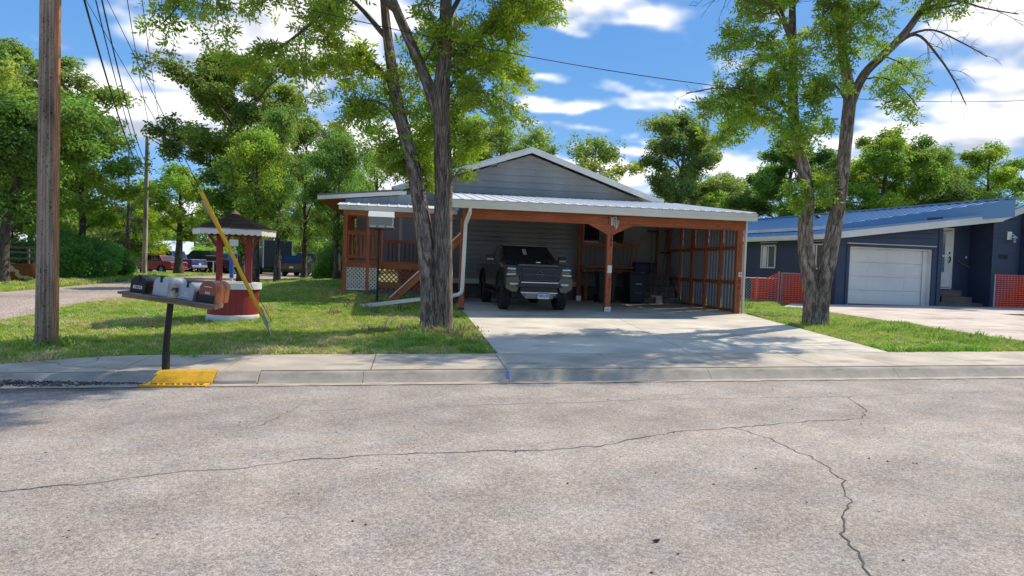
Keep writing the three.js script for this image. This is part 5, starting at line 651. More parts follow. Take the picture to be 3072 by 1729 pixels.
function chain(P, Q, h, par) { const g = [], L = Math.hypot(Q[0] - P[0], Q[2] - P[2]), s = 0.12; const at = (u, y) => [lerp(P[0], Q[0], u / L), lerp(P[1], Q[1], u / L) + y, lerp(P[2], Q[2], u / L)]; for (let c = -h; c < L; c += s) for (const d of [0, 1]) { let u0 = d ? c + h : c, u1 = d ? c : c + h, y0 = 0, y1 = h; const cl = (u, y, uo, yo) => { if (u < 0) { return [0, y + (yo - y) * (0 - u) / (uo - u)]; } if (u > L) return [L, y + (yo - y) * (L - u) / (uo - u)]; return [u, y]; }; const a = cl(u0, y0, u1, y1), b = cl(u1, y1, u0, y0); if (Math.abs(a[0] - b[0]) > 0.02) g.push(rod(at(...a), at(...b), 0.006, 3)); } const o = mesh('wire_mesh', merge(g), M.galv, par); o.userData.kind = 'stuff'; }
{ const z = -24.3, f = thing('chain_link_fence', 'short grey chain-link fence from the carport to the navy house', 'fence'); const gy = 0.52; chain([9.6, gy, z - 0.02], [12.72, gy, z - 0.02], 0.95, f); mesh('top_rail', rod([9.6, gy + 0.96, z - 0.02], [13.8, gy + 0.98, z - 0.02], 0.02), M.galv, f); for (const x of [11.2, 12.95, 13.83]) { const p = mesh('post', cyl(0.03, 0.03, x > 13.5 ? 1.25 : 1.02, x, gy, z - 0.02, 8), M.galv, f); }
  const o = thing('barrier_net', 'bright orange mesh barrier tied along the chain-link fence', 'barrier mesh', [0, 0, 0], 0); netPanel([12.72, gy, z + 0.03], [13.8, gy, z + 0.03], 0.95, 1.2, 0.085, 0.03, M.orangeNet, 'net', o, 0.12);
  const gt = thing('fence_gate', 'steel gate in front of the navy wall, behind the forked tree', 'gate'); mesh('frame', merge([rod([13.92, gy + 1.2, z], [15.62, gy + 1.2, z], 0.022), rod([13.92, gy + 0.08, z], [15.62, gy + 0.08, z], 0.022), rod([13.92, gy + 0.08, z], [13.92, gy + 1.2, z], 0.022), rod([15.62, gy + 0.08, z], [15.62, gy + 1.2, z], 0.022)]), M.galv, gt); mesh('latch_post', cyl(0.035, 0.035, 1.3, 15.68, gy, z + 0.02, 8), M.galv, gt);
  const o2 = thing('barrier_net', 'orange mesh barrier covering the steel gate behind the forked tree', 'barrier mesh'); netPanel([13.95, gy + 0.05, z + 0.05], [15.6, gy + 0.05, z + 0.05], 1.13, 1.15, 0.085, 0.03, M.orangeNet, 'net', o2);
  const o3 = thing('barrier_net', 'orange mesh barrier at the right edge, in front of the navy wall', 'barrier mesh'); const Z = -23.1; netPanel([22.0, BG + 0.05, Z], [24.6, BG + 0.05, Z], 1.3, 1.32, 0.085, 0.03, M.orangeNet, 'net', o3); for (const x of [21.98, 24.6]) mesh('post', cyl(0.028, 0.028, 1.36, x, BG, Z, 8), M.galv, o3); }
// ---------------------------------------------------------------- utility pole, wires, guy
const PX = -5.93, PZ = -12.1, py = level(PX, PZ);
{ const p = thing('utility_pole', 'thick weathered wooden utility pole with a brown riser strip, on the lawn corner', 'utility pole', [PX, py, PZ]); const lean = [0.0, 0];
  mesh('shaft', limb([[0, -0.15, 0], [0.0, 1.5, 0], [-0.01, 4, 0], [-0.02, 7, 0], [-0.03, 10.5, 0]], [0.168, 0.158, 0.145, 0.132, 0.118], 28, 10, 0.012, 1.0), M.pole, p);
  const s = []; for (let k = 0; k < 5; k++) { const y0 = 0.0 + k * 2.1, y1 = y0 + 2.096, r = y => 0.168 - 0.005 * Math.min(y, 10); const q = cyl(1, 1, 1, 0, 0, 0, 10); const rr0 = r(y0), rr1 = r(y1); const g = new THREE.CylinderGeometry(0.05, 0.053, y1 - y0, 12, 1, false); g.translate(rr0 * 0.86 - (rr0 - rr1) * 0.5, (y0 + y1) / 2, rr0 * 0.28); const uv = g.attributes.uv, po = g.attributes.position; for (let i = 0; i < po.count; i++) uv.setXY(i, po.getY(i), Math.atan2(po.getZ(i), po.getX(i)) * 0.1); mesh('riser_strip', g, M.poleStrip, p); }
  for (const [y, w] of [[9.6, 0.9], [8.3, 0.5]]) mesh('bracket', box(w, 0.09, 0.09, 0.1, y, -0.16), M.oldWood, p); }
const farX = -16.8, farZ = -45.7, fy = level(farX, farZ);
{ const p = thing('utility_pole', 'thin grey utility pole across the gravel road, beside the parked red car', 'utility pole', [farX, fy, farZ]); mesh('shaft', limb([[0, -0.2, 0], [0.03, 4, 0], [0.06, 8.75, 0]], [0.16, 0.14, 0.115], 12, 6, 0.01, 1.0), M.poleGrey, p); mesh('bracket', box(0.5, 0.08, 0.08, 0.1, 7.0, 0.12), M.oldWood, p); for (const y of [7.6, 8.2]) mesh('insulator', cyl(0.05, 0.05, 0.12, 0.2, y, 0.1, 8), M.greyBox, p); }
function wire(name, label, a, b, sag, r, group) { const pts = []; for (let i = 0; i <= 14; i++) { const t = i / 14; pts.push(V(lerp(a[0], b[0], t), lerp(a[1], b[1], t) - sag * 4 * t * (1 - t), lerp(a[2], b[2], t))); } const m = mesh(numbered(name), limb(pts, pts.map(() => r), 5, 2), M.wire, scene); return tag(m, label, 'cable', group); }
const GW = 'wires from the utility pole along the gravel road', tP = y => [PX + 0.2, py + y, PZ - 0.15];
wire('cable', 'thick dark cable nearest the utility pole, running down to the far pole', [PX + 0.3, 6.3, PZ - 0.1], [farX + 0.05, fy + 6.2, farZ], 0.75, 0.02, GW); wire('cable', 'middle of the three close cables from the utility pole', [PX + 0.45, 6.5, PZ - 0.1], [farX + 0.1, fy + 6.5, farZ], 0.72, 0.012, GW); wire('cable', 'rightmost of the three close cables from the utility pole', [PX + 0.5, 6.75, PZ - 0.1], [farX + 0.15, fy + 6.9, farZ], 0.7, 0.016, GW);
wire('power_wire', 'left of the two thin wires high beside the utility pole', [PX + 0.65, 8.4, PZ - 0.2], [farX + 0.3, fy + 8.6, farZ], 0.3, 0.011, GW); wire('power_wire', 'right of the two thin wires high beside the utility pole', [PX + 0.9, 8.7, PZ - 0.2], [farX + 0.9, fy + 8.9, farZ], 0.3, 0.011, GW);
wire('service_wire', 'long dark wire crossing the whole picture in front of both big trees', [PX + 0.1, 6.55, PZ + 0.05], [19, 7.15, -17.6], 0.95, 0.009); wire('service_wire', 'faint wire low above the blue roof, far behind', [12, 6.1, -46], [60, 9.6, -60], 0.7, 0.02);
{ // guy with yellow guard
  const a = [-2.58, level(-2.58, -13.15), -13.15], t = [PX + 0.12, 7.2, PZ - 0.02], at = k => [lerp(a[0], t[0], k), lerp(a[1], t[1], k), lerp(a[2], t[2], k)]; const g = thing('guy_wire', 'guy wire with a bright yellow guard, anchored in the lawn beside the wishing well', 'guy wire'); mesh('anchor_rod', rod(at(-0.02), at(0.055), 0.014), M.steel, g); mesh('grip', merge([rod(at(0.02), at(0.09), 0.02), rod([at(0.035)[0] + 0.05, at(0.035)[1], at(0.035)[2]], at(0.09), 0.012), rod([at(0.03)[0] + 0.03, at(0.03)[1], at(0.03)[2]], [at(0.075)[0] + 0.05, at(0.075)[1] + 0.02, at(0.075)[2]], 0.012)]), M.galv, g); mesh('guard', rod(at(0.055), at(0.368), 0.038, 12), M.yellow, g); mesh('strand', rod(at(0.05), at(1), 0.006), M.wire, g);
  const b = thing('guy_wire', 'second guy wire with a grey strain rod in front of the well roof', 'guy wire'); const a2 = [a[0] - 0.02, a[1] + 0.28, a[2] - 0.05], t2 = [PX + 0.15, 6.1, PZ - 0.6], A = k => [lerp(a2[0], t2[0], k), lerp(a2[1], t2[1], k) - 0.5 * 0 , lerp(a2[2], t2[2], k)]; mesh('strand', rod(a2, t2, 0.005), M.wire, b); mesh('strain_rod', rod(A(0.25), A(0.36), 0.022, 8), M.greyBox, b); mesh('clevis', merge([rod(A(0.355), A(0.385), 0.035, 8), rod(A(0.235), A(0.255), 0.035, 8)]), M.greyBox, b); }
{ const s = thing('marker_post', 'blue-topped utility marker post behind the wishing well', 'post', [-4.45, level(-4.45, -17.6), -17.6]); mesh('post', cyl(0.035, 0.035, 0.85, 0, 0, 0, 8), M.white, s); mesh('sleeve', cyl(0.05, 0.05, 0.65, 0, 0.8, 0, 10), std({ color: lin(0.02, 0.11, 0.5), roughness: 0.5 }), s); mesh('sign_plate', box(0.2, 0.16, 0.01, 0.05, 1.66, 0.04), M.white, s); mesh('stake', cyl(0.012, 0.012, 0.35, 0.05, 1.4, 0.02, 6), M.galv, s); }

// ---------------------------------------------------------------- wishing well
{ const x = -3.93, z = -15.75, w = thing('wishing_well', 'red wishing well with a black shingled roof and white scalloped trim', 'wishing well', [x, level(x, z) - 0.015, z], 0.12); const N = 28, R = 0.53;
  for (let k = 0; k < N; k++) { const a0 = k / N * 6.2832, a1 = (k + 0.97) / N * 6.2832, pts = []; for (let i = 0; i <= 3; i++) { const a = lerp(a0, a1, i / 3); pts.push([Math.cos(a) * R, Math.sin(a) * R]); } for (let i = 3; i >= 0; i--) { const a = lerp(a0, a1, i / 3); pts.push([Math.cos(a) * (R - 0.03), Math.sin(a) * (R - 0.03)]); } const g = prism(pts, 0.62); g.rotateX(-Math.PI / 2); g.translate(0, 0.12, 0); mesh('stave', g, M.wellRed, w); }
  mesh('liner', new THREE.CylinderGeometry(R - 0.035, R - 0.035, 0.72, 28, 1, true).translate(0, 0.42, 0), M.wellRed, w); mesh('base_ring', (() => { const g = new THREE.LatheGeometry([[0.5, 0], [0.565, 0], [0.56, 0.13], [0.54, 0.14], [0.5, 0.14]].map(p => new THREE.Vector2(...p)), 40); return g; })(), M.white, w);
  for (let k = 0; k < 8; k++) { const a0 = k / 8 * 6.2832 + 0.01, a1 = (k + 1) / 8 * 6.2832 - 0.01, pts = []; for (let i = 0; i <= 6; i++) { const a = lerp(a0, a1, i / 6); pts.push([Math.cos(a) * 0.585, Math.sin(a) * 0.585]); } for (let i = 6; i >= 0; i--) { const a = lerp(a0, a1, i / 6); pts.push([Math.cos(a) * 0.43, Math.sin(a) * 0.43]); } const g = prism(pts, 0.135); g.rotateX(-Math.PI / 2); g.translate(0, 0.7, 0); mesh('rim_segment', g, M.white, w); }
  mesh('cover', cyl(0.44, 0.44, 0.03, 0, 0.74, 0, 24), M.white, w);
  for (const s of [-1, 1]) { mesh('post', box(0.125, 1.2, 0.125, s * 0.305, 1.3, 0, 0.008), M.wellRed, w); for (const q of [-1, 1]) mesh('brace', beam([s * 0.305 + q * 0.06, 1.62, 0], [s * 0.305 + q * 0.22, 1.86, 0], 0.07, 0.05), M.wellRed, w); }
  mesh('cross_beam', box(1.1, 0.08, 0.1, 0, 1.88, 0), M.wellRed, w); const RE = 0.86, yE = 1.99, yT = 2.35;
  for (let k = 0; k < 8; k++) { const a0 = (k - 0.5) / 8 * 6.2832 + 0.39, a1 = a0 + 6.2832 / 8, A = [Math.cos(a0) * RE, yE, Math.sin(a0) * RE], B = [Math.cos(a1) * RE, yE, Math.sin(a1) * RE], rows = 4; for (let r = 0; r < rows; r++) { const t0 = r / rows, t1 = (r + 1) / rows + 0.04, P = (Q, t, l) => [lerp(Q[0], 0, Math.min(t, 0.985)), lerp(Q[1], yT, Math.min(t, 0.985)) + l, lerp(Q[2], 0, Math.min(t, 0.985))]; const q = [P(A, t0, 0.012), P(B, t0, 0.012), P(B, t1, 0.006), P(A, t1, 0.006), P(A, t0, 0), P(B, t0, 0), P(B, t1, -0.01), P(A, t1, -0.01)]; const f = [[0, 3, 2], [0, 2, 1], [4, 5, 6], [4, 6, 7], [0, 1, 5], [0, 5, 4], [1, 2, 6], [1, 6, 5], [3, 0, 4], [3, 4, 7]], o = []; for (const t of f) for (const i of t) o.push(...q[i]); const g = triGeo(o); const uv = g.attributes.uv, ps = g.attributes.position; for (let i = 0; i < ps.count; i++) uv.setXY(i, ps.getX(i) + ps.getZ(i), ps.getY(i)); mesh('shingle_course', g, M.shingle, w); }
    const L = Math.hypot(B[0] - A[0], B[2] - A[2]), pts = [[0, 0], [0, -0.1]]; const n = 5; for (let i = 0; i < n; i++) for (let j = 1; j <= 6; j++) { const u = (i + j / 6) / n; pts.push([u * L, -0.1 - 0.028 * Math.abs(Math.sin(j / 6 * Math.PI))]); } pts.push([L, 0]); const g = prism(pts, 0.018); g.rotateY(Math.atan2(-(B[2] - A[2]), B[0] - A[0])); g.translate(A[0], yE - 0.005, A[2]); mesh('scalloped_fascia', g, M.white, w); mesh('drip_strip', beam([A[0], yE + 0.005, A[2]], [B[0], yE + 0.005, B[2]], 0.03, 0.02), M.rawWood, w); }
  mesh('finial', new THREE.ConeGeometry(0.1, 0.09, 8).translate(0, 2.38, 0), std({ color: lin(0.2, 0.09, 0.06), roughness: 0.8 }), w); mesh('roof_soffit', new THREE.ConeGeometry(RE - 0.04, 0.32, 8, 1, false).rotateY(0.39).translate(0, yE + 0.15, 0), M.oldWood, w); }

// ---------------------------------------------------------------- mailboxes on their tilted shelf
const mbx = -3.3, mbz = -9.78, mby = walkY(mbx, mbz);
const shelfTilt = -0.128, shelfY = 0.972;
{ const s = thing('mailbox_stand', 'tilted wooden shelf on a scuffed black post, at the kerb', 'mailbox stand', [mbx, mby, mbz]); const scuff = std({ color: lin(0.03, 0.03, 0.033), map: rep(T.pole, 2, 1), roughness: 0.7 });
  mesh('post', limb([[0, -0.1, 0], [0.0, 0.3, 0], [0.05, 0.95, 0.0]], [0.042, 0.042, 0.04], 14, 6), scuff, s); mesh('post_sleeve', cyl(0.05, 0.05, 0.3, 0.0, -0.05, 0, 14), M.black, s);
  const sh = new THREE.Group(); sh.name = 'shelf'; s.add(sh); sh.position.set(0.08, shelfY, 0); sh.rotation.z = shelfTilt; for (const [k, z] of [[0, -0.12], [1, 0.12]]) mesh('shelf_board', box(1.2, 0.03, 0.225, -0.02, 0.0, z), M.oldWood, sh); mesh('front_lip', box(1.14, 0.035, 0.02, 0.0, -0.034, 0.2), M.rawWood, sh); mesh('end_cap', box(0.02, 0.06, 0.4, 0.592, -0.014, 0), M.rawWood, sh); for (const x of [-0.42, -0.05, 0.1, 0.4]) mesh('bolt', cyl(0.008, 0.008, 0.03, x, -0.045, 0.1, 6), M.black, sh); }
function boxOnShelf(o) { const gx = o.x, g = thing('mailbox', o.label, 'mailbox', [mbx + 0.08 + Math.cos(shelfTilt) * gx - Math.sin(shelfTilt) * 0.016, mby + shelfY + Math.sin(shelfTilt) * gx + Math.cos(shelfTilt) * 0.018, mbz + 0.06], o.turn, 'mailboxes on the tilted shelf'); g.rotation.order = 'ZYX'; g.rotation.set(0, o.turn, shelfTilt + (o.roll || 0)); const W = o.w * 1.1, H = o.h * 1.12, L = o.l * 1.08, hw = W / 2;
  const arch = (k, n = 12) => { const p = [[-hw * k, 0], [hw * k, 0]]; const yS = H - hw; for (let i = 0; i <= n; i++) { const a = i / n * Math.PI; p.push([Math.cos(a) * hw * k, yS + Math.sin(a) * hw * k * (o.peak && i === n / 2 ? 1.12 : 1)]); } return p; };
  mesh('body', prism(arch(0.97), L - 0.012, 0, 0, -L + 0.0), o.m, g); const door = new THREE.Group(); door.name = 'door'; g.add(door); mesh('panel', prism(arch(1.0), 0.014, 0, 0.0, 0.0, 0.004), o.dm || o.m, door); if (o.hollow) { mesh('opening', box(W * 0.92, H * 0.36, 0.012, 0, H * 0.17, 0.016), M.black, g); }
  if (o.catch) { mesh('catch', merge([box(0.026, 0.075, 0.014, 0, H - 0.035, 0.02), box(0.03, 0.02, 0.06, 0, H + 0.006, 0.0)]), M.black, door); }
  if (o.line) mesh('slot', box(0.1, 0.008, 0.006, 0, H * 0.72, 0.018), M.whitePanel, door);
  if (o.text) { const [lines, plate, size, y0] = o.text; if (plate) mesh('number_plate', box(...plate, 0.004, o.tx || 0, y0, 0.0165), M.whitePanel, g); lines.forEach((s, i) => mesh('number', text(s, size, 0.002).translate(o.tx || 0, y0 - i * size * 1.5, plate ? 0.019 : 0.0165), plate ? M.black : M.whitePanel, g)); }
  if (o.flag) { const [c, up] = o.flag, f = new THREE.Group(); f.name = 'flag'; g.add(f); if (up) { mesh('arm', box(0.006, 0.2, 0.014, hw + 0.008, H * 0.62 + 0.06, -0.06), c, f); mesh('blade', box(0.006, 0.06, 0.045, hw + 0.01, H * 0.62 + 0.17, -0.05), c, f); } else { mesh('arm', box(0.006, 0.014, 0.15, hw + 0.008, H * 0.45, -0.16), c, f); mesh('blade', box(0.006, 0.065, 0.035, hw + 0.011, H * 0.36, -0.23), c, f); } }
  if (o.ribs) for (const z of [0.34, 0.66]) mesh('rib', prism(arch(1.0), 0.012, 0, 0, -L * z), o.m, g); return g; }
const red = std({ color: lin(0.42, 0.05, 0.04), roughness: 0.6 }), alu = std({ color: lin(0.40, 0.42, 0.45), roughness: 0.42, metalness: 0.35 }), brown = std({ color: lin(0.30, 0.10, 0.05), roughness: 0.45 });
boxOnShelf({ x: -0.44, w: 0.18, h: 0.2, l: 0.44, turn: -0.1, m: M.black, peak: true, label: 'black mailbox numbered 1001, leftmost on the shelf', text: [['1001'], [0.115, 0.042], 0.033, 0.075], catch: true, flag: [red, false], tx: 0.0 });
boxOnShelf({ x: -0.155, w: 0.18, h: 0.23, l: 0.46, turn: -0.16, m: alu, label: 'plain grey metal mailbox, second from the left on the shelf', catch: true, flag: [M.black, false], ribs: true });
boxOnShelf({ x: 0.175, w: 0.175, h: 0.215, l: 0.44, turn: -0.2, roll: -0.06, m: alu, dm: std({ color: lin(0.36, 0.38, 0.42), roughness: 0.5 }), label: 'grey metal mailbox with small white stick-on letters, third from the left', catch: true, text: [['823', 'KNOLL'], null, 0.024, 0.085], flag: [M.black, false] });
boxOnShelf({ x: 0.445, w: 0.205, h: 0.27, l: 0.46, turn: -0.1, m: brown, dm: std({ color: lin(0.23, 0.07, 0.04), roughness: 0.45 }), label: 'brown mailbox numbered 102 with raised red flag, rightmost on the shelf', text: [['102'], null, 0.032, 0.135], line: true, hollow: true, flag: [red, true], ribs: true });

// ---------------------------------------------------------------- storm drain
{ const d = thing('storm_drain', 'yellow-painted kerb inlet with a slotted yellow grate', 'storm drain'); const hood = profileRun(-3.36, -2.6, [[-9.4, 0.0], [-9.42, 0.03], [-9.62, 0.13], [-9.66, 0.14], [-9.74, 0.143], [-9.74, -0.1], [-9.4, -0.1]], 0.2, 0.006); mesh('hood', hood, M.yellowKerb, d); const block = profileRun(-2.59, -2.04, [[-9.44, 0.0], [-9.46, 0.03], [-9.6, 0.105], [-9.64, 0.13], [-9.73, 0.133], [-9.73, -0.1], [-9.44, -0.1]], 0.2, 0.012); mesh('end_block', block, M.kerb, d); mesh('gutter_pan', profileRun(-2.61, -2.04, [[-9.2, 0.002], [-9.438, -0.004], [-9.438, -0.1], [-9.2, -0.1]], 0.2, 0.003), M.kerb, d); mesh('gutter_pan', profileRun(-3.45, -3.365, [[-9.4, 0.0], [-9.42, 0.03], [-9.62, 0.12], [-9.7, 0.13], [-9.7, -0.1], [-9.4, -0.1]], 0.2, 0.012), M.kerb, d);
  const y = 0.02 * -3; const fr = (x0, x1, z0, z1) => box(x1 - x0, 0.03, z1 - z0, (x0 + x1) / 2, y + 0.008, (z0 + z1) / 2); mesh('grate_frame', merge([fr(-3.44, -2.62, -9.235, -9.195), fr(-3.44, -2.62, -9.395, -9.365), fr(-3.44, -3.34, -9.3645, -9.2355), fr(-2.67, -2.62, -9.3645, -9.2355)]), M.yellow, d); mesh('pit', box(0.8, 0.02, 0.2, -3.03, y - 0.06, -9.29), M.black, d); for (let k = 0; k < 9; k++) mesh('grate_bar', beam([-3.32 + k * 0.07, y + 0.006, -9.365], [-3.32 + k * 0.07 + 0.05, y + 0.006, -9.235], 0.024, 0.024), k % 3 ? M.yellow : M.rawWood, d); }
mesh('blue_mark', ribbon([[1.37, -9.5], [1.375, -9.66]], 0.05, (x, z) => 0.02 * x + interp(-z, [9.46, 9.52, 9.6, 9.635, 9.69], [-0.012, 0.03, 0.092, 0.112, 0.118]), 0.006, 0.3), std({ color: lin(0.08, 0.16, 0.5), roughness: 0.7 }), kerb);

// ---------------------------------------------------------------- far left corner: rusty tub, black mailbox, rails
{ const x = -15.9, z = -30.2, y = level(x, z); const t = thing('rusty_tub', 'rust-and-white sheet-metal tub under wooden rails at the far left', 'tub', [x, y, z]); const rust = std({ color: lin(0.6, 0.55, 0.5), map: rep(tex(256, 256, (u, v) => { const n = fbmP(u, v, 5, 4, 4, 301); return n > 0.52 ? [225, 215, 200] : [150, 92, 56]; }), 1, 1), roughness: 0.85 }); mesh('tub', new THREE.LatheGeometry([[0.5, 0.05], [0.75, 0.4], [0.82, 0.8], [0.8, 0.8], [0.72, 0.4], [0.48, 0.08]].map(p => new THREE.Vector2(...p)), 20).scale(1.0, 1, 0.7), rust, t); for (const [dx, dz] of [[-0.6, 0.2], [0.6, 0.2], [-0.6, -0.2], [0.6, -0.2]]) mesh('leg', cyl(0.05, 0.05, 0.5, dx * 0.8, 0, dz, 8), M.oldWood, t); for (const h of [1.0, 1.25, 1.45]) mesh('rail', box(2.6, 0.08, 0.06, -0.2, h, -0.1), M.oldWood, t); for (const dx of [-1.2, 0.3, 0.95]) mesh('rail_post', box(0.08, 1.5, 0.08, dx, 0.75, -0.15), M.oldWood, t);
  const m = thing('mailbox', 'black mailbox on its own thin post in front of the rusty tub', 'mailbox', [x + 0.1, y, z + 1.6]); mesh('post', cyl(0.045, 0.045, 1.05, 0, 0, 0, 8), M.black, m); mesh('body', prism([[-0.12, 0], [0.12, 0], [0.12, 0.14], [0.07, 0.25], [-0.07, 0.25], [-0.12, 0.14]], 0.5, 0, 1.05, -0.25), M.black, m); mesh('arm', box(0.5, 0.05, 0.06, 0, 1.02, 0), M.black, m); }
// white-roofed houses behind the hedge
function farHouse(label, x, z, w, d, hw, rise, turn, wallM) { const y = level(x, z) - 0.5, h = thing('house', label, 'house', [x, y, z], turn, 'houses behind the hedge'); mesh('wall', box(w, hw, d, 0, hw / 2, 0), wallM, h); for (const s of [-1, 1]) mesh('roof', prism(s > 0 ? [[0, hw + rise], [d / 2 + 0.4, hw - 0.1], [d / 2 + 0.4, hw], [0, hw + rise + 0.1]] : [[0, hw + rise], [0, hw + rise + 0.1], [-d / 2 - 0.4, hw], [-d / 2 - 0.4, hw - 0.1]], w + 0.8).rotateY(Math.PI / 2).translate(-w / 2 - 0.4, 0, 0), M.whiteMetal, h); for (const k of [-0.3, 0.05, 0.32]) { const wn = new THREE.Group(); wn.name = 'window'; h.add(wn); mesh('frame', box(1.1, 1.1, 0.04, k * w, hw * 0.55, d / 2 + 0.02), M.white, wn); mesh('pane', box(0.95, 0.95, 0.03, k * w, hw * 0.55, d / 2 + 0.04), M.glassDark, wn); } mesh('door', box(0.9, 2.0, 0.05, 0.44 * w, 1.05, d / 2 + 0.02), M.white, h); for (const q of [-1, 1]) mesh('gable', prism([[-d / 2, hw], [d / 2, hw], [0, hw + rise]], 0.1).rotateY(Math.PI / 2).translate(q * (w / 2 - 0.05) - 0.05, 0, 0), wallM, h); return h; }
farHouse('long low house with a white metal roof behind the hedge', -29.0, -50, 10.5, 6, 2.0, 1.1, 0.05, M.sidingBlue); farHouse('pale house with a white roof seen between far trunks, behind the parked pickups', -27.6, -84, 3.2, 5, 2.2, 1.4, 0.3, M.white);
// ---------------------------------------------------------------- vehicles
function quadPanel(a, b, c, d, t) { const A = V(...a), B = V(...b), C = V(...c), Dd = V(...d), n = V().crossVectors(B.clone().sub(A), Dd.clone().sub(A)).normalize().multiplyScalar(t); const q = [A, B, C, Dd].flatMap(p => [p.clone().add(n), p.clone().sub(n)]); const f = [[0, 2, 4], [0, 4, 6], [1, 5, 3], [1, 7, 5], [0, 1, 3], [0, 3, 2], [2, 3, 5], [2, 5, 4], [4, 5, 7], [4, 7, 6], [6, 7, 1], [6, 1, 0]], o = []; for (const t3 of f) for (const i of t3) o.push(q[i].x, q[i].y, q[i].z); return triGeo(o); }
function wheel(par, x, y, z, R, W, side, spokes = 6, rimM) { const w = new THREE.Group(); w.name = 'wheel'; w.position.set(x, y, z); par.add(w); const prof = [[R * 0.6, -W / 2], [R * 0.9, -W / 2], [R, -W * 0.36], [R, W * 0.36], [R * 0.9, W / 2], [R * 0.6, W / 2]].map(p => new THREE.Vector2(...p)); const t = new THREE.LatheGeometry(prof, 28); t.rotateZ(Math.PI / 2); mesh('tyre', t, M.blackRub, w); const rim = []; const ring = new THREE.LatheGeometry([[R * 0.52, -W * 0.4], [R * 0.61, -W * 0.42], [R * 0.61, W * 0.42], [R * 0.52, W * 0.4], [R * 0.5, 0]].map(p => new THREE.Vector2(...p)), 24); ring.rotateZ(Math.PI / 2); rim.push(ring); for (let k = 0; k < spokes; k++) { const a = k / spokes * 6.2832; rim.push(beam([side * W * 0.34, Math.cos(a) * R * 0.1, Math.sin(a) * R * 0.1], [side * W * 0.3, Math.cos(a) * R * 0.56, Math.sin(a) * R * 0.56], R * 0.12, 0.05)); } const hub = new THREE.CylinderGeometry(R * 0.16, R * 0.16, W * 0.75, 12); hub.rotateZ(Math.PI / 2); rim.push(hub); mesh('rim', merge(rim), rimM || M.steel, w);
  if (R > 0.36 && W > 0.24) for (let k = 0; k < 26; k++) { const a = k / 26 * 6.2832; const g = box(W * 0.42, 0.022, 0.045, (k % 2 ? 1 : -1) * W * 0.22, R + 0.004, 0); g.rotateX(a); mesh('tread_block', g, M.blackRub, w); } return w; }
const carPaint = c => new THREE.MeshPhysicalMaterial({ color: c, roughness: 0.34, metalness: 0.35, clearcoat: 1, clearcoatRoughness: 0.04 });
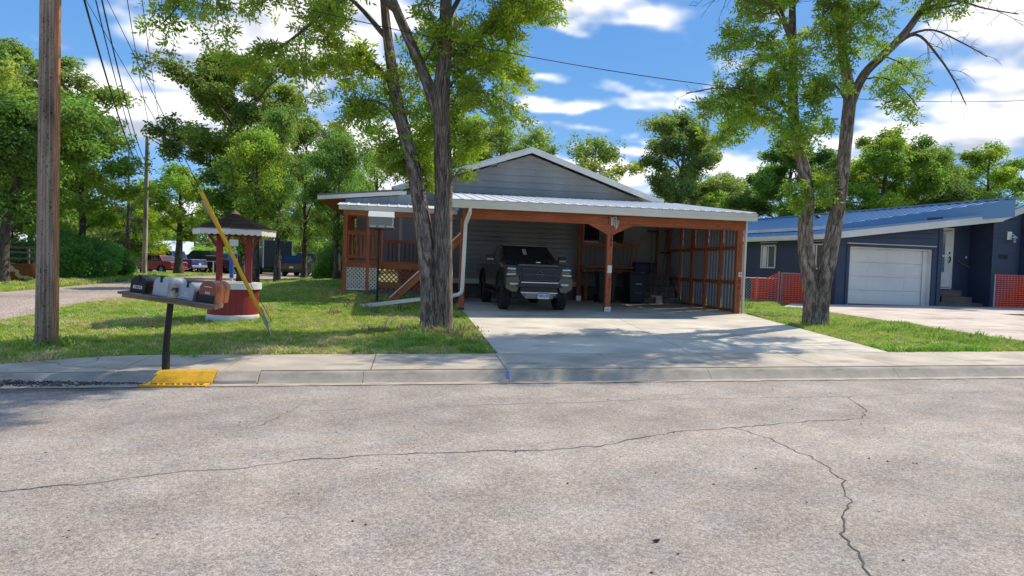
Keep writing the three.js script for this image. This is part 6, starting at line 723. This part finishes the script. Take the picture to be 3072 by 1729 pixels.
// ---- the pickup in the carport: +z is its front
{ const tx = 3.28, tz = -17.56, g = thing('pickup_truck', 'dark grey-brown pickup truck with black grille parked in the left carport bay', 'pickup truck', [tx, level(tx, tz - 1) + 0.016, tz], 0.045); const P = carPaint(lin(0.06, 0.056, 0.048)), K = std({ color: lin(0.014, 0.014, 0.015), roughness: 0.55 }), chrome = std({ color: lin(0.62, 0.64, 0.66), roughness: 0.25, metalness: 0.7 }), lamp = new THREE.MeshPhysicalMaterial({ color: lin(0.5, 0.53, 0.56), roughness: 0.12, clearcoat: 1 });
  const W = 1.82, arc = (cz, r, y0, n = 10) => { const p = []; for (let i = 0; i <= n; i++) { const a = i / n * Math.PI; p.push([cz + Math.cos(a) * r, y0 + Math.sin(a) * r]); } return p; };
  // sides with wheel arches, extruded across
  const prof = [[-0.16, 0.72], [-0.1, 1.06], [-0.2, 1.2], [-0.9, 1.28], [-1.5, 1.31], [-3.55, 1.33], [-5.22, 1.33], [-5.3, 1.25], [-5.3, 0.66], [-4.72, 0.56], ...arc(-4.2, 0.5, 0.56).reverse().slice(1, -1), [-3.65, 0.54], [-1.6, 0.52], ...arc(-0.98, 0.5, 0.56).reverse().slice(1, -1), [-0.44, 0.6]];
  const bodyG = prism(prof.map(p => [p[0], p[1]]), W, 0, 0, 0, 0.085); bodyG.rotateY(-Math.PI / 2); bodyG.translate(W / 2, 0, 0); mesh('body', bodyG, P, g);
  // hood bulge, cab
  mesh('hood', prism([[-0.62, 0], [0.62, 0], [0.5, 0.055], [-0.5, 0.055]], 1.2, 0, 0, -0.6, 0.01).rotateX(0.075).translate(0, 1.235, -0.78), P, g);
  const cb = [[-0.84, 1.3, -1.42], [0.84, 1.3, -1.42], [0.84, 1.32, -3.62], [-0.84, 1.32, -3.62]], ct = [[-0.655, 1.775, -2.18], [0.655, 1.775, -2.18], [0.66, 1.77, -3.42], [-0.66, 1.77, -3.42]]; const cabF = [];
  { const q = [...cb, ...ct].map(p => V(...p)), f = [[0, 1, 5], [0, 5, 4], [1, 2, 6], [1, 6, 5], [2, 3, 7], [2, 7, 6], [3, 0, 4], [3, 4, 7]], o = []; for (const t of f) for (const i of t) o.push(q[i].x, q[i].y, q[i].z); mesh('cab', triGeo(o), P, g); } mesh('roof', box(1.34, 0.06, 1.28, 0, 1.79, -2.8, 0.025), P, g);
  const mix = (a, b, t) => a.map((v, i) => lerp(v, b[i], t)); const face = (a, b, c, d, u0, u1, v0, v1, out) => { const pt = (u, v) => mix(mix(a, b, u), mix(d, c, u), v); const n = V().crossVectors(V(...b).sub(V(...a)), V(...d).sub(V(...a))).normalize().multiplyScalar(out); const off = p => [p[0] + n.x, p[1] + n.y, p[2] + n.z]; return quadPanel(off(pt(u0, v0)), off(pt(u1, v0)), off(pt(u1, v1)), off(pt(u0, v1)), 0.006); };
  mesh('windscreen', face(cb[0], cb[1], ct[1], ct[0], 0.045, 0.955, 0.06, 0.93, 0.008), M.glassDark, g); mesh('side_window', face(cb[3], cb[0], ct[0], ct[3], 0.5, 0.9, 0.12, 0.86, 0.008), M.glassDark, g); mesh('side_window', face(cb[3], cb[0], ct[0], ct[3], 0.08, 0.45, 0.12, 0.86, 0.008), M.glassDark, g); mesh('side_window', face(cb[1], cb[2], ct[2], ct[1], 0.1, 0.5, 0.12, 0.86, 0.008), M.glassDark, g); mesh('side_window', face(cb[1], cb[2], ct[2], ct[1], 0.55, 0.92, 0.12, 0.86, 0.008), M.glassDark, g);
  { const s = text('GOD', 0.1, 0.003); s.rotateZ(-Math.PI / 2); s.rotateX(-1.0); s.translate(-0.06, 1.6, -1.855); mesh('window_sticker', s, M.whitePanel, g); }
  mesh('wiper', merge([rod([-0.6, 1.34, -1.41], [0.0, 1.37, -1.46], 0.01), rod([0.1, 1.34, -1.41], [0.65, 1.38, -1.47], 0.01)]), K, g);
  // front end
  const gr = new THREE.Group(); gr.name = 'grille'; g.add(gr); mesh('surround', prism([[-0.6, 1.18], [0.6, 1.18], [0.62, 1.06], [0.5, 0.78], [-0.5, 0.78], [-0.62, 1.06]], 0.09, 0, 0, -0.16, 0.015), K, gr); mesh('recess', prism([[-0.47, 1.12], [0.47, 1.12], [0.48, 1.05], [0.42, 0.83], [-0.42, 0.83], [-0.48, 1.05]], 0.012, 0, 0, -0.066), M.black, gr);
  for (const y of [1.125, 0.975, 0.825]) mesh('bar', box(0.92, 0.022, 0.03, 0, y, -0.05, 0.005), std({ color: lin(0.05, 0.05, 0.054), roughness: 0.4 }), gr); { const hx = []; for (const [y0, y1] of [[0.84, 0.965], [0.985, 1.115]]) for (let k = 0; k < 9; k++) { const x = -0.42 + k * 0.105, m = (y0 + y1) / 2; hx.push(rod([x - 0.05, m, -0.05], [x, y1, -0.05], 0.008, 4), rod([x, y1, -0.05], [x + 0.05, m, -0.05], 0.008, 4), rod([x - 0.05, m, -0.05], [x, y0, -0.05], 0.008, 4), rod([x, y0, -0.05], [x + 0.05, m, -0.05], 0.008, 4)); } mesh('mesh_insert', merge(hx), std({ color: lin(0.045, 0.045, 0.05), roughness: 0.4 }), gr).userData.kind = 'stuff'; }
  mesh('emblem', merge([new THREE.TorusGeometry(0.078, 0.011, 8, 24).translate(0, 0.985, -0.03), box(0.18, 0.022, 0.02, 0, 0.985, -0.026)]), std({ color: lin(0.1, 0.1, 0.11), roughness: 0.3, metalness: 0.6 }), gr);
  for (const s of [-1, 1]) { const h = new THREE.Group(); h.name = 'headlight'; g.add(h); const m = (p) => s > 0 ? p : p.map(q => [-q[0], q[1]]).reverse(); mesh('housing', prism(m([[0.6, 0.95], [0.88, 0.93], [0.9, 1.12], [0.84, 1.16], [0.61, 1.15]]), 0.06, 0, 0, -0.17, 0.01), K, h); mesh('lens', prism(m([[0.63, 1.09], [0.86, 1.1], [0.84, 1.14], [0.63, 1.13]]), 0.02, 0, 0, -0.115), lamp, h); mesh('lens', prism(m([[0.63, 0.96], [0.87, 0.945], [0.88, 0.985], [0.63, 0.995]]), 0.02, 0, 0, -0.115), lamp, h); mesh('reflector', prism(m([[0.66, 1.01], [0.84, 1.0], [0.84, 1.07], [0.66, 1.07]]), 0.01, 0, 0, -0.115), std({ color: lin(0.1, 0.11, 0.06), roughness: 0.3, metalness: 0.5 }), h); mesh('fog_light', box(0.22, 0.05, 0.04, s * 0.68, 0.72, -0.05, 0.012), lamp, h);
    mesh('bumper_corner', prism(m([[0.5, 0.8], [0.6, 0.92], [0.9, 0.9], [0.9, 0.6], [0.74, 0.5], [0.6, 0.5], [0.52, 0.66]]), 0.1, 0, 0, -0.17, 0.02), P, g); mesh('tow_hook', new THREE.TorusGeometry(0.045, 0.014, 6, 12).translate(s * 0.42, 0.45, -0.07), K, g); mesh('arch_flare', (() => { const o = arc(-0.98, 0.56, 0.56, 12), i = arc(-0.98, 0.49, 0.56, 12).reverse(); const q = prism([...o, ...i], 0.05); q.rotateY(-Math.PI / 2); q.translate(s > 0 ? 0.94 : -0.89, 0, 0); return q; })(), K, g); mesh('arch_flare', (() => { const o = arc(-4.2, 0.56, 0.56, 12), i = arc(-4.2, 0.49, 0.56, 12).reverse(); const q = prism([...o, ...i], 0.05); q.rotateY(-Math.PI / 2); q.translate(s > 0 ? 0.94 : -0.89, 0, 0); return q; })(), K, g);
    const mi = new THREE.Group(); mi.name = 'mirror'; g.add(mi); mesh('shell', box(0.22, 0.17, 0.12, s * 1.06, 1.4, -1.82, 0.03), K, mi); mesh('cap', box(0.2, 0.05, 0.02, s * 1.06, 1.36, -1.755), M.greyBox, mi); mesh('stalk', rod([s * 0.88, 1.34, -1.8], [s * 1.0, 1.36, -1.82], 0.022), K, mi);
    for (const z of [-2.35, -3.3]) mesh('door_handle', box(0.025, 0.035, 0.18, s * 0.915, 1.14, z), K, g); for (const z of [-1.62, -2.55, -3.5]) mesh('door_seam', box(0.006, 0.6, 0.012, s * 0.9105, 0.92, z), K, g); mesh('side_step', box(0.14, 0.06, 1.7, s * 0.88, 0.44, -2.55, 0.02), K, g);
    wheel(g, s * 0.78, 0.395, -0.98, 0.395, 0.27, s, 6, K); wheel(g, s * 0.78, 0.395, -4.2, 0.395, 0.27, s, 6, K); }
  mesh('bumper_bar', prism([[-0.52, 0.78], [0.52, 0.78], [0.62, 0.68], [0.6, 0.64], [-0.6, 0.64], [-0.62, 0.68]], 0.1, 0, 0, -0.11, 0.012), K, g); mesh('bumper_trim', box(1.0, 0.022, 0.02, 0, 0.77, 0.0), chrome, g); mesh('lower_intake', prism([[-0.48, 0.66], [0.48, 0.66], [0.52, 0.5], [-0.52, 0.5]], 0.06, 0, 0, -0.15), M.black, g); mesh('skid_plate', prism([[-0.5, 0.5], [0.5, 0.5], [0.36, 0.34], [-0.36, 0.34]], 0.04, 0, 0, -0.1, 0.01), std({ color: lin(0.16, 0.16, 0.15), roughness: 0.4, metalness: 0.5 }), g); mesh('skid_trim', box(0.98, 0.022, 0.02, 0, 0.5, -0.045), chrome, g);
  const pl = new THREE.Group(); pl.name = 'license_plate'; g.add(pl); mesh('plate', box(0.31, 0.155, 0.012, 0.11, 0.42, -0.02), std({ color: lin(0.5, 0.58, 0.66), roughness: 0.5 }), pl); mesh('band', box(0.31, 0.025, 0.004, 0.11, 0.485, -0.012), std({ color: lin(0.03, 0.08, 0.25), roughness: 0.5 }), pl); mesh('number', text('15H J19', 0.058, 0.004).translate(0.11, 0.415, -0.014), M.black, pl);
  mesh('tailgate', box(1.7, 0.6, 0.05, 0, 0.98, -5.29), P, g); mesh('undercarriage', box(1.3, 0.2, 4.4, 0, 0.45, -2.7), M.black, g); mesh('cowl_badge', box(0.12, 0.02, 0.01, 0, 1.3, -0.28), chrome, g); }

// ---- far parked vehicles
function farCar(o) { const g = thing(o.name, o.label, o.cat, [o.x, level(o.x, o.z) + 0.02, o.z], o.turn, 'vehicles parked across the gravel road'); const P = carPaint(o.color), W = o.w || 1.8, L = o.l, R = o.R || 0.34; const az = [L * 0.31, -L * 0.3], y0 = o.clear || 0.28; const arc = (cz, r, n = 8) => { const p = []; for (let i = n - 1; i >= 1; i--) { const a = i / n * Math.PI; p.push([cz - Math.cos(a) * r, y0 + Math.sin(a) * r]); } return p; };
  const low = [...o.top, [-L / 2, o.top[o.top.length - 1][1] - 0.05], [-L / 2 + 0.03, y0 + 0.1], [az[1] - R * 1.25, y0], ...arc(az[1], R * 1.2).reverse(), [az[1] + R * 1.25, y0], [az[0] - R * 1.25, y0], ...arc(az[0], R * 1.2).reverse(), [az[0] + R * 1.25, y0], [L / 2 - 0.05, y0 + 0.05]]; const b = prism(low, W, 0, 0, 0, 0.05); b.rotateY(-Math.PI / 2); b.translate(W / 2, 0, 0); mesh('body', b, P, g);
  const [zb0, zb1, zt0, zt1, yb, yt] = o.cab, wb = W / 2 - 0.06, wt = W / 2 - 0.24, q = [[-wb, yb, zb0], [wb, yb, zb0], [wb, yb, zb1], [-wb, yb, zb1], [-wt, yt, zt0], [wt, yt, zt0], [wt, yt, zt1], [-wt, yt, zt1]]; { const f = [[0, 1, 5], [0, 5, 4], [1, 2, 6], [1, 6, 5], [2, 3, 7], [2, 7, 6], [3, 0, 4], [3, 4, 7], [4, 5, 6], [4, 6, 7]], t = []; for (const k of f) for (const i of k) t.push(...q[i]); mesh('cab', triGeo(t), o.cabM || P, g); }
  const fc = (a, b2, c, d, u0, u1) => { const mx = (p, r, t) => p.map((v, i) => lerp(v, r[i], t)), pt = (u, v) => mx(mx(a, b2, u), mx(d, c, u), v), n = V().crossVectors(V(...b2).sub(V(...a)), V(...d).sub(V(...a))).normalize().multiplyScalar(0.012), of = p => [p[0] + n.x, p[1] + n.y, p[2] + n.z]; return quadPanel(of(pt(u0, 0.14)), of(pt(u1, 0.14)), of(pt(u1, 0.88)), of(pt(u0, 0.88)), 0.008); };
  mesh('windscreen', fc(q[0], q[1], q[5], q[4], 0.06, 0.94), M.glassDark, g); mesh('rear_window', fc(q[2], q[3], q[7], q[6], 0.08, 0.92), M.glassDark, g); for (const [u0, u1] of o.wins || [[0.08, 0.46], [0.52, 0.92]]) { mesh('side_window', fc(q[1], q[2], q[6], q[5], u0, u1), M.glassDark, g); mesh('side_window', fc(q[3], q[0], q[4], q[7], 1 - u1, 1 - u0), M.glassDark, g); }
  const yl = o.top[o.top.length - 1][1]; for (const s of [-1, 1]) { wheel(g, s * (W / 2 - 0.11), R, az[0], R, 0.22, s, 5, o.rim || M.steel); wheel(g, s * (W / 2 - 0.11), R, az[1], R, 0.22, s, 5, o.rim || M.steel); mesh('tail_light', box(0.2, o.lightH || 0.16, 0.06, s * (W / 2 - 0.13), yl - 0.14, -L / 2 - 0.005, 0.02), std({ color: lin(0.45, 0.02, 0.02), roughness: 0.3 }), g); mesh('headlight', box(0.28, 0.12, 0.06, s * (W / 2 - 0.2), o.top[0][1] - 0.08, L / 2 - 0.03, 0.02), M.greyBox, g); }
  mesh('bumper', box(W - 0.1, 0.16, 0.1, 0, y0 + 0.2, -L / 2 - 0.01, 0.03), o.bump || P, g); mesh('license_plate', box(0.3, 0.14, 0.02, 0, yl - 0.36, -L / 2 - 0.03), M.whitePanel, g); if (o.bed) mesh('bed_opening', box(W - 0.24, 0.02, o.bed, 0, yl + 0.005, -L / 2 + o.bed / 2 + 0.1), M.black, g); if (o.rack) for (const s of [-1, 1]) mesh('roof_rail', rod([s * wt, yt + 0.05, zt0 - 0.1], [s * wt, yt + 0.05, zt1 + 0.1], 0.02), M.galv, g); return g; }
const sedanTop = [[2.2, 0.75], [1.5, 0.92], [0.9, 0.97], [-1.5, 1.02], [-2.2, 0.98]], pickTop = [[2.75, 0.9], [2.6, 1.12], [1.2, 1.2], [-2.75, 1.22], [-2.85, 1.18]], suvTop = [[2.3, 0.85], [2.1, 1.05], [1.0, 1.12], [-2.3, 1.15], [-2.35, 1.1]];
farCar({ name: 'parked_car', cat: 'car', label: 'red sedan parked behind the thin grey pole', x: -20.3, z: -57.5, turn: -2.0, color: lin(0.36, 0.03, 0.025), l: 4.6, top: sedanTop, cab: [0.95, -1.55, 0.15, -1.0, 0.95, 1.42] });
farCar({ name: 'parked_pickup', cat: 'pickup truck', label: 'blue pickup truck parked between the red sedan and black pickup', x: -20.3, z: -60.8, turn: -1.95, color: lin(0.03, 0.09, 0.3), l: 5.7, w: 1.95, R: 0.4, clear: 0.42, top: pickTop, cab: [1.25, -0.95, 0.55, -0.75, 1.18, 1.86], bed: 1.7, bump: M.steel });
farCar({ name: 'parked_pickup', cat: 'pickup truck', label: 'black pickup truck with a chrome bumper across the gravel road', x: -18.4, z: -63.3, turn: -1.72, color: lin(0.012, 0.013, 0.016), l: 5.8, w: 2.0, R: 0.43, clear: 0.5, top: pickTop.map(p => [p[0], p[1] + 0.1]), cab: [1.3, -1.1, 0.55, -0.9, 1.28, 1.98], bed: 1.7, bump: M.steel, rim: M.black });
farCar({ name: 'parked_car', cat: 'car', label: 'pale blue jeep seen left of the well post', x: -17.7, z: -66.5, turn: -1.85, color: lin(0.14, 0.24, 0.36), l: 4.3, w: 1.85, R: 0.4, clear: 0.45, top: suvTop, cab: [0.9, -2.1, 0.5, -2.05, 1.1, 1.82], wins: [[0.06, 0.3], [0.36, 0.62], [0.68, 0.94]] });
farCar({ name: 'parked_car', cat: 'car', label: 'white off-roader seen between the two well posts', x: -16.6, z: -68.8, turn: -1.8, color: lin(0.62, 0.63, 0.62), l: 4.5, w: 1.85, R: 0.4, clear: 0.45, top: suvTop, cab: [1.0, -2.15, 0.5, -2.1, 1.1, 1.85], wins: [[0.06, 0.3], [0.36, 0.62], [0.68, 0.94]], bump: M.black });
farCar({ name: 'parked_car', cat: 'car', label: 'black hatchback parked at the end of the gravel road', x: -9.0, z: -56.5, turn: 3.0, color: lin(0.014, 0.016, 0.02), l: 4.6, w: 1.86, R: 0.36, clear: 0.3, top: suvTop, cab: [0.9, -2.2, 0.3, -1.9, 1.1, 1.65], wins: [[0.06, 0.34], [0.38, 0.66], [0.7, 0.94]] });
farCar({ name: 'parked_car', cat: 'car', label: 'dark sport utility car with roof rails behind the black hatchback', x: -8.9, z: -62.3, turn: 3.0, color: lin(0.02, 0.02, 0.022), l: 5, w: 1.95, R: 0.4, clear: 0.36, top: suvTop.map(p => [p[0] * 1.08, p[1] + 0.08]), cab: [1.0, -2.35, 0.3, -2.15, 1.18, 1.95], wins: [[0.06, 0.34], [0.38, 0.66], [0.7, 0.94]], rack: true });
{ const x = -13.0, z = -66, t = thing('box_trailer', 'dark grey enclosed trailer with a white edge beyond the well', 'trailer', [x, level(x, z), z], 0.35); const body = std({ color: lin(0.045, 0.05, 0.055), roughness: 0.5 }); mesh('body', box(2.5, 2.5, 4.8, 0, 1.85, 0, 0.04), body, t); for (const s of [-1, 1]) { mesh('corner_trim', box(0.08, 2.45, 0.06, s * 1.24, 1.85, 2.41), M.white, t); wheel(t, s * 1.15, 0.36, -0.5, 0.36, 0.22, s); wheel(t, s * 1.15, 0.36, 0.5, 0.36, 0.22, s); } mesh('side_panel', box(0.03, 2.3, 4.6, 1.27, 1.85, 0), M.white, t); mesh('rear_door', box(2.2, 2.2, 0.04, 0, 1.8, 2.42), body, t); mesh('latch', box(0.06, 0.3, 0.05, 0.3, 1.6, 2.45), M.steel, t); mesh('rear_frame', box(2.4, 0.14, 0.1, 0, 0.6, 2.42), M.blackRub, t); }
{ const x = -16.5, z = -59.5, s = thing('yard_sign', 'small dark sign on a pale stake beside the black pickup', 'sign', [x, level(x, z), z], 0.2); mesh('stake', box(0.09, 1.1, 0.05, 0, 0.55, 0), M.white, s); mesh('board', box(1.0, 0.42, 0.05, -0.05, 1.3, 0), M.black, s); mesh('frame', merge([box(1.06, 0.04, 0.06, -0.05, 1.53, 0), box(1.06, 0.04, 0.06, -0.05, 1.07, 0)]), M.white, s); }
// ---------------------------------------------------------------- turf, weeds and litter
rnd = mulberry(77);
function tuft(n, h, spread) { const o = []; for (let i = 0; i < n; i++) { const a = rr(0, 6.28), r = spread * Math.sqrt(rnd()), x = Math.cos(a) * r, z = Math.sin(a) * r, b = rr(0, 6.28), L = h * rr(0.55, 1.2), lean = L * rr(0.3, 1.1), w = 0.0055 * rr(0.8, 1.4), dx = Math.cos(b), dz = Math.sin(b), sx = -dz * w, sz = dx * w; const m = [x + dx * lean * 0.35, L * 0.6, z + dz * lean * 0.35], t = [x + dx * lean, L * 0.92, z + dz * lean]; o.push(x - sx, 0, z - sz, x + sx, 0, z + sz, m[0] + sx * 0.8, m[1], m[2] + sz * 0.8, x - sx, 0, z - sz, m[0] + sx * 0.8, m[1], m[2] + sz * 0.8, m[0] - sx * 0.8, m[1], m[2] - sz * 0.8, m[0] - sx * 0.8, m[1], m[2] - sz * 0.8, m[0] + sx * 0.8, m[1], m[2] + sz * 0.8, ...t); } return triGeo(o); }
const tufts = [tuft(11, 0.062, 0.06), tuft(11, 0.05, 0.07), tuft(9, 0.085, 0.05)];
const inside = (poly, x, z) => { let c = false; for (let i = 0, j = poly.length - 1; i < poly.length; j = i++) { const a = poly[i], b = poly[j]; if ((a[1] > z) !== (b[1] > z) && x < (b[0] - a[0]) * (z - a[1]) / (b[1] - a[1]) + a[0]) c = !c; } return c; };
function lawn(name, label, poly, per, scale, green) { const xs = poly.map(p => p[0]), zs = poly.map(p => p[1]), x0 = Math.min(...xs), x1 = Math.max(...xs), z0 = Math.min(...zs), z1 = Math.max(...zs), n = Math.round((x1 - x0) * (z1 - z0) * per), lv = []; const c = lin(0, 0, 0);
  for (let i = 0; i < n; i++) { const x = rr(x0, x1), z = rr(z0, z1); if (!inside(poly, x, z)) continue; const d = dryness(x, z) * (1 - green), bare = fbm3(x * 1.1 + 40, z * 1.1, 2.7, 3); if (Math.hypot(x - 0.5, z + 14.4) < 0.5 + rnd() * 0.3 || Math.hypot(x - 9.85, z + 15.5) < 0.5 + rnd() * 0.35) { if (rnd() < 0.8) continue; } if (bare > 0.62 + green * 0.2 && rnd() < 0.75) continue; const k = rr(0.7, 1.3), lush = smooth(0.5, 0.7, fbm3(x * 0.9, z * 0.9 + 20, 6.6, 3)); const g = rnd() < 0.1 + d * 0.7 ? [0.72, 0.60, 0.30] : [lerp(0.44, 0.28, lush), lerp(0.55, 0.50, lush), lerp(0.085, 0.055, lush)]; lv.push({ p: V(x, soilY(x, z) - 0.004, z), a: rr(0, 6.28), s: scale * 0.86 * rr(0.6, 1.25) * (1 + lush * 0.5), c: lin(g[0] * k, g[1] * k, g[2] * k) }); }
  const g = new THREE.Group(); g.name = numbered(name); scene.add(g); g.userData.kind = 'stuff'; tag(g, label, 'grass'); crownMesh('blades', tufts, M.grass, lv, g); return g; }
const lawnL = [[-8.3, -22], [-8.3, -16], [-8.7, -12.6], [-9.3, -10.2], [-6.6, -9.75], [-5.6, -10.37], [-4.9, -10.82], [-4.2, -11.06], [1.36, -11.08], [1.27, -18.5], [1.2, -20.5], [-1.3, -20.9], [-2.2, -21.2], [-2.3, -23], [-8.2, -24]];
lawn('lawn_grass', 'short patchy turf of the front lawn left of the driveway', lawnL, 560, 1, 0.1);
lawn('lawn_grass', 'green turf strip between the two driveways', [[8.52, -11.1], [12.5, -11.1], [12.4, -17], [12.35, -21.5], [13.6, -24.1], [9.4, -24.1], [9.36, -17.8], [8.75, -13.4]], 620, 1.05, 0.65);
lawn('lawn_grass', 'turf further back on the left lawn behind the well', [[-8.2, -24], [-2.3, -23], [-2.4, -34], [-3, -46], [-6, -46], [-7.5, -42], [-8.4, -36], [-8.4, -30]], 120, 1.7, 0.3);
lawn('verge_grass', 'grass verge across the gravel road under the hedge', [[-12.6, -22.5], [-13, -28], [-13.7, -36], [-14.5, -45], [-14.8, -57], [-20, -58.5], [-20, -36], [-21, -22]], 70, 2.2, 0.6);
lawn('lawn_grass', 'small turf patch at the right edge beyond the old driveway', [[18.7, -13], [26, -13], [26, -19.2], [18.8, -18.6]], 160, 1.5, 0.8);
// taller weeds in loose clumps
{ rnd = mulberry(78); const lv = []; const add = (x, z, n, r, s, col) => { for (let i = 0; i < n; i++) { const a = rr(0, 6.28), q = r * Math.sqrt(rnd()), X = x + Math.cos(a) * q, Z = z + Math.sin(a) * q; lv.push({ p: V(X, soilY(X, Z), Z), a: rr(0, 6.28), s: s * rr(0.6, 1.2), c: tone(col, 0.4, 0.3) }); } }; const gr = [0.28, 0.44, 0.06], straw = [0.32, 0.27, 0.12];
  for (const [x, z, n, r, s, c] of [[-5.9, -12.0, 60, 0.45, 2.0, gr], [-5.5, -12.2, 30, 0.3, 1.8, gr], [0.5, -14.1, 50, 0.7, 1.8, gr], [0.9, -13.6, 40, 0.8, 2.2, straw], [-0.3, -13.9, 40, 0.9, 2.2, straw], [-1.2, -17.9, 30, 1.2, 2.3, straw], [9.9, -15.2, 50, 0.6, 1.7, gr], [11.2, -14.4, 120, 0.9, 1.8, gr], [11.5, -12.6, 160, 1.0, 1.9, gr], [10.2, -20.5, 60, 0.8, 2.2, gr], [-3.3, -11.4, 40, 0.6, 1.6, gr], [10.8, -22.8, 120, 1.1, 2.6, gr], [-3.9, -15.2, 60, 0.75, 1.3, gr], [0.8, -12.3, 40, 0.4, 1.7, gr], [1.05, -11.4, 40, 0.22, 1.7, gr], [-0.6, -11.8, 40, 0.6, 1.7, gr]]) add(x, z, n, r, s, c);
  const g = new THREE.Group(); g.name = 'tall_weeds'; scene.add(g); g.userData.kind = 'stuff'; tag(g, 'taller weeds and straw in loose clumps on the lawns', 'weeds'); crownMesh('blades', tufts, M.grass, lv, g); }
// dandelions
{ rnd = mulberry(79); const head = new THREE.SphereGeometry(0.024, 8, 5).scale(1, 0.5, 1), stalk = cyl(0.004, 0.004, 0.07, 0, 0, 0, 5), ym = std({ color: lin(0.85, 0.52, 0.01), roughness: 0.9 }), gm = std({ color: lin(0.1, 0.18, 0.03) }); for (const [x, z] of [[-4.9, -13.8], [-4.2, -13.9], [-3.6, -13.6], [-2.1, -14.2], [-1.6, -13.1], [-0.9, -14.6], [-0.2, -15.3], [-0.5, -13.2], [-1.3, -15.8], [0.1, -12.6], [-2.8, -12.4], [-3.1, -13.0], [-5.1, -12.9], [-4.7, -11.9], [1.1, -11.35], [1.25, -11.25], [-0.35, -16.2], [-1.9, -16.6], [0.9, -13.3], [-6.6, -14.2], [-2.2, -15.1], [-0.7, -12.1]]) { const d = thing('dandelion', 'small yellow dandelion flower in the front lawn', 'flower', [x, soilY(x, z), z], 0, 'dandelions in the front lawn'); mesh('stalk', stalk, gm, d); const h = mesh('flower_head', head, ym, d); h.position.y = 0.075; } }
// leaf litter and grit along the gutter, pebbles on the road
{ rnd = mulberry(80); const chip = new THREE.BufferGeometry().copy(new THREE.TetrahedronGeometry(0.016)).scale(1, 0.45, 1.3); const put = (name, label, cat, n, f, col, s) => { const im = new THREE.InstancedMesh(chip, std({ color: 0xffffff, roughness: 1 }), n), o = new THREE.Object3D(); im.name = name; im.castShadow = im.receiveShadow = true; for (let i = 0; i < n; i++) { const [x, z] = f(); o.position.set(x, Math.max(roadY(x, z), 0 * x) + 0.004, z); o.rotation.set(0, rr(0, 6.28), 0); o.scale.setScalar(s * rr(0.5, 1.5)); o.updateMatrix(); im.setMatrixAt(i, o.matrix); im.setColorAt(i, tone(col[Math.floor(rnd() * col.length)], 0.5, 0.2)); } im.userData.kind = 'stuff'; tag(im, label, cat); scene.add(im); };
  put('gutter_litter', 'dark leaf litter and grit lying along the left gutter', 'litter', 3000, () => { const x = -3.3 - 5 * Math.pow(rnd(), 0.8), w = 0.05 + 0.15 * smooth(-3.3, -4.6, x); return [x, -9.12 + w * (0.5 + gauss())]; }, [[0.05, 0.04, 0.035], [0.09, 0.075, 0.06], [0.03, 0.03, 0.03]], 1);
  put('road_pebbles', 'small dark and pale pebbles scattered over the road', 'pebbles', 420, () => [rr(-8, 12), rr(-9.1, -2.6)], [[0.03, 0.028, 0.025], [0.05, 0.04, 0.03], [0.6, 0.58, 0.54]], 0.55); }
{ const x = 1.47, z = -3.81, c = thing('pine_cone', 'small dark brown pine cone lying on the road', 'pine cone', [x, roadY(x, z) + 0.011, z], 0.3); c.scale.setScalar(0.65); const g = []; for (let i = 0; i < 26; i++) { const t = i / 26, a = i * 2.4, r = 0.016 * Math.sin(Math.PI * (0.12 + t * 0.8)); const s = new THREE.ConeGeometry(0.008, 0.018, 4); s.rotateZ(-1.9); s.translate(r, 0, 0); s.rotateX(a); s.rotateZ(0); s.translate((t - 0.5) * 0.075, 0, 0); const o = s; g.push(o); } mesh('scales', merge(g), std({ color: lin(0.09, 0.04, 0.02), roughness: 0.9 }), c); mesh('core', new THREE.SphereGeometry(0.014, 8, 6).scale(2.6, 1, 1), std({ color: lin(0.06, 0.03, 0.018), roughness: 0.9 }), c); }

// ---------------------------------------------------------------- picture
const renderer = new THREE.WebGLRenderer({ antialias: true });
renderer.setSize(1024, 576); renderer.shadowMap.enabled = true; renderer.shadowMap.type = THREE.PCFSoftShadowMap;
renderer.toneMapping = THREE.LinearToneMapping; renderer.toneMappingExposure = EXPOSURE; renderer.outputColorSpace = THREE.SRGBColorSpace;
renderer.render(scene, camera);
